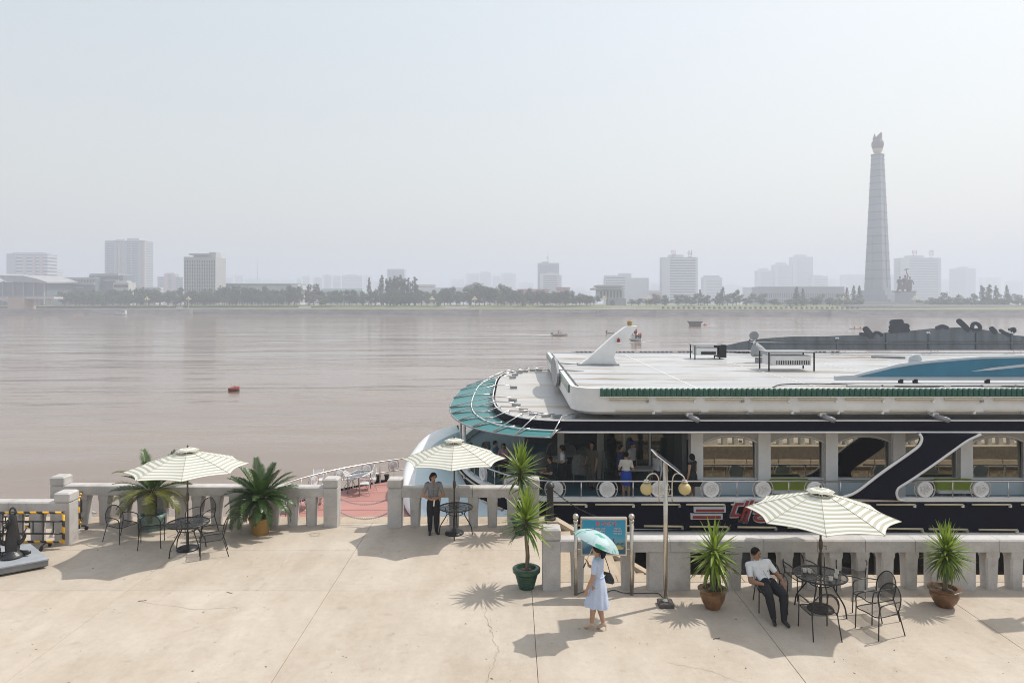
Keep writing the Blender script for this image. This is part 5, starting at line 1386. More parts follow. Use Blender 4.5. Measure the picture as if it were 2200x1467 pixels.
def banded_pot(r, h):
    P = [(.001, 0), (r*.66, 0), (r*.68, .03)]
    for k in range(5): z = .06 + (h-.2)*k/5; q = r*(.70+.26*k/5); P += [(q, z), (q+.016, z+.015), (q+.016, z+.035), (q+.004, z+.05)]
    return P + [(r*.97, h-.12), (r+.05, h-.09), (r+.055, h-.02), (r+.02, h), (r-.04, h), (r-.07, h-.1)]
def bowl_pot(r, h): return [(.001, 0), (r*.55, 0), (r*.60, .04), (r*.80, h*.3), (r*.95, h*.55), (r*.98, h*.72), (r*.94, h*.82), (r+.03, h*.9), (r+.04, h*.96), (r+.01, h), (r-.05, h), (r-.09, h-.08)]
p = gp(1131, 1262); t = thing('potted_yucca', 'yucca with a bare slim trunk in a dark green banded pot beside the balustrade post', 'potted plant', p)
pot(t, banded_pot(.245, .44), G_POT, .20, .36)
yucca(t, .3, [(.0, 0, 1.50, 1.05, 88, .5)], [([(.0, 0, .30), (.02, 0, .7), (-.01, 0, 1.1), (0, 0, 1.56)], .045, .032)])
p = gp(1120, 1146); t = thing('potted_yucca', 'taller yucca in a green pot behind, next to the short balustrade end', 'potted plant', p)
pot(t, banded_pot(.245, .44), G_POT, .20, .36)
yucca(t, .3, [(-.02, 0, 1.74, 1.12, 92, .5), (.02, .02, 1.25, .7, 22, 1.2)], [([(.02, 0, .30), (.03, 0, .8), (-.02, 0, 1.76)], .05, .035)])
p = gp(1531, 1305); t = thing('potted_yucca', 'drooping yucca in an ornate brown pot left of the seated man', 'potted plant', p)
pot(t, bowl_pot(.255, .40), O_POT, .2, .33)
yucca(t, .3, [(.03, 0, 1.16, .98, 50, .2), (.03, 0, 1.12, .98, 84, 1.5, 5), (.02, 0, .95, .85, 44, 1.5, -20)], [([(-.01, 0, .28), (.02, 0, .65), (.03, 0, 1.2)], .06, .05)])
p = gp(2029, 1301); t = thing('potted_yucca', 'yucca with a dense leafy head in a shiny brown bowl pot at the right', 'potted plant', p)
pot(t, bowl_pot(.275, .38), O_POT, .22, .31)
yucca(t, .3, [(.04, 0, 1.14, .85, 84, .1), (.04, 0, 1.08, .82, 110, 1.15, 20), (.04, 0, .95, .62, 56, 1.4, -10)], [([(.0, 0, .25), (.02, 0, .5), (.04, 0, .8), (.04, 0, 1.2)], .055, .04)])
# sago palms: pinnate fronds
def frond_mesh(L, bend, seed, m, nl=44):
    rr = random.Random(seed); mb = MB(); n = 16; c = [Vector((0, 0, 0))]; a = 0.0
    for k in range(n):
        a -= bend/n*(.35 + 1.1*k/n); c.append(c[-1] + Vector((math.cos(a), 0, math.sin(a)))*L/n)
    mb.tube(c, [.012*(1-k/n*.8) for k in range(n+1)], 4)
    for k in range(nl):
        u = .14 + .85*k/nl; f = u*n; i = min(n-1, int(f)); p = c[i].lerp(c[i+1], f-i); t_ = (c[i+1]-c[i]).normalized(); up = Vector((-t_.z, 0, t_.x))
        l = L*.20*math.sin(PI*(.12+.82*u))**.7*rr.uniform(.85, 1.1)
        for s in (-1, 1):
            d = (t_*.62 + Vector((0, s, 0))*.72 + up*rr.uniform(.12, .36)).normalized(); q = p + d*l - up*l*.10; w = t_*.0085
            mid = p.lerp(q, .55) + up*l*.04
            mb.add([p-w, p+w, mid+w*1.1, q, mid-w*1.1], [(0,1,2,3,4)])
    me = mb.mesh('frond', 0); me.materials.append(m); return me
FR = [frond_mesh(1.0, b, i, CYC) for i, b in enumerate((.35, .7, 1.1, 1.5))]; FRY = [frond_mesh(1.0, b, i+9, CYCY, 36) for i, b in enumerate((.9, 1.5))]
def sago(t, zt, r, cnt, lo, yellow=0.0, L=1.0, skew=0.0):
    n = 9
    MB().lathe([(r*.9, .25), (r*1.02, .4), (r, zt*.7), (r*.95, zt), (r*.5, zt+.06)], 14).build('trunk', TRK, t, 0)
    sc = MB(); rr = random.Random(3)
    for k in range(70):
        a = rr.uniform(0, 6.28); z = rr.uniform(.32, zt); p = Vector((r*math.cos(a), r*math.sin(a), z)); d = Vector((math.cos(a), math.sin(a), .9)); tq = Vector((-math.sin(a), math.cos(a), 0))*.018
        sc.add([p-tq, p+tq, p+d*.045], [(0,1,2)])
    sc.build('trunk_scales', TRK, t)
    for k in range(cnt):
        u = (k+.5)/cnt; az = k*2.39996 + rnd.uniform(-.2, .2); el = R(80) + (R(lo)-R(80))*u**.8 + rnd.uniform(-.1, .1)
        me = rnd.choice(FRY) if rnd.random() < yellow*(.4+u) else FR[min(3, int(u*3.2 + rnd.uniform(0, .9)))]
        o = link('frond', me, t, (math.cos(az)*r*.4, math.sin(az)*r*.4, zt + .02)); o.rotation_euler = (rnd.uniform(-.25, .25), -el, az); q = L*rnd.uniform(.85, 1.1); o.scale = (q, q, q)
p = gp(560, 1146); t = thing('sago_palm', 'full dark green sago palm in an ochre pot before the balustrade', 'potted plant', p); pot(t, plain_pot(.27, .46), Y_POT, .22, .38); sago(t, .92, .12, 58, -18, .05, 1.0)
p = gp(327, 1137); t = thing('sago_palm', 'sago palm with yellowing fronds in a pale turquoise pot, half under the striped umbrella', 'potted plant', p); pot(t, plain_pot(.31, .42), A_POT, .26, .34); sago(t, 1.02, .12, 34, -25, .75, 1.08)
# ---- parasols
def stripe_mat():
    m = bpy.data.materials.new('striped parasol canvas'); m.use_nodes = True; nt = m.node_tree; b = nt.nodes['Principled BSDF']; out = nt.nodes['Material Output']
    b.inputs['Roughness'].default_value = .85
    uv = nt.nodes.new('ShaderNodeUVMap'); sp = nt.nodes.new('ShaderNodeSeparateXYZ'); nt.links.new(uv.outputs[0], sp.inputs[0])
    def math_(op, a, v=None):
        n = nt.nodes.new('ShaderNodeMath'); n.operation = op; nt.links.new(a, n.inputs[0])
        if v is not None: n.inputs[1].default_value = v
        return n.outputs[0]
    f = math_('MULTIPLY', sp.outputs[1], 10.5); f = math_('FRACT', f); f = math_('GREATER_THAN', f, .52)
    x = nt.nodes.new('ShaderNodeMix'); x.data_type = 'RGBA'; nt.links.new(f, x.inputs[0])
    x.inputs[6].default_value = (.78, .775, .745, 1); x.inputs[7].default_value = (.49, .49, .385, 1)
    nt.links.new(x.outputs[2], b.inputs['Base Color'])
    t = nt.nodes.new('ShaderNodeBsdfTranslucent'); nt.links.new(x.outputs[2], t.inputs[0]); mx = nt.nodes.new('ShaderNodeMixShader'); mx.inputs[0].default_value = .22
    nt.links.new(b.outputs[0], mx.inputs[1]); nt.links.new(t.outputs[0], mx.inputs[2]); nt.links.new(mx.outputs[0], out.inputs[0]); return m
M_STRIPE = stripe_mat()
M_POLE = mat('bronze parasol pole', (0.085, 0.065, 0.045), .4, metal=.5)
M_BLACK = mat('black powder-coated steel', (0.012, 0.012, 0.013), .42)
M_SEAM = mat('canvas seam binding', (0.52, 0.50, 0.38), .85)
def parasol(lab, loc, rot, Rr=1.42, zr=1.98, za=2.40):
    t = thing('parasol', lab, 'parasol', loc, rot, 'striped parasols on the terrace'); dz = za - zr
    for k in range(8):
        a0, a1 = 2*PI*k/8, 2*PI*(k+1)/8; mb = MB(); n, m = 10, 8; V, F, U = [], [], []
        for i in range(n+1):
            u = .13 + .87*i/n
            for j in range(m+1):
                v = j/m
                p0 = Vector((math.cos(a0), math.sin(a0), 0)); p1 = Vector((math.cos(a1), math.sin(a1), 0)); p = p0.lerp(p1, v)
                e = math.sin(PI*v)
                rr = Rr*u*(1 - .07*e*u**2)
                z = za - dz*(u**1.12) - .035*e*u*(1-u*.4) + .03*e*u**3
                V.append((p.x*rr, p.y*rr, z)); 
        for i in range(n):
            for j in range(m):
                a = i*(m+1)+j; F.append((a, a+m+1, a+m+2, a+1)); c = lambda ii, jj: (jj/m, .13+.87*ii/n); U.append([c(i,j), c(i+1,j), c(i+1,j+1), c(i,j+1)])
        mb.add(V, F, U); cp_ = mb.build('canopy_panel', M_STRIPE, t, 0)
        q = Vector((math.cos(a0), math.sin(a0), 0))
        MB().tube([q*.05 + Vector((0,0,za-.06)), q*Rr*.55 + Vector((0,0,za-dz*.55**1.12-.03)), q*Rr*.985 + Vector((0,0,zr-.015))], .009, 5).build('rib', M_POLE, t, 0); rb_ = COL.objects[-1]
        MB().tube([q*Rr*.5 + Vector((0,0,za-dz*.5**1.12-.035)), q*.05 + Vector((0,0,zr-.05))], .007, 5).build('stretcher', M_POLE, rb_, 0)
        MB().tube([q*Rr*(.15+.85*j/6) + Vector((0,0, za-dz*(.15+.85*j/6)**1.12+.004)) for j in range(7)], .006, 4).build('seam', M_SEAM, cp_, 0)
        E = [Vector(V[n*(m+1)+j]) for j in range(m+1)]; MB().tube(E, .007, 4).build('hem', M_SEAM, cp_, 0)
    # wind vent cap
    for k in range(8):
        a0, a1 = 2*PI*k/8, 2*PI*(k+1)/8; V, F, U = [], [], []; n, m = 4, 4
        for i in range(n+1):
            u = .02 + .98*i/n
            for j in range(m+1):
                p = Vector((math.cos(a0), math.sin(a0), 0)).lerp(Vector((math.cos(a1), math.sin(a1), 0)), j/m); e = math.sin(PI*j/m)
                V.append((p.x*.27*u, p.y*.27*u, za + .085 - .075*u**1.5 + .012*e*u))
        for i in range(n):
            for j in range(m): a = i*(m+1)+j; F.append((a, a+m+1, a+m+2, a+1)); c = lambda ii, jj: (jj/m, .30+.18*ii/n); U.append([c(i,j), c(i+1,j), c(i+1,j+1), c(i,j+1)])
        MB().add(V, F, U).build('vent_panel', M_STRIPE, t, 0)
    MB().lathe([(.02, za+.07), (.022, za+.11), (.012, za+.14)], 10).build('finial', M_POLE, t, 0)
    MB().lathe([(.021, .12), (.021, za+.05)], 12).build('pole', M_POLE, t, 0); MB().lathe([(.03, 1.20), (.04, 1.24), (.04, 1.34), (.028, 1.40)], 12).build('crank_housing', M_POLE, t, 30)
    MB().tube([(.03, 0, 1.28), (.10, 0, 1.27), (.10, 0, 1.20)], .008, 6).build('crank_handle', M_POLE, t)
    MB().lathe([(.25, 0), (.255, .03), (.23, .06), (.14, .085), (.05, .10), (.032, .14), (.032, .42), (.026, .44)], 24).build('base', M_BLACK, t, 35)
    return t
parasol('striped parasol over the table at the left, partly covering a sago palm', gp(403, 1180), R(20), 1.42, 2.02, 2.44)
parasol('striped parasol above the standing attendant in the middle', gp(976, 1146), R(2), 1.36, 1.98, 2.44)
parasol('striped parasol over the seated man on the right, largest of the three', gp(1763, 1309), R(-20), 1.42, 1.90, 2.34)
# ---- garden tables and chairs in black steel
M_MESH = mat('black steel mesh', (0.014, 0.014, 0.015), .5, alpha=.52)
M_MESHT = mat('black table mesh', (0.014, 0.014, 0.015), .5, alpha=.68)
def table_(lab, loc, rz, r=.485):
    t = thing('garden_table', lab, 'table', loc, rz, 'black steel garden tables'); h = .72
    MB().tube([(r*math.cos(a), r*math.sin(a), h) for a in [2*PI*k/40 for k in range(40)]], .017, 6, closed=True).build('rim', M_BLACK, t, 0)
    MB().lathe([(.035, h), (.035, h+.004), (r, h+.004), (r, h)], 40, caps=False).build('mesh_top', M_MESHT, t)
    MB().tube([(.05*math.cos(a), .05*math.sin(a), h) for a in [2*PI*k/12 for k in range(12)]], .012, 5, closed=True).build('pole_ring', M_BLACK, t, 0)
    for k in range(8):
        a = 2*PI*k/8; MB().tube([(.05*math.cos(a), .05*math.sin(a), h-.008), (r*math.cos(a), r*math.sin(a), h-.008)], .008, 5).build('spoke', M_BLACK, t)
    for k in range(4):
        a = 2*PI*k/4 + R(45); c, s = math.cos(a), math.sin(a)
        P = spline([(r*.62*c, r*.62*s, h-.01), (r*.60*c, r*.60*s, h-.10), (r*.52*c, r*.52*s, h-.18), (r*.66*c, r*.66*s, h-.30), (r*.92*c, r*.92*s, h-.5), (r*1.0*c, r*1.0*s, 0)], 5)
        MB().tube(P, .015, 6).build('leg', M_BLACK, t, 0)
        MB().tube(spline([(r*.52*c, r*.52*s, h-.18), (r*.34*c, r*.34*s, h-.15), (.2*c, .2*s, h-.17)], 4), .010, 5).build('brace', M_BLACK, t, 0)
    MB().tube([(.19*math.cos(a), .19*math.sin(a), h-.17) for a in [2*PI*k/24 for k in range(24)]], .011, 5, closed=True).build('brace_ring', M_BLACK, t, 0)
    return t
table_('black steel table beneath the left parasol with chairs around it', gp(404, 1186), R(12)); table_('black steel table beside the attendant, with no chairs', gp(979, 1148), R(45), .44); table_('black steel table with five white cups under the right parasol', gp(1762, 1313), R(5), .49)
def make_chair():
    t = thing('garden_chair', '', 'chair', (0,0,0), 0, 'black steel mesh armchairs')
    w, d, sh = .245, .24, .42
    seat = [(-w, -d, sh-.01), (w, -d, sh-.01), (w*.92, d, sh), (-w*.92, d, sh)]
    fr = spline([(-w, d*.9, sh), (-w, -d, sh-.01), (0, -d-.015, sh-.015), (w, -d, sh-.01), (w, d*.9, sh)], 4)
    MB().tube(fr, .011, 6).build('seat_frame', M_BLACK, t, 0)
    rows = [[(x*w, y*d, sh - .018*math.cos(x*PI/2)) for x in (-1, -.5, 0, .5, 1)] for y in (-1, -.3, .4, 1)]
    MB().grid(rows).build('seat', M_MESH, t, 0)
    hoop = [(-w*.92, d, sh), (-w*1.0, d+.035, sh+.16), (-w*.86, d+.075, sh+.30), (-w*.45, d+.11, sh+.41), (0, d+.12, sh+.44), (w*.45, d+.11, sh+.41), (w*.86, d+.075, sh+.30), (w*1.0, d+.035, sh+.16), (w*.92, d, sh)]
    MB().tube(spline(hoop, 4), .012, 6).build('back_frame', M_BLACK, t, 0)
    rows = []
    for z, ww in ((.06, .90), (.16, .98), (.24, .95), (.32, .80), (.39, .52), (.43, .2)):
        rows.append([(x*w*ww, d + .02 + .24*z + .02*(1-x*x), sh+z) for x in (-1, -.5, 0, .5, 1)])
    MB().grid(rows).build('backrest', M_MESH, t, 0)
    for s in (-1, 1):
        arm = spline([(s*w*.98, d+.03, sh+.20), (s*(w+.035), d*.4, sh+.225), (s*(w+.04), -d*.55, sh+.215), (s*(w+.035), -d*.95, sh+.17), (s*(w+.02), -d*1.02, sh+.02)], 4)
        MB().tube(arm, .012, 6).build('armrest', M_BLACK, t, 0)
        MB().tube([(s*(w+.02), -d*1.02, sh+.02), (s*(w+.025), -d*1.08, 0)], .011, 6).build('leg', M_BLACK, t, 0)
        MB().tube([(s*w*.93, d*.98, sh+.05), (s*(w*1.05), d+.13, 0)], .011, 6).build('leg', M_BLACK, t, 0)
    return t
# chairs face -y of their own frame (the backrest is at +y)
CHS = [(gp(262, 1160), R(68), 'black mesh armchair furthest left, beside the turquoise pot'),
       (gp(325, 1170), R(-160), 'black mesh armchair with its back to the camera, left of the left table'),
       (gp(431, 1146), R(-18), 'black mesh armchair behind the left table, half hidden'),
       (gp(455, 1192), R(-66), 'black mesh armchair right of the left table, facing the parasol pole'),
       (gp(1655, 1306), R(-8), 'black mesh armchair in which the man in white shirt sits'),
       (gp(1722, 1278), R(12), 'black mesh armchair behind the right table, next to the seated man'),
       (gp(1830, 1270), R(-30), 'black mesh armchair behind the right table, against the balustrade'),
       (gp(1877, 1326), R(-78), 'black mesh armchair at the right of the right table, rear one of two'),
       (gp(1886, 1358), R(-72), 'black mesh armchair at the right of the right table, front one of two'),
       (gp(1759, 1358), R(180), 'black mesh armchair in front of the right table, seen from behind')]
ch0 = make_chair()
for i, (p, a, l) in enumerate(CHS):
    if i == 0: ch0.location = p; ch0.rotation_euler = (0, 0, a); ch0['label'] = l
    else: copy_tree(ch0, p, a, l)
# cups on the right table, packet on the attendant's table
CUP = mat('white porcelain', (0.70, 0.67, 0.60), .35)
cm = None
for px, py, l in ((1729, 1226, 'white cup furthest left on the right table'), (1739, 1227, 'white cup second from left on the right table'), (1785, 1244, 'white cup nearest the camera on the right table'), (1796, 1238, 'white cup between two others at the right of the table'), (1798, 1229, 'white cup furthest back at the right of the table')):
    p = gp(px, py+3, .725); t = thing('cup', l, 'cup', p, rnd.uniform(0, 6), 'cups on the right table')
    if cm is None:
        a = MB().lathe([(.001, .004), (.026, 0), (.030, .004), (.038, .07), (.041, .078), (.038, .078), (.034, .012), (.001, .010)], 18, caps=False).mesh('cup_body', 35); b = MB().tube([(.036, 0, .060), (.056, 0, .056), (.058, 0, .03), (.034, 0, .02)], .005, 6).mesh('cup_handle', 0)
        a.materials.append(CUP); b.materials.append(CUP); cm = (a, b)
    link('cup_body', cm[0], t); link('cup_handle', cm[1], t)
p = gp(958, 1086, .728); o = MB().cbox(-.05, .05, -.03, .03, 0, .022, .004).build('paper_packet', mat('blue white packet', (0.35, 0.45, 0.60), .5, var=.5, scale=30, col2=(.6, .62, .65)), None, None, p, (0, 0, .3)); tag(o, 'small blue and white paper packet on the middle table', 'packet')
# ---- lamp post with two globes and a solar panel
M_CHR = mat('brushed stainless post', (0.58, 0.53, 0.46), .25, metal=.95)
lp = gp(1430, 1300); t = thing('solar_lamp', 'slim steel lamp post with two cream globes and a tilted solar panel', 'street lamp', lp)
MB().cbox(-.15, .15, -.15, .15, 0, .09, .015).build('base_plate', mat('dark base steel', (0.10, 0.09, 0.085), .5, metal=.4, var=.3, scale=8), t); MB().lathe([(.075, .09), (.075, .11), (.05, .15)], 16).build('base_collar', M_CHR, t, 30)
MB().lathe([(.045, .10), (.045, 2.88)], 16).build('post', M_CHR, t, 0)
MB().obox((.02, 0, 2.90), (.62, .50, .03), (0, R(38), 0)).build('solar_panel', mat('solar cell', (0.02, 0.025, 0.05), .2), t); MB().obox((.015, 0, 2.885), (.66, .54, .02), (0, R(38), 0)).build('panel_frame', B_WHITE, t)
GLB = mat('cream lamp globe', (0.66, 0.54, 0.27), .35, trans=.3)
for s in (-1, 1):
    P = spline([(s*.13, 0, 2.08), (s*.135, 0, 2.5), (s*.19, 0, 2.64), (s*.29, 0, 2.65), (s*.37, 0, 2.58), (s*.385, 0, 2.50)], 5)
    MB().tube(P, .014, 8).build('lamp_arm', M_CHR, t, 0); MB().tube([(s*.04, 0, 2.34), (s*.14, 0, 2.34)], .012, 6).build('arm_bracket', M_CHR, t); MB().tube([(s*.04, 0, 2.22), (s*.14, 0, 2.22)], .012, 6).build('arm_bracket', M_CHR, t)
    MB().lathe([(.04, 2.46), (.07, 2.49), (.045, 2.53)], 14, (s*.385, 0, 0)).build('globe_cap', M_CHR, t, 30); MB().ball((s*.385, 0, 2.35), .125, 20, 14).build('lamp_globe', GLB, t, 0)
# the same kind of lamp just past the right edge: its shadow lies in the picture
copy_tree(t, (11.15, lp.y, 0), 0, 'second solar lamp post past the right edge, known by its square shadow')
# ---- notice board
a, b = gp(1237, 1277), gp(1357, 1277)
nb = thing('notice_board', 'blue service notice board on two ball-topped steel posts', 'sign', ((a.x+b.x)/2, a.y, 0)); w = (b.x-a.x)/2
for s in (-1, 1):
    MB().lathe([(.04, 0), (.04, 1.52)], 14, (s*w, 0, 0)).build('post', M_CHR, nb, 0); MB().lathe([(.05, 1.52), (.056, 1.54), (.05, 1.56), (.035, 1.57)], 14, (s*w, 0, 0)).build('post_collar', M_CHR, nb, 30); MB().ball((s*w, 0, 1.63), .065, 16, 10).build('post_ball', M_CHR, nb, 0)
    for z in (1.30, .95): MB().tube([(s*w, 0, z), (s*(w-.14), 0, z)], .014, 6).build('bracket', M_CHR, nb)
bw, z0, z1 = w-.10, .83, 1.62
MB().cbox(-bw, bw, -.05, .05, z0, z1, .008).build('frame', M_CHR, nb)
def board_mat():
    m = bpy.data.materials.new('notice print'); m.use_nodes = True; nt = m.node_tree; bb = nt.nodes['Principled BSDF']; bb.inputs['Roughness'].default_value = .4
    tc = nt.nodes.new('ShaderNodeTexCoord'); sp = nt.nodes.new('ShaderNodeSeparateXYZ'); nt.links.new(tc.outputs['Object'], sp.inputs[0])
    mr = nt.nodes.new('ShaderNodeMapRange'); mr.inputs[1].default_value = z0; mr.inputs[2].default_value = z1; nt.links.new(sp.outputs[2], mr.inputs[0])
    r = nt.nodes.new('ShaderNodeValToRGB'); e = r.color_ramp.elements
    e[0].position = 0; e[0].color = (.015, .08, .16, 1); e[1].position = 1; e[1].color = (.012, .25, .42, 1)
    for ps, c in ((.22, (.03, .10, .16, 1)), (.36, (.16, .30, .36, 1)), (.55, (.02, .30, .46, 1))): k = e.new(ps); k.color = c
    n = nt.nodes.new('ShaderNodeTexNoise'); n.inputs['Scale'].default_value = 5; nt.links.new(tc.outputs['Object'], n.inputs[0])
    ad = nt.nodes.new('ShaderNodeMath'); ad.operation = 'MULTIPLY_ADD'; ad.inputs[1].default_value = .25; nt.links.new(n.outputs[0], ad.inputs[0]); sb = nt.nodes.new('ShaderNodeMath'); sb.operation = 'SUBTRACT'; sb.inputs[1].default_value = .125
    nt.links.new(mr.outputs[0], ad.inputs[2]); nt.links.new(ad.outputs[0], sb.inputs[0]); nt.links.new(sb.outputs[0], r.inputs[0]); nt.links.new(r.outputs[0], bb.inputs['Base Color']); return m
panel = MB().box(-bw+.035, bw-.035, -.056, -.051, z0+.035, z1-.045).build('notice_panel', board_mat(), nb)
PR = mat('notice red print', (0.45, 0.03, 0.04), .5); PW = mat('notice white print', (0.6, 0.62, 0.65), .5); PP = mat('notice pink print', (0.62, 0.42, 0.46), .5)
def ptxt(s_, x, z, size, m, bold=0.0):
    me = text_mesh(s_, size, .0008, 'notice_lettering', bold); me.materials.append(m); return link('notice_lettering', me, panel, (x, -.060, z), (R(90), 0, 0))
for i, ch in enumerate('\ubd09\uc0ac\uc548\ub0b4'): ptxt(ch, -.13 + i*.115, 1.495, .10, PW, .004).location.y = -.0585; ptxt(ch, -.13 + i*.115, 1.495, .10, PR, .002)
for k, (s_, x) in enumerate((('\ubd09\uc0ac\uc2dc\uac04  10:00~11:30', -.17), ('12:00~14:30', -.08), ('15:00~17:30', -.08), ('18:00~19:30', -.08), ('20:00~22:00', -.08))): ptxt(s_, x, 1.40 - k*.052, .042, PP, .001)
for k, s_ in enumerate(('\uc720\ub78c\uc2dc\uac04', '12:00~13:00', '19:00~20:30')): ptxt(s_, .28, 1.40 - k*.052, .038, PP, .001)
# printed skyline and boat picture at the lower right of the panel
SK = mat('notice print dark green', (.03, .09, .09), .5); SY_ = mat('notice print gold', (.42, .34, .10), .5)
for k in range(16):
    x = .0 + k*.027; h = rnd.uniform(.03, .14)*(1 if 3 < k < 9 else .5); MB().box(x, x+.018, -.0585, -.0565, 1.06, 1.06+h).build('printed_tower', SK, panel)
MB().prism([(.02, 1.0), (.10, .965), (.38, .965), (.42, 1.0), (.36, 1.02), (.33, 1.05), (.12, 1.05), (.09, 1.02)], 'y', -.0588, -.0568).build('printed_boat', SY_, panel)
# cable along the kerb
o = MB().tube(spline([gp(1238,1278)+Vector((0,0,.012)), gp(1252,1272)+Vector((0,0,.012)), gp(1270,1271)+Vector((0,0,.012)), gp(1300,1273)+Vector((0,0,.012)), gp(1318,1268)+Vector((0,0,.012)), gp(1340,1274)+Vector((0,0,.012)), gp(1375,1275)+Vector((0,0,.012)), gp(1412,1275)+Vector((0,0,.012)), gp(1424,1284)+Vector((0,0,.012))], 6), .008, 5).build('power_cable', M_BLACK); tag(o, 'thin black cable lying along the kerb from notice board to lamp', 'cable')
# ---- anchor on its plinth
PLM = mat('plinth painted steel', (0.30, 0.32, 0.345), .5, var=.2, scale=2.5)
P4 = [gp(-70, 1216), gp(104, 1216), gp(64, 1176), gp(-110, 1170)]; P4 = [Vector(v) for v in (gp(-120, 1262), gp(104, 1220), gp(64, 1186), gp(-130, 1205))]
pc = sum(P4, Vector())/4; pt = thing('anchor_plinth', 'grey low slab plinth under the black anchor at the left edge', 'plinth', pc)
def q4(z, k=1.0): return [pc + (v-pc)*k + Vector((0, 0, z)) for v in P4]
MB(pc).loft([q4(.04, .965), q4(.07, 1.0), q4(.185, 1.0)], True, True).build('slab_edge', mat('plinth side', (0.20, 0.205, 0.21), .6, var=.3, scale=3), pt); MB(pc).loft([q4(.186, 1.012), q4(.215, 1.012)], True, True).build('slab_top', PLM, pt); MB(pc).loft([q4(0, .88), q4(.045, .88)], True, True).build('slab_foot', M_BLACK, pt)
ac = gp(27, 1196, .215); an = thing('ship_anchor', 'black iron ship anchor standing upright with its chain', 'anchor', ac, R(15)); an.scale = (.66, .7, .84)
IR = mat('black painted iron', (0.02, 0.02, 0.021), .35, var=.3, scale=8, bump=.3, bscale=20)
MB().loft([[(x*a_, y*b_, z) for x, y in ((-1,-1),(-.6,-1.25),(.6,-1.25),(1,-1),(1,1),(.6,1.25),(-.6,1.25),(-1,1))] for z, a_, b_ in ((.05,.16,.12),(.3,.19,.13),(.6,.17,.12),(.9,.12,.10),(1.12,.09,.08),(1.2,.05,.05))], True, True).build('shank', IR, an, 40)
MB().lathe([(.36,0),(.38,.04),(.34,.10),(.22,.15),(.18,.2)], 18).build('crown', IR, an, 35)
for s in (-1, 1):
    MB().tube(spline([(s*.05, 0, .42), (s*.24, -.05, .40), (s*.38, -.06, .52), (s*.42, -.05, .66)], 5), [.09, .085, .08, .075, .07, .07, .065, .06, .06, .055, .05, .05, .045, .04, .035, .02], 8).build('arm', IR, an, 0)
    MB().loft([[(s*.30, -.16, .58), (s*.30, .08, .58), (s*.34, .08, .60), (s*.34, -.16, .60)], [(s*.44, -.05, .80), (s*.44, -.01, .80), (s*.46, -.01, .80), (s*.46, -.05, .80)]], True, True).build('fluke', IR, an)
    MB().tube([(s*.2, .05, .08), (s*.45, .0, .09), (s*.56, -.03, .10)], [.08, .07, .04], 8).build('foot', IR, an, 0)
MB().tube([(.09*math.cos(a), 0, 1.24 + .11*math.sin(a)) for a in [2*PI*k/18 for k in range(18)]], .03, 8, closed=True).build('shackle_ring', IR, an, 0)
for k in range(14):
    u = k/13; p = Vector((-.05 - .3*math.sin(u*2.4), -.20, 1.0 - .92*u)); o = MB().tube([(.05*math.cos(a), 0, .075*math.sin(a)) for a in [2*PI*j/12 for j in range(12)]], .018, 6, closed=True).build('chain_link', IR, an, 0, p, (0, .3*math.sin(k), R(90)*(k % 2)))
# ---- striped barriers
def hazard_mat():
    m = bpy.data.materials.new('black and yellow tape'); m.use_nodes = True; nt = m.node_tree; b = nt.nodes['Principled BSDF']; b.inputs['Roughness'].default_value = .45
    uv = nt.nodes.new('ShaderNodeTexCoord'); sp = nt.nodes.new('ShaderNodeSeparateXYZ'); nt.links.new(uv.outputs['Object'], sp.inputs[0])
    s1 = nt.nodes.new('ShaderNodeMath'); s1.operation = 'ADD'; nt.links.new(sp.outputs[0], s1.inputs[0]); nt.links.new(sp.outputs[2], s1.inputs[1])
    f = nt.nodes.new('ShaderNodeMath'); f.operation = 'MULTIPLY'; f.inputs[1].default_value = 3.2; nt.links.new(s1.outputs[0], f.inputs[0]); g = nt.nodes.new('ShaderNodeMath'); g.operation = 'FRACT'; nt.links.new(f.outputs[0], g.inputs[0]); h = nt.nodes.new('ShaderNodeMath'); h.operation = 'GREATER_THAN'; h.inputs[1].default_value = .5; nt.links.new(g.outputs[0], h.inputs[0])
    x = nt.nodes.new('ShaderNodeMix'); x.data_type = 'RGBA'; nt.links.new(h.outputs[0], x.inputs[0]); x.inputs[6].default_value = (.02, .02, .022, 1); x.inputs[7].default_value = (.72, .38, .01, 1); nt.links.new(x.outputs[2], b.inputs['Base Color']); return m
HAZ = hazard_mat()
def barrier(lab, loc, rz, W=2.0, H=.72):
    t = thing('striped_barrier', lab, 'barrier', loc, rz, 'black and yellow barriers'); z0 = .17
    for z in (z0, z0+H): MB().tube([(-W/2, 0, z), (W/2, 0, z)], .033, 8).build('rail', HAZ, t, 0)
    for x in (-W/2, W/2): MB().tube([(x, 0, z0-.03), (x, 0, z0+H+.033)], .034, 8).build('upright', HAZ, t, 0)
    for z in (z0+H*.28, z0+H*.70): MB().tube([(-W/2, 0, z), (W/2, 0, z)], .022, 6).build('inner_rail', M_BLACK, t, 0)
    for k in range(1, 8): x = -W/2 + W*k/8; MB().tube([(x, 0, z0+H*(.28 if k % 2 else 0)), (x, 0, z0+H*(.70 if k % 2 else 1))], .014, 6).build('bar', M_BLACK, t, 0)
    for x in (-W*.28, W*.28):
        MB().tube([(x, -.16, .10), (x, 0, .15), (x, .16, .10)], .024, 6).build('foot', HAZ, t, 0)
        for y in (-.16, .16): MB().tube([(x-.02, y, .05), (x+.02, y, .05)], .05, 12).build('caster', M_BLACK, t, 0)
    return t
q = gp(136, 1178); barrier('black and yellow tube barrier in front of the left balustrade, behind the anchor', (q.x-1.0, q.y, 0), 0)
q = gp(168, 1147); t = barrier('black and yellow barrier standing end-on behind the corner post', (q.x-.32, q.y+.62, 0), R(118), 1.4)
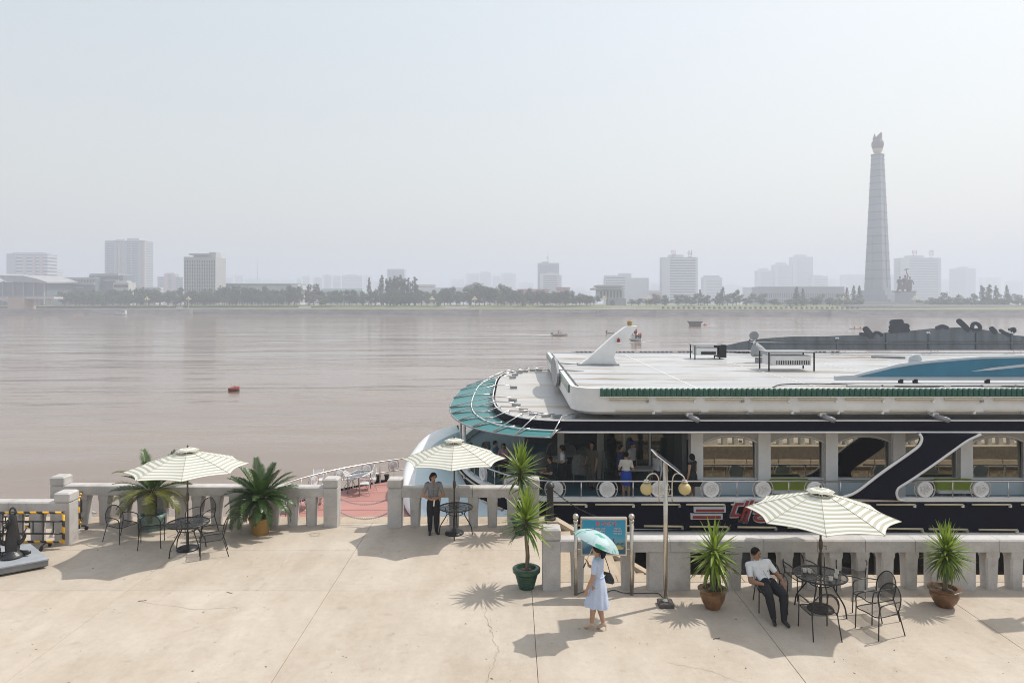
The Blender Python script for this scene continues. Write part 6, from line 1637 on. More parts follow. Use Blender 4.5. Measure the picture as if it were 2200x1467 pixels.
q = gp(60, 1140); barrier('black and yellow barrier behind the balustrade at the far left', (q.x-.6, q.y-.3, 0), R(8), 1.6, .42)
# crumpled bottle by the balusters
q = gp(198, 1104); t = thing('plastic_bottle', 'discarded clear bottle with a yellow cap lying on the quay edge', 'bottle', (q.x, q.y, .045), R(-12)); MB().tube([(-.12,0,0),(-.11,0,0),(.06,0,0),(.1,0,.0),(.13,0,0)], [.03,.04,.042,.02,.014], 10).build('bottle_body', mat('clear plastic', (.6,.6,.58), .2, alpha=.6), t, 0); MB().tube([(.128,0,0),(.155,0,0)], .018, 10).build('bottle_cap', mat('yellow cap', (.6,.33,.02), .5), t)
# ================================================================== people
SKIN = mat('skin', (0.40, 0.235, 0.155), .55, var=.08, scale=6)
SKIN2 = mat('tanned skin', (0.36, 0.19, 0.115), .55, var=.08, scale=6)
HAIR = mat('black hair', (0.010, 0.008, 0.007), .6, var=.3, scale=30, spec=.15)
def cloth(n, c, v=.10): return mat(n, c, .85, var=v, scale=9, bump=.6, bscale=9)
C_WHITE = cloth('white cotton', (0.80, 0.82, 0.85)); C_BLACK = cloth('black cloth', (0.012, 0.012, 0.016)); C_GREYS = cloth('grey uniform shirt', (0.22, 0.22, 0.235)); C_DRESS = cloth('pale blue striped cotton', (0.46, 0.53, 0.68), .08)
C_OLIVE = cloth('olive suit', (0.10, 0.095, 0.07)); C_NAVY = cloth('navy blouse', (0.025, 0.035, 0.10)); C_ROYAL = cloth('royal blue skirt', (0.015, 0.06, 0.36)); C_CREAM = cloth('cream blouse', (0.62, 0.60, 0.55)); C_LBLUE = cloth('light blue shirt', (0.22, 0.36, 0.48)); C_PINK = cloth('pink blouse', (0.40, 0.20, 0.27)); C_ORANGE = cloth('orange life vest', (0.62, 0.10, 0.03)); C_GREYB = cloth('grey blouse', (0.45, 0.45, 0.47))
SHOE = mat('black leather shoe', (0.012, 0.011, 0.010), .35); SANDAL = mat('beige sandal', (0.50, 0.38, 0.28), .5)
GOLD = mat('gold braid', (0.70, 0.50, 0.05), .4); LIP = mat('lips', (0.32, 0.10, 0.08), .5); EYE = mat('dark iris', (0.01, 0.008, 0.007), .3)
def V(*a): return Vector(a)
def pose(H=1.64, w=1.0, **kw):
    """joints of a figure standing at the origin and facing -y"""
    J = dict(pel=V(0,0,.535), chest=V(0,0.005,.72), neck=V(0,.0,.825), head=V(0,-.008,.925))
    for s, n in ((1, 'l'), (-1, 'r')):     # the figure's left hand is at +x
        J['hip'+n] = V(s*.052,0,.51); J['kn'+n] = V(s*.055,-.005,.275); J['an'+n] = V(s*.055,.012,.045); J['to'+n] = V(s*.062,-.085,.018)
        J['sh'+n] = V(s*.105*w,.005,.80); J['el'+n] = V(s*.135*w,.012,.625); J['wr'+n] = V(s*.14*w,-.02,.475); J['hd'+n] = V(0,-.15,-1).normalized()
        J['pn'+n] = V(-s, 0, 0)            # palm normal
    J = {k: (v*H if not (k.startswith('hd') or k.startswith('pn')) else v) for k, v in J.items()}
    for k, v in kw.items(): J[k] = Vector(v)
    J['H'] = H; return J
def person(label, loc, rz, J, outfit, hair='short', vox=.012, look=0.0, tilt=(0, 0), skin=None, fem=False, name='person', grip=.35, bulk=None):
    """outfit: regions torso, sleeve, fore, pelvis, thigh, shin, foot -> material"""
    H = J['H']; k = H/1.64; skin = skin or SKIN
    t = thing(name, label, 'person', loc, rz)
    PR_ = PR = []
    bulk = bulk or (1.04 if fem else 1.16)
    def seg(a, b, ra, rb, reg):
        q = bulk if reg in ('torso', 'pelvis', 'sleeve', 'thigh', 'shin', 'upper', 'fore') else 1.25 if reg == 'foot' else 1.0
        PR.append((Vector(a), Vector(b), ra*k*q, rb*k*q, reg))
    pel, ch, ne, he = J['pel'], J['chest'], J['neck'], J['head']
    sx = (J['shl'] - J['shr']).normalized(); hx = (J['hipl'] - J['hipr']).normalized()
    # torso: three columns give it width
    for o in (-1, 0, 1):
        seg(pel + hx*o*.055*k, ch - V(0,0,.11*k) + sx*o*.045*k, .098 if fem else .092, .082, 'pelvis' if False else 'torso')
        seg(ch - V(0,0,.10*k) + sx*o*.05*k, ch + (ne-ch)*.45 + sx*o*.075*k, .085, .078 if o else .09, 'torso')
    if fem:
        f_ = sx.cross(ne-ch).normalized(); f_ = f_ if f_.y < 0 or True else f_
        for o in (-1, 1): seg(ch + sx*o*.055*k + V(0,0,.01)*k, ch + sx*o*.055*k - sx.cross(V(0,0,1))*(-.055*k), .055, .045, 'torso')
    for o in (-1, 1): seg(pel + hx*o*.06*k - V(0,0,.02*k), pel + hx*o*.055*k + V(0,0,.02*k), .10, .098, 'pelvis')
    seg(J['shl'], J['shr'], .062, .062, 'torso'); seg(ch + (ne-ch)*.7, ne, .075, .055, 'torso'); seg(ne, he - V(0,0,.05*k), .05, .052, 'skin')
    # head
    dirn = Matrix.Rotation(look, 3, 'Z') @ Matrix.Rotation(tilt[0], 3, 'X') @ Matrix.Rotation(tilt[1], 3, 'Y')
    hp = lambda x, y, z: he + dirn @ (V(x, y, z)*k)
    PR.append((hp(0, .012, .032), hp(0, .005, .0), .083*k, .077*k, 'skin')); PR.append((hp(0, -.028, -.005), hp(0, -.04, -.062), .062*k, .042*k, 'skin'))
    PR.append((hp(0, -.088, .012), hp(0, -.104, -.022), .010*k, .014*k, 'skin'))
    for s in (-1, 1): PR.append((hp(s*.080, .01, .012), hp(s*.080, .008, -.02), .012*k, .010*k, 'skin'))
    for n in 'lr':
        s = 1 if n == 'l' else -1
        sh, el, wr = J['sh'+n], J['el'+n], J['wr'+n]; m = sh.lerp(el, .62)
        seg(sh, m, .057, .050, 'sleeve'); seg(m, el, .044, .040, 'upper'); seg(el, el.lerp(wr, .35), .040, .040, 'fore'); seg(el.lerp(wr, .35), wr, .040, .026, 'fore')
        d = J['hd'+n].normalized(); pn = J['pn'+n]; pn = (pn - d*pn.dot(d)).normalized(); sd = d.cross(pn)      # sd across the knuckles
        for q in (-1, 0, 1): seg(wr + d*.012*k + sd*q*.012*k, wr + d*.082*k + sd*q*.024*k, .016, .013, 'skin')
        for q, fl in ((-1.5, .072), (-.5, .082), (.5, .078), (1.5, .060)):
            b0 = wr + d*.085*k + sd*q*.0195*k; b1 = b0 + (d*math.cos(grip*.6) + pn*math.sin(grip*.6))*fl*.5*k; b2 = b1 + (d*math.cos(grip*2) + pn*math.sin(grip*2))*fl*.5*k
            seg(b0, b1, .0095, .0088, 'skin'); seg(b1, b2, .0088, .0072, 'skin')
        tb = wr + d*.028*k + sd*(-s)*.028*k; seg(tb, tb + (d*.6 + sd*(-s)*.6 + pn*.4).normalized()*.035*k, .013, .011, 'skin'); tb2 = tb + (d*.6 + sd*(-s)*.6 + pn*.4).normalized()*.035*k; seg(tb2, tb2 + (d*.9 + pn*.4).normalized()*.03*k, .0105, .008, 'skin')
        hi, kn, an, to = J['hip'+n], J['kn'+n], J['an'+n], J['to'+n]
        ks = 1.26 if outfit.get('thigh') not in (None, 'skin') else 1.0
        seg(hi, hi.lerp(kn, .5), .088, .074*ks, 'thigh'); seg(hi.lerp(kn, .5), kn, .074*ks, .057*ks, 'thigh'); seg(kn, kn.lerp(an, .3), .054*ks, .056*ks, 'shin'); seg(kn.lerp(an, .3), an + (kn-an)*.06, .056*ks, .036*(1.35 if ks > 1 else 1), 'shin')
        seg(an + (kn-an)*.06, an - V(0,0,.012*k), .034, .034, 'ankle'); seg(an + V(0, 0, -.016*k), to, .034, .026, 'foot'); hl_ = an + (an - to).normalized()*.03*k; seg(V(hl_.x, hl_.y, an.z - .022*k), an, .030, .034, 'foot')
    mb = MB()
    for a, b, ra, rb, reg in PR:
        L = (b-a); n = 10 if ra > .03 else 8
        if L.length < 1e-5: mb.ball(a, ra, n, 6); continue
        u = L.normalized(); pts, rs = [], []
        for q in (-.95, -.7, -.35): pts.append(a + u*q*ra); rs.append(ra*math.sqrt(1-q*q))
        pts += [a, b]; rs += [ra, rb]
        for q in (.35, .7, .95): pts.append(b + u*q*rb); rs.append(rb*math.sqrt(1-q*q))
        mb.tube(pts, rs, n)
    me = mb.mesh('body'); ob = bpy.data.objects.new('body_tmp', me); COL.objects.link(ob)
    rm = ob.modifiers.new('r', 'REMESH'); rm.mode = 'VOXEL'; rm.voxel_size = vox
    sm = ob.modifiers.new('s', 'SMOOTH'); sm.factor = .5; sm.iterations = 3 if vox > .008 else 2
    dg = bpy.context.evaluated_depsgraph_get(); dg.update(); bm_ = bpy.data.meshes.new_from_object(ob.evaluated_get(dg)); bpy.data.objects.remove(ob); bpy.data.meshes.remove(me)
    bm_.name = 'body'; bm_.shade_smooth()
    regs = ['skin', 'torso', 'sleeve', 'upper', 'fore', 'pelvis', 'thigh', 'shin', 'ankle', 'foot']; bm_.materials.clear()
    for r_ in regs:
        mm = outfit.get(r_, None); bm_.materials.append(skin if mm in (None, 'skin') else mm)
    nf = len(bm_.polygons); cs = np.empty(nf*3); bm_.polygons.foreach_get('center', cs); cs = cs.reshape(-1, 3)
    best = np.full(nf, 1e9); idx = np.zeros(nf, dtype=np.int32)
    for a, b, ra, rb, reg in PR:
        a_, b_ = np.array(a), np.array(b); ab = b_-a_; tt = np.clip(((cs-a_)@ab)/max(1e-9, ab@ab), 0, 1); dd = np.linalg.norm(cs - (a_+tt[:, None]*ab), axis=1) - (ra + (rb-ra)*tt)
        better = dd < best; best[better] = dd[better]; idx[better] = regs.index(reg)
    if outfit.get('pelvis') is not None and outfit.get('pelvis') is not outfit.get('torso'):
        wz = pel.z + .075*k; low_ = (idx == 1) & (cs[:, 2] < wz) & (np.abs(cs[:, 1]-pel.y) < .35); idx[low_] = regs.index('pelvis')
    bm_.polygons.foreach_set('material_index', idx)
    link('body', bm_, t)
    # face
    for s in (-1, 1): MB().ball(hp(s*.030, -.083, .012), V(.0085, .006, .0045)*k, 8, 5).build('eye', EYE, t, 0); MB().tube([hp(s*.016, -.086, .030), hp(s*.032, -.086, .033), hp(s*.046, -.074, .029)], .0035*k, 5).build('eyebrow', HAIR, t, 0)
    MB().tube([hp(-.020, -.084, -.052), hp(0, -.090, -.051), hp(.020, -.084, -.052)], .0055*k, 6).build('mouth', LIP, t, 0)
    # hair
    def cap(hairline, r, zt=0.0, back=-.04):
        rows = []
        for i in range(9):
            th = (i/8)*PI*.72; row_ = []
            for j in range(20):
                ph = 2*PI*j/20; f = max(0, -math.sin(ph))           # 1 at the front
                lim = PI*.72*(1 - f*hairline); a = min(th, lim)
                d = V(math.cos(ph)*math.sin(a), math.sin(ph)*math.sin(a), math.cos(a)); row_.append(hp(d.x*(r*.96), d.y*(r*1.06)+.012, d.z*(r*1.05)+.022))
            rows.append(row_ + [row_[0]])
        MB().shell(rows, -.004*k).build('hair', HAIR, t, 0)
    if hair == 'short': cap(.60, .096)
    elif hair == 'buzz': cap(.64, .093)
    elif hair == 'bob':
        cap(.54, .100); MB().tube([hp(0, .055, .02), hp(0, .062, -.04), hp(0, .052, -.10)], [.075*k, .078*k, .055*k], 12).build('hair_back', HAIR, t, 0)
        for s in (-1, 1): MB().tube([hp(s*.078, .015, .03), hp(s*.085, .01, -.03), hp(s*.075, .005, -.085)], [.02*k, .026*k, .016*k], 8).build('hair_side', HAIR, t, 0)
    elif hair in ('tail', 'long'):
        cap(.58, .098); P = [hp(0, .07, .02), hp(.0, .11, -.03), hp(0, .115, -.10), hp(0, .09, -.17 if hair == 'tail' else -.24)]
        MB().tube(spline(P, 4), [.05*k, .05*k, .052*k, .055*k, .058*k, .06*k, .058*k, .055*k, .05*k, .045*k, .036*k, .025*k, .012*k], 10).build('hair_back', HAIR, t, 0)
    elif hair == 'bun': cap(.46, .098); MB().ball(hp(0, .105, .03), .042*k, 12, 8).build('hair_bun', HAIR, t, 0)
    elif hair == 'cap':
        cap(.50, .088); MB().lathe([(.095*k, .0), (.108*k, .03*k), (.10*k, .065*k), (.05*k, .085*k), (.002, .088*k)], 18, hp(0, .01, .045)).build('uniform_cap', C_ROYAL, t, 35); MB().lathe([(.12*k, 0), (.12*k, .006)], 18, hp(0, -.012, .045)).build('cap_brim', C_ROYAL, t)
    return t, hp
def skirt(t, prof, m, name='skirt', n=28, folds=9, amp=.035, lean=(0, 0)):
    """prof: (z, rx, ry, dy) from waist to hem"""
    rows = []
    for i, (z, rx, ry, dy) in enumerate(prof):
        u = i/(len(prof)-1); row_ = []
        for j in range(n+1):
            a = 2*PI*j/n; f = 1 + amp*u*math.sin(folds*a + 1.3*i*.3)
            row_.append(V(math.cos(a)*rx*f + lean[0]*u, math.sin(a)*ry*f + dy + lean[1]*u, z + .012*u*math.sin(folds*a*.5)))
        rows.append(row_)
    return MB().shell(rows, .006).build(name, m, t, 0)
# ---- attendant in a grey uniform shirt
H = 1.62
J = pose(H, 1.02, ell=V(.265, -.03, 1.035), elr=V(-.275, -.02, 1.03), wrl=V(.10, -.20, .985), wrr=V(-.06, -.215, .955), hdl=V(-.85, -.25, -.25), hdr=V(.88, -.2, .1), pnl=V(0, 1, .2), pnr=V(0, 1, .2), anl=V(.085, .03, .072), ktoe=V(0,0,0))
J['ankl'] = J['anl']; J['tol'] = V(.12, -.10, .03); J['knl'] = V(.08, -.005, .445)
PANT = dict(torso=C_GREYS, sleeve=C_GREYS, pelvis=C_BLACK, thigh=C_BLACK, shin=C_BLACK, ankle='skin', foot=SHOE)
t, hp = person('attendant in grey uniform shirt and black trousers standing under the middle parasol', gp(931, 1146), R(8), J, PANT, 'tail', .0075, R(22), (R(14), R(6)), SKIN2, True, grip=.7)
for s in (-1, 1):
    sh = J['shl' if s > 0 else 'shr']; MB().obox(sh + V(-s*.012, 0, .062), (.10, .05, .010), (0, s*R(14), 0)).build('epaulette', C_BLACK, t); MB().obox(sh + V(s*.030, 0, .055), (.022, .046, .012), (0, s*R(22), 0)).build('epaulette_braid', GOLD, t)
    MB().obox(V(s*.045, -.085, 1.345), (.05, .016, .055), (R(-25), 0, s*R(25))).build('collar', C_GREYS, t)
for z in (1.28, 1.20, 1.12, 1.04): MB().ball((0, -.105, z), .007, 6, 5).build('button', GOLD, t)
MB().tube([(0, -.10, 1.30), (0, -.10, .93)], .004, 4).build('placket', C_BLACK, t)
c = J['wrr'] + V(.07, -.03, -.08); o = MB().obox(c, (.035, .012, .17), (R(8), R(6), 0)).build('paper_roll', CUP); o.location = Matrix.Rotation(R(8), 3, 'Z') @ V(0,0,0) + Vector(t.location); o.rotation_euler = (0, 0, R(8)); tag(o, 'folded white paper in the attendant\'s hands', 'paper')
# ---- woman in a pale blue dress with a mint umbrella
H = 1.62; Z0 = .045
J = pose(H, .92)
up = lambda v: Vector(v)
J.update(anl=V(.05, -.10, .115), tol=V(.055, -.22, .03), anr=V(-.045, .10, .125), tor=V(-.045, -.005, .03), knl=V(.06, -.06, .47), knr=V(-.05, .0, .47))
J.update(wrr=V(-.08, -.21, 1.13), elr=V(-.20, .0, 1.03), hdr=V(.1, -.3, .9), pnr=V(.6, -.6, 0), wrl=V(.20, -.13, .80), ell=V(.235, -.01, 1.03), hdl=V(-.02, -.25, -.9))
DR = dict(torso=C_DRESS, sleeve=C_DRESS, pelvis=C_DRESS, thigh='skin', shin='skin', ankle='skin', foot=SANDAL)
wl = gp(1284, 1352); WRZ = R(-118)
lady, hp = person('woman in a pale blue dress walking left under a mint umbrella', wl, WRZ, J, DR, 'tail', .0075, R(4), (R(2), 0), SKIN, True)
skirt(lady, [(1.00, .122, .105, 0), (.94, .138, .122, 0), (.85, .158, .145, .0), (.74, .168, .160, 0), (.62, .178, .185, -.01), (.50, .188, .215, -.015), (.44, .192, .225, -.02)], C_DRESS, 'skirt', 48, 9, .085)
MB().tube([V(.135*math.cos(a), .112*math.sin(a), 1.0) for a in [2*PI*q/24 for q in range(24)]], .016, 6, closed=True).build('belt', C_DRESS, lady, 0)
for s in (-1, 1): MB().obox(V(s*.05, -.06, 1.335), (.07, .03, .05), (R(-15), s*R(-30), s*R(20))).build('collar', C_WHITE, lady)
for n in 'lr':
    a, b = J['an'+n], J['to'+n]; MB().tube([V(a.x, a.y+.045, a.z-.03), V(a.x, a.y+.05, 0)], [.012, .006], 6).build('heel', SANDAL, lady); MB().tube([V(a.x+.035*math.cos(q), a.y+.035*math.sin(q), a.z+.015) for q in [2*PI*z/12 for z in range(12)]], .005, 5, closed=True).build('ankle_strap', SANDAL, lady)
MB().tube([hp(-.03, .115, .0), hp(.03, .115, .01)], .016, 8).build('hair_clip', CUP, lady, 0)
rot = Matrix.Rotation(WRZ, 3, 'Z')
# handbag hung from the far shoulder
hb = thing('handbag', 'black trapezoid handbag hanging from the walking woman\'s shoulder', 'handbag', wl + rot @ V(-.235, .10, .82), WRZ)
MB().loft([[(-.045, -.13, 0), (.045, -.13, 0), (.045, .13, 0), (-.045, .13, 0)], [(-.04, -.125, .06), (.04, -.125, .06), (.04, .125, .06), (-.04, .125, .06)], [(-.02, -.075, .17), (.02, -.075, .17), (.02, .075, .17), (-.02, .075, .17)], [(-.01, -.055, .19), (.01, -.055, .19), (.01, .055, .19), (-.01, .055, .19)]], True, True).build('bag_body', SHOE, hb, 40)
MB().tube(spline([(0, -.06, .18), (.06, -.09, .36), (.085, -.09, .53), (.075, -.05, .54), (.03, .0, .40), (0, .06, .18)], 5), .008, 5).build('bag_strap', SHOE, hb, 0); MB().ball((.03, -.03, .14), .012, 8, 6).build('bag_clasp', GOLD, hb)
# her umbrella
def mint_mat():
    m = bpy.data.materials.new('mint umbrella fabric'); m.use_nodes = True; nt = m.node_tree; b = nt.nodes['Principled BSDF']; out = nt.nodes['Material Output']; b.inputs['Roughness'].default_value = .5
    tc = nt.nodes.new('ShaderNodeTexCoord'); mp = nt.nodes.new('ShaderNodeMapping'); mp.inputs['Scale'].default_value = (1.2, 3.2, 1); mp.inputs['Rotation'].default_value = (0, 0, .7); nt.links.new(tc.outputs['Object'], mp.inputs[0])
    n = nt.nodes.new('ShaderNodeTexNoise'); n.inputs['Scale'].default_value = 3.0; n.inputs['Detail'].default_value = 2; nt.links.new(mp.outputs[0], n.inputs[0]); r = nt.nodes.new('ShaderNodeValToRGB'); e = r.color_ramp.elements
    e[0].position = .54; e[0].color = (.50, .66, .68, 1); e[1].position = .60; e[1].color = (.12, .46, .36, 1); k = e.new(.70); k.color = (.04, .30, .22, 1)
    nt.links.new(n.outputs[0], r.inputs[0]); nt.links.new(r.outputs[0], b.inputs['Base Color']); t_ = nt.nodes.new('ShaderNodeBsdfTranslucent'); nt.links.new(r.outputs[0], t_.inputs[0]); x = nt.nodes.new('ShaderNodeMixShader'); x.inputs[0].default_value = .3
    nt.links.new(b.outputs[0], x.inputs[1]); nt.links.new(t_.outputs[0], x.inputs[2]); nt.links.new(x.outputs[0], out.inputs[0]); return m
hand = wl + rot @ (J['wrr'] + V(.02, -.05, .07)); top = at(1290, 1143, 12.98); ax = (top - hand).normalized(); ax = V(.40, .12, .91).normalized()
um = thing('hand_umbrella', 'open mint green umbrella with leaf print held by the walking woman', 'umbrella', hand)
MM = mint_mat(); q_ = ax.to_track_quat('Z', 'X'); cx = top - hand
UR = .46
for k in range(8):
    a0, a1 = 2*PI*k/8 + .2, 2*PI*(k+1)/8 + .2; rows = []
    for i in range(9):
        u = i/8; row_ = []
        for j in range(7):
            p = V(math.cos(a0), math.sin(a0), 0).lerp(V(math.cos(a1), math.sin(a1), 0), j/6); e = math.sin(PI*j/6); rr = UR*math.sin(u*1.25)/math.sin(1.25)*(1 - .06*e*u*u)
            row_.append(cx + q_ @ V(p.x*rr, p.y*rr, .0 - .215*(1-math.cos(u*1.25))/(1-math.cos(1.25)) - .012*e*u))
        rows.append(row_)
    MB().grid(rows).build('canopy_panel', MM, um, 0)
    P = [cx + q_ @ V(math.cos(a0)*UR*math.sin(u*1.25)/math.sin(1.25), math.sin(a0)*UR*math.sin(u*1.25)/math.sin(1.25), -.006 - .215*(1-math.cos(u*1.25))/(1-math.cos(1.25))) for u in (0, .25, .5, .75, 1)]
    MB().tube(P, .004, 4).build('rib', B_STEEL, um); MB().tube([P[2], cx + q_ @ V(0, 0, -.22)], .003, 4).build('stretcher', B_STEEL, um)
MB().tube([cx + q_ @ V(0, 0, .035), V(0, 0, .0), V(0,0,0) - ax*.10], .006, 6).build('shaft', B_STEEL, um); MB().tube([V(0,0,0) - ax*.02, V(0,0,0) - ax*.12], .013, 8).build('handle', SHOE, um)
# ---- man seated in a white shirt
S0 = V(5.07, 13.75, 0)
def rel(x, y, z): return V(x - S0.x, y - S0.y, z)
J = pose(1.66, 1.0, pel=rel(5.07, 13.80, .53), chest=rel(5.0, 13.94, .73), neck=rel(4.93, 14.02, .925), head=rel(4.885, 13.98, 1.085), hipl=rel(5.155, 13.78, .51), hipr=rel(4.985, 13.78, .51), knl=rel(5.21, 13.37, .50), knr=rel(4.92, 13.37, .50), anl=rel(5.155, 13.235, .085), anr=rel(4.985, 13.30, .085), tol=rel(5.19, 13.10, .04), tor=rel(4.955, 13.16, .04),
         shl=rel(5.125, 14.0, .90), shr=rel(4.745, 14.0, .84), ell=rel(5.31, 13.95, .66), elr=rel(4.74, 13.86, .57), wrl=rel(5.33, 13.74, .63), wrr=rel(4.90, 13.66, .60), hdl=V(.05, -.8, -.5), hdr=V(.45, -.8, -.2), pnl=V(0, -.3, -1), pnr=V(0, -.2, -1))
CH[ch0] = CH.get(ch0)
MAN = dict(torso=C_WHITE, sleeve=C_WHITE, pelvis=C_BLACK, thigh=C_BLACK, shin=C_BLACK, ankle=C_BLACK, foot=SHOE)
t, hp = person('man in white short-sleeved shirt and black trousers slouching in a mesh chair', S0, 0, J, MAN, 'buzz', .0075, R(38), (R(10), R(-10)), SKIN2)
MB().obox(J['chest'] + V(.07, -.105, .06), (.022, .012, .016), (R(25), 0, R(15))).build('lapel_badge', LIP, t)
for s in (-1, 1): MB().obox(J['neck'] + V(s*.045 + .01, -.055, .005), (.055, .014, .045), (R(-20), s*R(25), s*R(25))).build('collar', C_WHITE, t)
MB().tube([J['neck'] + V(.01, -.07, -.02), J['chest'] + V(.01, -.105, .0), J['pel'] + V(.0, -.115, .10)], .004, 4).build('placket', C_GREYS, t)
# ---- people aboard
DZ = -.57
def ab(px, y): return V((px-1100)/FPX*y, y, DZ)
J = pose(1.60, .95, ell=V(.24, .0, 1.0), wrl=V(.15, -.17, .98), elr=V(-.24, 0, 1.0), wrr=V(-.15, -.17, .98), hdl=V(-.5, -.8, 0), hdr=V(.5, -.8, 0))
t, hp = person('waitress in white blouse and royal blue skirt at the boat railing, seen from behind', ab(1345, 23.75), R(172), J, dict(torso=C_CREAM, sleeve=C_CREAM, pelvis=C_ROYAL, foot=SHOE), 'bun', .013, fem=True); skirt(t, [(.99, .135, .11, 0), (.88, .175, .15, 0), (.7, .185, .155, 0), (.5, .165, .15, 0)], C_ROYAL, folds=4, amp=.015)
MB().tube([V(.142*math.cos(a), .118*math.sin(a), .99) for a in [2*PI*q/20 for q in range(20)]], .02, 6, closed=True).build('waist_band', C_CREAM, t, 0)
J = pose(1.58, .95, elr=V(-.22, .0, 1.0), wrr=V(-.20, -.12, .80))
t, hp = person('woman in a black dress at the boat railing beside a white pier, short hair', ab(1487, 23.55), R(-140), J, dict(torso=C_BLACK, pelvis=C_BLACK, foot=SHOE), 'bob', .013, R(-15), fem=True); skirt(t, [(.98, .13, .11, 0), (.85, .17, .15, 0), (.65, .19, .17, 0), (.52, .20, .18, 0)], C_BLACK)
o = MB().cbox(-.12, .12, -.05, .05, 0, .2, .02).build('shoulder_bag', SHOE, None, None, ab(1497, 23.30) + V(.05, 0, .55)); tag(o, 'black shoulder bag of the woman in black aboard', 'handbag')
t, hp = person('woman in a sheer white blouse aboard, behind the solar lamp', ab(1412, 24.0), R(-60), pose(1.58, .95), dict(torso=C_GREYB, sleeve=C_GREYB, upper=C_GREYB, fore=C_GREYB, pelvis=C_BLACK, thigh=C_BLACK, shin=C_BLACK, ankle=C_BLACK, foot=SHOE), 'bob', .013, fem=True)
J = pose(1.70, 1.0, elr=V(-.26, .02, 1.05), wrr=V(-.20, -.16, .88), hdr=V(-.2, -.9, -.3))
person('man in an olive suit standing on the boat deck, face towards the quay', ab(1272, 25.0), R(-55), J, dict(torso=C_OLIVE, sleeve=C_OLIVE, pelvis=C_OLIVE, thigh=C_OLIVE, shin=C_OLIVE, ankle=C_OLIVE, foot=SHOE), 'short', .013, R(40), skin=SKIN2)
J = pose(1.58, .95, ell=V(.22, .0, 1.0), wrl=V(.10, -.22, 1.0), hdl=V(-.3, -.9, 0))
t, hp = person('young woman in a white blouse and long black skirt near the wicker chairs aboard', ab(1208, 25.0), R(-95), J, dict(torso=C_WHITE, sleeve=C_WHITE, pelvis=C_BLACK, foot=SHOE), 'bob', .013, 0, (R(12), 0), fem=True); skirt(t, [(.98, .13, .11, 0), (.85, .17, .15, 0), (.6, .19, .17, 0), (.3, .20, .18, 0)], C_BLACK)
SIT = lambda Hh: pose(Hh, 1.0, pel=V(0, .05, .50), chest=V(0, .02, .80), neck=V(0, -.02, .98), head=V(0, -.05, 1.15), hipl=V(.09, .03, .49), hipr=V(-.09, .03, .49), knl=V(.11, -.40, .50), knr=V(-.11, -.40, .50), anl=V(.11, -.40, .08), anr=V(-.11, -.40, .08), tol=V(.12, -.55, .035), tor=V(-.12, -.55, .035), shl=V(.175, -.01, .95), shr=V(-.175, -.01, .95), ell=V(.23, -.10, .70), elr=V(-.23, -.10, .70), wrl=V(.12, -.32, .72), wrr=V(-.12, -.32, .72), hdl=V(-.3, -.9, .1), hdr=V(.3, -.9, .1))
person('man in black shirt sitting aboard with hands raised before him', ab(1184, 24.6), R(-70), SIT(1.66), dict(torso=C_BLACK, sleeve=C_BLACK, pelvis=C_BLACK, thigh=C_BLACK, shin=C_BLACK, ankle=C_BLACK, foot=SHOE), 'short', .013)
person('crew member in navy top with a white collar stripe, behind the blue skirt', ab(1334, 24.5), R(60), pose(1.70, 1.0), dict(torso=C_NAVY, sleeve=C_NAVY, upper=C_NAVY, fore=C_NAVY, pelvis=C_BLACK, thigh=C_BLACK, shin=C_BLACK, ankle=C_BLACK, foot=SHOE), 'short', .013)
person('crew member in a royal blue cap bending over the saloon counter', ab(1358, 25.3), R(50), pose(1.66, 1.0), dict(torso=C_GREYB, sleeve=C_GREYB, pelvis=C_BLACK, thigh=C_BLACK, shin=C_BLACK, ankle=C_BLACK, foot=SHOE), 'cap', .013, 0, (R(15), 0))
person('guest in a light blue shirt seated in the shaded bow saloon', ab(1062, 27.4), R(60), SIT(1.66), dict(torso=C_LBLUE, sleeve=C_LBLUE, pelvis=C_BLACK, thigh=C_BLACK, shin=C_BLACK, ankle=C_BLACK, foot=SHOE), 'short', .015)
person('guest in a pink blouse seated in the shaded bow saloon', ab(1083, 26.9), R(-30), SIT(1.58), dict(torso=C_PINK, sleeve=C_PINK, pelvis=C_BLACK, thigh=C_BLACK, shin=C_BLACK, ankle=C_BLACK, foot=SHOE), 'bob', .015, fem=True)
# ---- wicker chairs and tables of the saloon
WK = mat('pale wicker', (0.20, 0.20, 0.195), .8, var=.25, scale=18, bump=.6, bscale=60)
def wicker():
    t = thing('wicker_chair', '', 'chair', (0,0,0), 0, 'wicker chairs in the bow saloon')
    rows = []
    for z, w_ in ((.40, .30), (.60, .31), (.80, .30), (.95, .25), (1.05, .16), (1.09, .04)):
        rows.append([V(w_*math.sin(a), .26*math.cos(a)*.9, z) for a in [R(-85)+R(170)*k/10 for k in range(11)]])
    MB().shell(rows, .02).build('backrest', WK, t, 0); MB().cbox(-.27, .27, -.27, .22, .38, .44, .04).build('seat', WK, t)
    for x in (-.24, .24):
        for y in (-.24, .2): MB().tube([(x, y, .40), (x*1.02, y, 0)], .02, 6).build('leg', WK, t, 0)
        MB().tube(spline([(x*1.15, .12, .68), (x*1.2, -.1, .67), (x*1.15, -.25, .60), (x, -.25, .42)], 4), .022, 6).build('armrest', WK, t, 0)
    return t
W_ = [(1163, 26.2, 200, 'beside the table left of the young woman'), (1190, 27.6, 30, 'behind the table, under the canopy tip'), (1222, 27.6, -10, 'right behind the young woman'), (1252, 26.9, -40, 'left of the man in the olive suit, rear'), (1247, 25.7, 170, 'left of the man in the olive suit, turned from the quay'), (1308, 26.2, 100, 'behind the glass partition'), (1010, 27.8, 60, 'deep in the bow under the canopy'), (1040, 27.9, -60, 'next to the guest in light blue'), (1110, 26.4, 140, 'behind the tall yucca head')]
w0 = wicker()
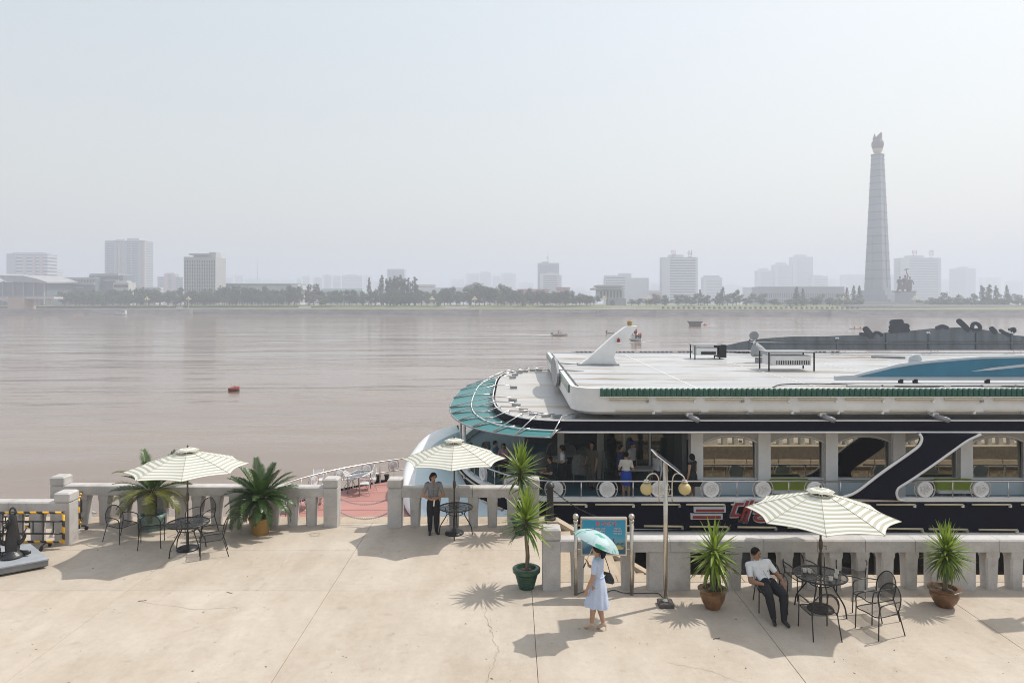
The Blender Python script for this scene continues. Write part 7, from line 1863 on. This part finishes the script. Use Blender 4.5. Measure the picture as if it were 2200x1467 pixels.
for i, (px, y, a, l) in enumerate(W_):
    l = 'round-backed wicker chair aboard, ' + l
    if i == 0: w0.location = ab(px, y); w0.rotation_euler = (0, 0, R(a)); w0['label'] = l
    else: copy_tree(w0, ab(px, y), R(a), l)
TBW = mat('white laminate', (0.50, 0.50, 0.49), .45)
for i, (px, y, w_, d_, l) in enumerate(((1182, 26.7, 1.3, .75, 'white saloon table left of the young woman aboard'), (1240, 27.4, 1.2, .7, 'white saloon table behind the man in the olive suit'), (1385, 25.1, 1.6, .7, 'long white counter table beside the waitress aboard'), (1035, 27.2, 1.0, .7, 'low table in the bow saloon under the canopy'))):
    t = thing('saloon_table', l, 'table', ab(px, y)); MB().cbox(-w_/2, w_/2, -d_/2, d_/2, .70, .74, .01).build('tabletop', TBW, t)
    for x in (-1, 1):
        for q in (-1, 1): MB().box(x*(w_/2-.08)-.025, x*(w_/2-.08)+.025, q*(d_/2-.07)-.025, q*(d_/2-.07)+.025, 0, .70).build('leg', TBW, t)
# ---- foredeck tables and folding chairs
FW = mat('white folding chair paint', (0.62, 0.62, 0.62), .4)
def folding():
    t = thing('folding_chair', '', 'chair', (0,0,0), 0, 'white folding chairs on the foredeck')
    for s in (-.19, .19):
        MB().tube([(s, .24, .80), (s, .02, .40), (s, -.20, 0)], .012, 6).build('leg', FW, t, 0); MB().tube([(s*.9, -.17, .43), (s*.9, .05, .32), (s*.9, .24, 0)], .012, 6).build('leg', FW, t, 0)
    MB().cbox(-.18, .18, -.20, .18, .425, .445, .01).build('seat', FW, t)
    for z in (.62, .68, .74): MB().obox((0, .13 + (z-.6)*.55, z), (.37, .012, .045), (R(-28), 0, 0)).build('back_slat', FW, t)
    MB().tube([(-.19, -.20, .012), (.19, -.20, .012)], .011, 6).build('crossbar', FW, t); MB().tube([(-.17, .24, .012), (.17, .24, .012)], .011, 6).build('crossbar', FW, t)
    return t
GT = mat('dark tabletop glass', (0.06, 0.075, 0.09), .08, spec=.6)
def ftable(px, py, w_, d_, rz, l):
    p = gp(px, py, FZ); t = thing('deck_table', l, 'table', p, rz, 'tables on the foredeck'); MB().cbox(-w_/2, w_/2, -d_/2, d_/2, .66, .695, .006).build('table_frame', FW, t); MB().box(-w_/2+.05, w_/2-.05, -d_/2+.05, d_/2-.05, .696, .70).build('glass_top', GT, t)
    for x in (-1, 1): 
        for q in (-1, 1): MB().tube([(x*(w_/2-.1), q*(d_/2-.08), .66), (x*(w_/2-.1), q*(d_/2-.08), 0)], .02, 6).build('leg', mat('table leg grey', (.2,.2,.2), .5), t, 0)
ftable(772, 1054, .72, 1.1, R(-14), 'deck table with dark glass top seen through the chained gap'); ftable(660, 1092, .75, 1.1, R(-10), 'deck table half hidden behind two balusters'); ftable(603, 1108, .8, .9, R(0), 'deck table behind the sago palm at the bow rail')
FC = [(752, 1052, 75, 'left of the chained-gap table'), (783, 1062, 195, 'in front of the chained-gap table'), (797, 1051, -75, 'right of the chained-gap table'), (789, 1040, -40, 'beyond the chained-gap table, nearest the rail'), (683, 1053, 10, 'whose back shows above the stone handrail'), (646, 1094, 90, 'left of the baluster-hidden table'), (690, 1090, -95, 'right of the baluster-hidden table, front'), (697, 1080, -80, 'right of the baluster-hidden table, rear'), (612, 1100, 30, 'behind the sago palm')]
f0 = folding()
for i, (px, py, a, l) in enumerate(FC):
    l = 'white folding chair on the red foredeck, ' + l; p = gp(px, py, FZ)
    if i == 0: f0.location = p; f0.rotation_euler = (0, 0, R(a)); f0['label'] = l
    else: copy_tree(f0, p, R(a), l)
p = gp(822, 1033, FZ); t = thing('deck_bollard', 'black double mooring bollard on the red foredeck by the bow shell', 'bollard', p, R(5))
MB().box(-.28, .28, -.09, .09, 0, .04).build('bollard_base', B_DARK, t)
for s in (-1, 1): MB().lathe([(.085, .04), (.085, .2), (.11, .22), (.11, .27), (.06, .28)], 12, (s*.17, 0, 0)).build('bollard_drum', B_DARK, t, 30)
# ================================================================== craft on the river
def wp(px, py): return gp(px, py, WATER_Z)
WHB = mat('boat gelcoat white', (0.62, 0.62, 0.62), .35); FOAM = mat('wake foam', (0.62, 0.60, 0.58), .9, var=.2, scale=.6)
mini = pose(1.66)
mp0, _ = person('', (0,0,0), 0, mini, dict(torso=C_ORANGE, sleeve=C_ORANGE, pelvis=C_BLACK, thigh=C_BLACK, shin=C_BLACK, ankle=C_BLACK, foot=SHOE), 'short', .028)
def hull(t, L, W, h, m, nm='hull', bow=.35):
    rows = []
    for k in range(9):
        u = k/8; w_ = W/2*(1 - max(0, (u-1+bow)/bow)**2); x = -L/2 + L*u; rise = .25*h*max(0, u-.5)**2*4
        rows.append([V(x, -w_, h+rise), V(x, -w_*.85, h*.35), V(x, -w_*.35, -.05), V(x, w_*.35, -.05), V(x, w_*.85, h*.35), V(x, w_, h+rise)])
    mb = MB(); mb.grid(rows); mb.grid([[r_[0] for r_ in rows], [r_[5] for r_ in rows]]); mb.add(rows[0], [tuple(range(6))]); return mb.build(nm, m, t, 30)
def wake(pts, w0, w1, nm='boat_wake'):
    P = [wp(*q) + V(0, 0, .03) for q in pts]; n = len(P); mb = MB(); L, Rr = [], []
    for i, p in enumerate(P):
        w_ = (w0 + (w1-w0)*i/(n-1))*rnd.uniform(.7, 1.2); L.append(p + V(0, -w_, 0)); Rr.append(p + V(0, w_, 0))
    o = mb.grid([L, P, Rr]).build(nm, FOAM); tag(o, kind='stuff'); return o
p = wp(1203, 721); t = thing('speedboat', 'white speedboat with two people heading right in mid river', 'boat', p, R(4)); hull(t, 4.9, 1.7, .62, WHB); MB().box(-2.75, -2.35, -.25, .25, .3, .95).build('outboard_motor', B_DARK, t); MB().loft([[(.2,-.6,.6),(.2,.6,.6),(.9,.5,.62),(.9,-.5,.62)],[(.1,-.5,1.05),(.1,.5,1.05),(.3,.45,1.0),(.3,-.45,1.0)]], True, True).build('windscreen', B_CLEAR, t); MB().box(-1.6, -.6, -.6, .6, .5, .72).build('seat', B_GREY, t)
wake([(1182,720.5),(1150,719),(1110,717.5),(1050,716)], 1.6, .3); wake([(1185,723),(1205,726),(1215,724)], .3, .3)
copy_tree(mp0, p + V(-.5, -.2, .15), R(70), 'person in a red top standing in the speedboat'); copy_tree(mp0, p + V(.05, .25, .2), R(80), 'person at the helm of the speedboat')
p = wp(1368, 733); t = thing('tour_boat', 'white excursion boat crowded with people in orange life vests', 'boat', p, R(-78)); hull(t, 6.0, 2.3, .7, WHB, bow=.45); MB().box(-2.0, .8, -.8, .8, .7, 1.75).build('cabin', WHB, t); MB().box(.801, .83, -.7, .7, 1.2, 1.6).build('cabin_window', B_DARK, t); MB().box(-2.2, 1.0, -1.0, 1.0, 1.75, 1.85).build('upper_deck', WHB, t)
wake([(1350,735),(1378,736),(1404,731)], 1.0, .4); wake([(1352,736),(1362,737.5)], .5, .4)
VP = [(-1.6, .5, 1.86, 'rear of the roof deck'), (-.9, .0, 1.86, 'middle of the roof deck'), (-.2, -.5, 1.86, 'right of the roof deck'), (1.5, .55, .75, 'left of the bow'), (1.6, .0, .75, 'middle of the bow'), (1.3, -.75, .75, 'right of the bow'), (-1.2, -.7, 1.86, 'far right of the roof deck'), (-2.5, -.4, .75, 'stern')]
ROTB = Matrix.Rotation(R(-78), 3, 'Z')
for i, (x, y, z, l) in enumerate(VP):
    q = p + ROTB @ V(x, y, z-.02); l = 'person in an orange life vest on the excursion boat, ' + l
    if i == 0: mp0.location = q; mp0['label'] = l
    else: copy_tree(mp0, q, rnd.uniform(-.5, .5), l)
p = wp(1493, 701); t = thing('barge', 'grey flared barge with small posts in front of the far bank', 'boat', p); MB().loft([[(-2.2,-1.5,-.1),(2.2,-1.5,-.1),(2.2,1.5,-.1),(-2.2,1.5,-.1)],[(-2.3,-1.6,1.2),(2.3,-1.6,1.2),(2.3,1.6,1.2),(-2.3,1.6,1.2)],[(-3.0,-2,2.1),(3.0,-2,2.1),(3.0,2,2.1),(-3.0,2,2.1)],[(-3.1,-2,2.35),(3.1,-2,2.35),(3.1,2,2.35),(-3.1,2,2.35)]], True, True).build('hull', mat('barge grey', (.13,.125,.12), .7, var=.3, scale=1), t)
for x in (-1.2, -.2, .6, 1.4): MB().tube([(x, 0, 2.3), (x, 0, 3.0)], .07, 5).build('deck_post', B_GREY, t)
wake([(1478,703.5),(1500,704.5),(1540,703)], .5, .2)
p = wp(1515, 699); t = thing('dinghy', 'tiny orange dinghy right of the barge', 'boat', p, R(20)); hull(t, 2.2, .9, .35, C_ORANGE); MB().ball((-.2, 0, .6), (.25, .25, .35), 8, 6).build('cargo_bundle', C_ORANGE, t)
p = wp(1312, 716); t = thing('small_motorboat', 'small dark motorboat half hidden behind the boat mast', 'boat', p, R(10)); hull(t, 3.0, 1.2, .5, WHB); MB().box(-1.7, -1.3, -.2, .2, .2, .9).build('outboard_motor', B_DARK, t)
p = wp(264, 677); p.y -= 3; t = thing('ferry', 'small white ferry with a teal roof at the far embankment', 'boat', p); hull(t, 10.5, 3.0, .9, WHB); MB().box(1.5, 4.4, -1.2, 1.2, .9, 4.2).build('wheelhouse', WHB, t); MB().box(1.45, 3.6, -1.22, 1.22, 2.6, 3.5).build('wheelhouse_window', B_DARK, t); MB().box(-5.0, 1.6, -1.5, 1.5, 3.3, 3.6).build('roof', mat('ferry teal', (.12,.33,.40), .6), t)
for x in (-4.8, -3, -1.2, .6):
    for y in (-1.3, 1.3): MB().tube([(x, y, .8), (x, y, 3.3)], .07, 5).build('roof_post', WHB, t)
p = wp(168, 678); t = thing('rowing_boat', 'long low rowing boat with red-clad rowers below the embankment', 'boat', p); hull(t, 9, 1.0, .4, WHB)
for k in range(5): MB().ball((-3 + k*1.5, 0, .8), (.3, .3, .5), 8, 6).build('rower_torso', C_ORANGE, t); MB().tube([(-3+k*1.5, 0, .6), (-3+k*1.5+.4, -2.2*(1 if k % 2 else -1), .1)], .05, 4).build('oar', WHB, t)
p = wp(503, 840); t = thing('river_buoy', 'tilted red drum buoy with a lantern post floating on the river', 'buoy', p); BR = mat('buoy faded red', (.30,.045,.035), .6, var=.3, scale=4)
rt = Euler((R(4), R(-7), 0)).to_matrix()
def tl(P): return [rt @ V(*q) for q in P]
def lat(prof, n=20): return [[rt @ V(r_*math.cos(2*PI*j/n), r_*math.sin(2*PI*j/n), z) for j in range(n)] for r_, z in prof]
MB().loft(lat([(.60, -.2), (.63, .18), (.64, .2)]), True, True).build('drum_base', mat('buoy waterline', (.035,.035,.03), .7, var=.3, scale=3), t, 30); MB().loft(lat([(.64, .2), (.66, .42), (.655, .46), (.60, .47)]), True, True).build('drum', BR, t, 30)
MB().tube(tl([(-.12, 0, .45), (-.14, 0, .95)]), .02, 6).build('lantern_post', B_STEEL, t); MB().tube(tl([(-.14, 0, .78), (-.14, 0, 1.0)]), .06, 8).build('lantern', WHB, t); MB().tube(tl([(.05, 0, .45), (.08, 0, .62), (.18, 0, .66), (.26, 0, .6), (.28, 0, .45)]), .022, 6).build('lifting_eye', B_DARK, t, 0)
p = wp(1842, 706.5); t = thing('racing_scull', 'distant racing scull with two rowers seen above the roof lettering', 'boat', p, R(3)); hull(t, 7, .6, .25, WHB)
for x in (-1.2, 1.2): MB().ball((x, 0, .6), (.28, .28, .5), 8, 6).build('rower_torso', C_ORANGE, t)
# ================================================================== grit, twigs and dry leaves on the paving
mb = MB(); rr = random.Random(21)
for k in range(420):
    y = rr.uniform(11.0, 18.8); x = rr.uniform(-.78, .78)*y
    if x > .9 and y > 14.6: continue
    s = rr.uniform(.004, .016)*(1 if rr.random() < .9 else 2.2); a = rr.uniform(0, 6.28); e = rr.uniform(.3, 1)
    d = V(math.cos(a), math.sin(a), 0)*s; n = V(-math.sin(a), math.cos(a), 0)*s*e; c = V(x, y, .0035)
    mb.add([c-d, c-n*.9, c+d, c+n, c+V(0, 0, s*.5)], [(0,1,4),(1,2,4),(2,3,4),(3,0,4)])
tag(mb.build('grit', mat('grit', (0.20, 0.155, 0.11), .9, var=.5, scale=2)), kind='stuff')
TWG = mat('dry twig', (0.12, 0.08, 0.05), .9, var=.3, scale=10)
for px, py, a, l in ((305, 1291, .4, 'small dry twig on the paving in front of the left parasol shadow'), (492, 1273, -.5, 'small dry leaf stalk on the paving below the left chairs'), (1540, 1372, .3, 'small dry twig in the right parasol shadow')):
    p = gp(px, py); o = MB().tube([(-.07, 0, .006), (-.02, .012, .012), (.03, -.004, .008), (.08, .02, .006)], .005, 5).build('dry_twig', TWG, None, 0, p, (0, 0, a)); tag(o, l, 'twig')
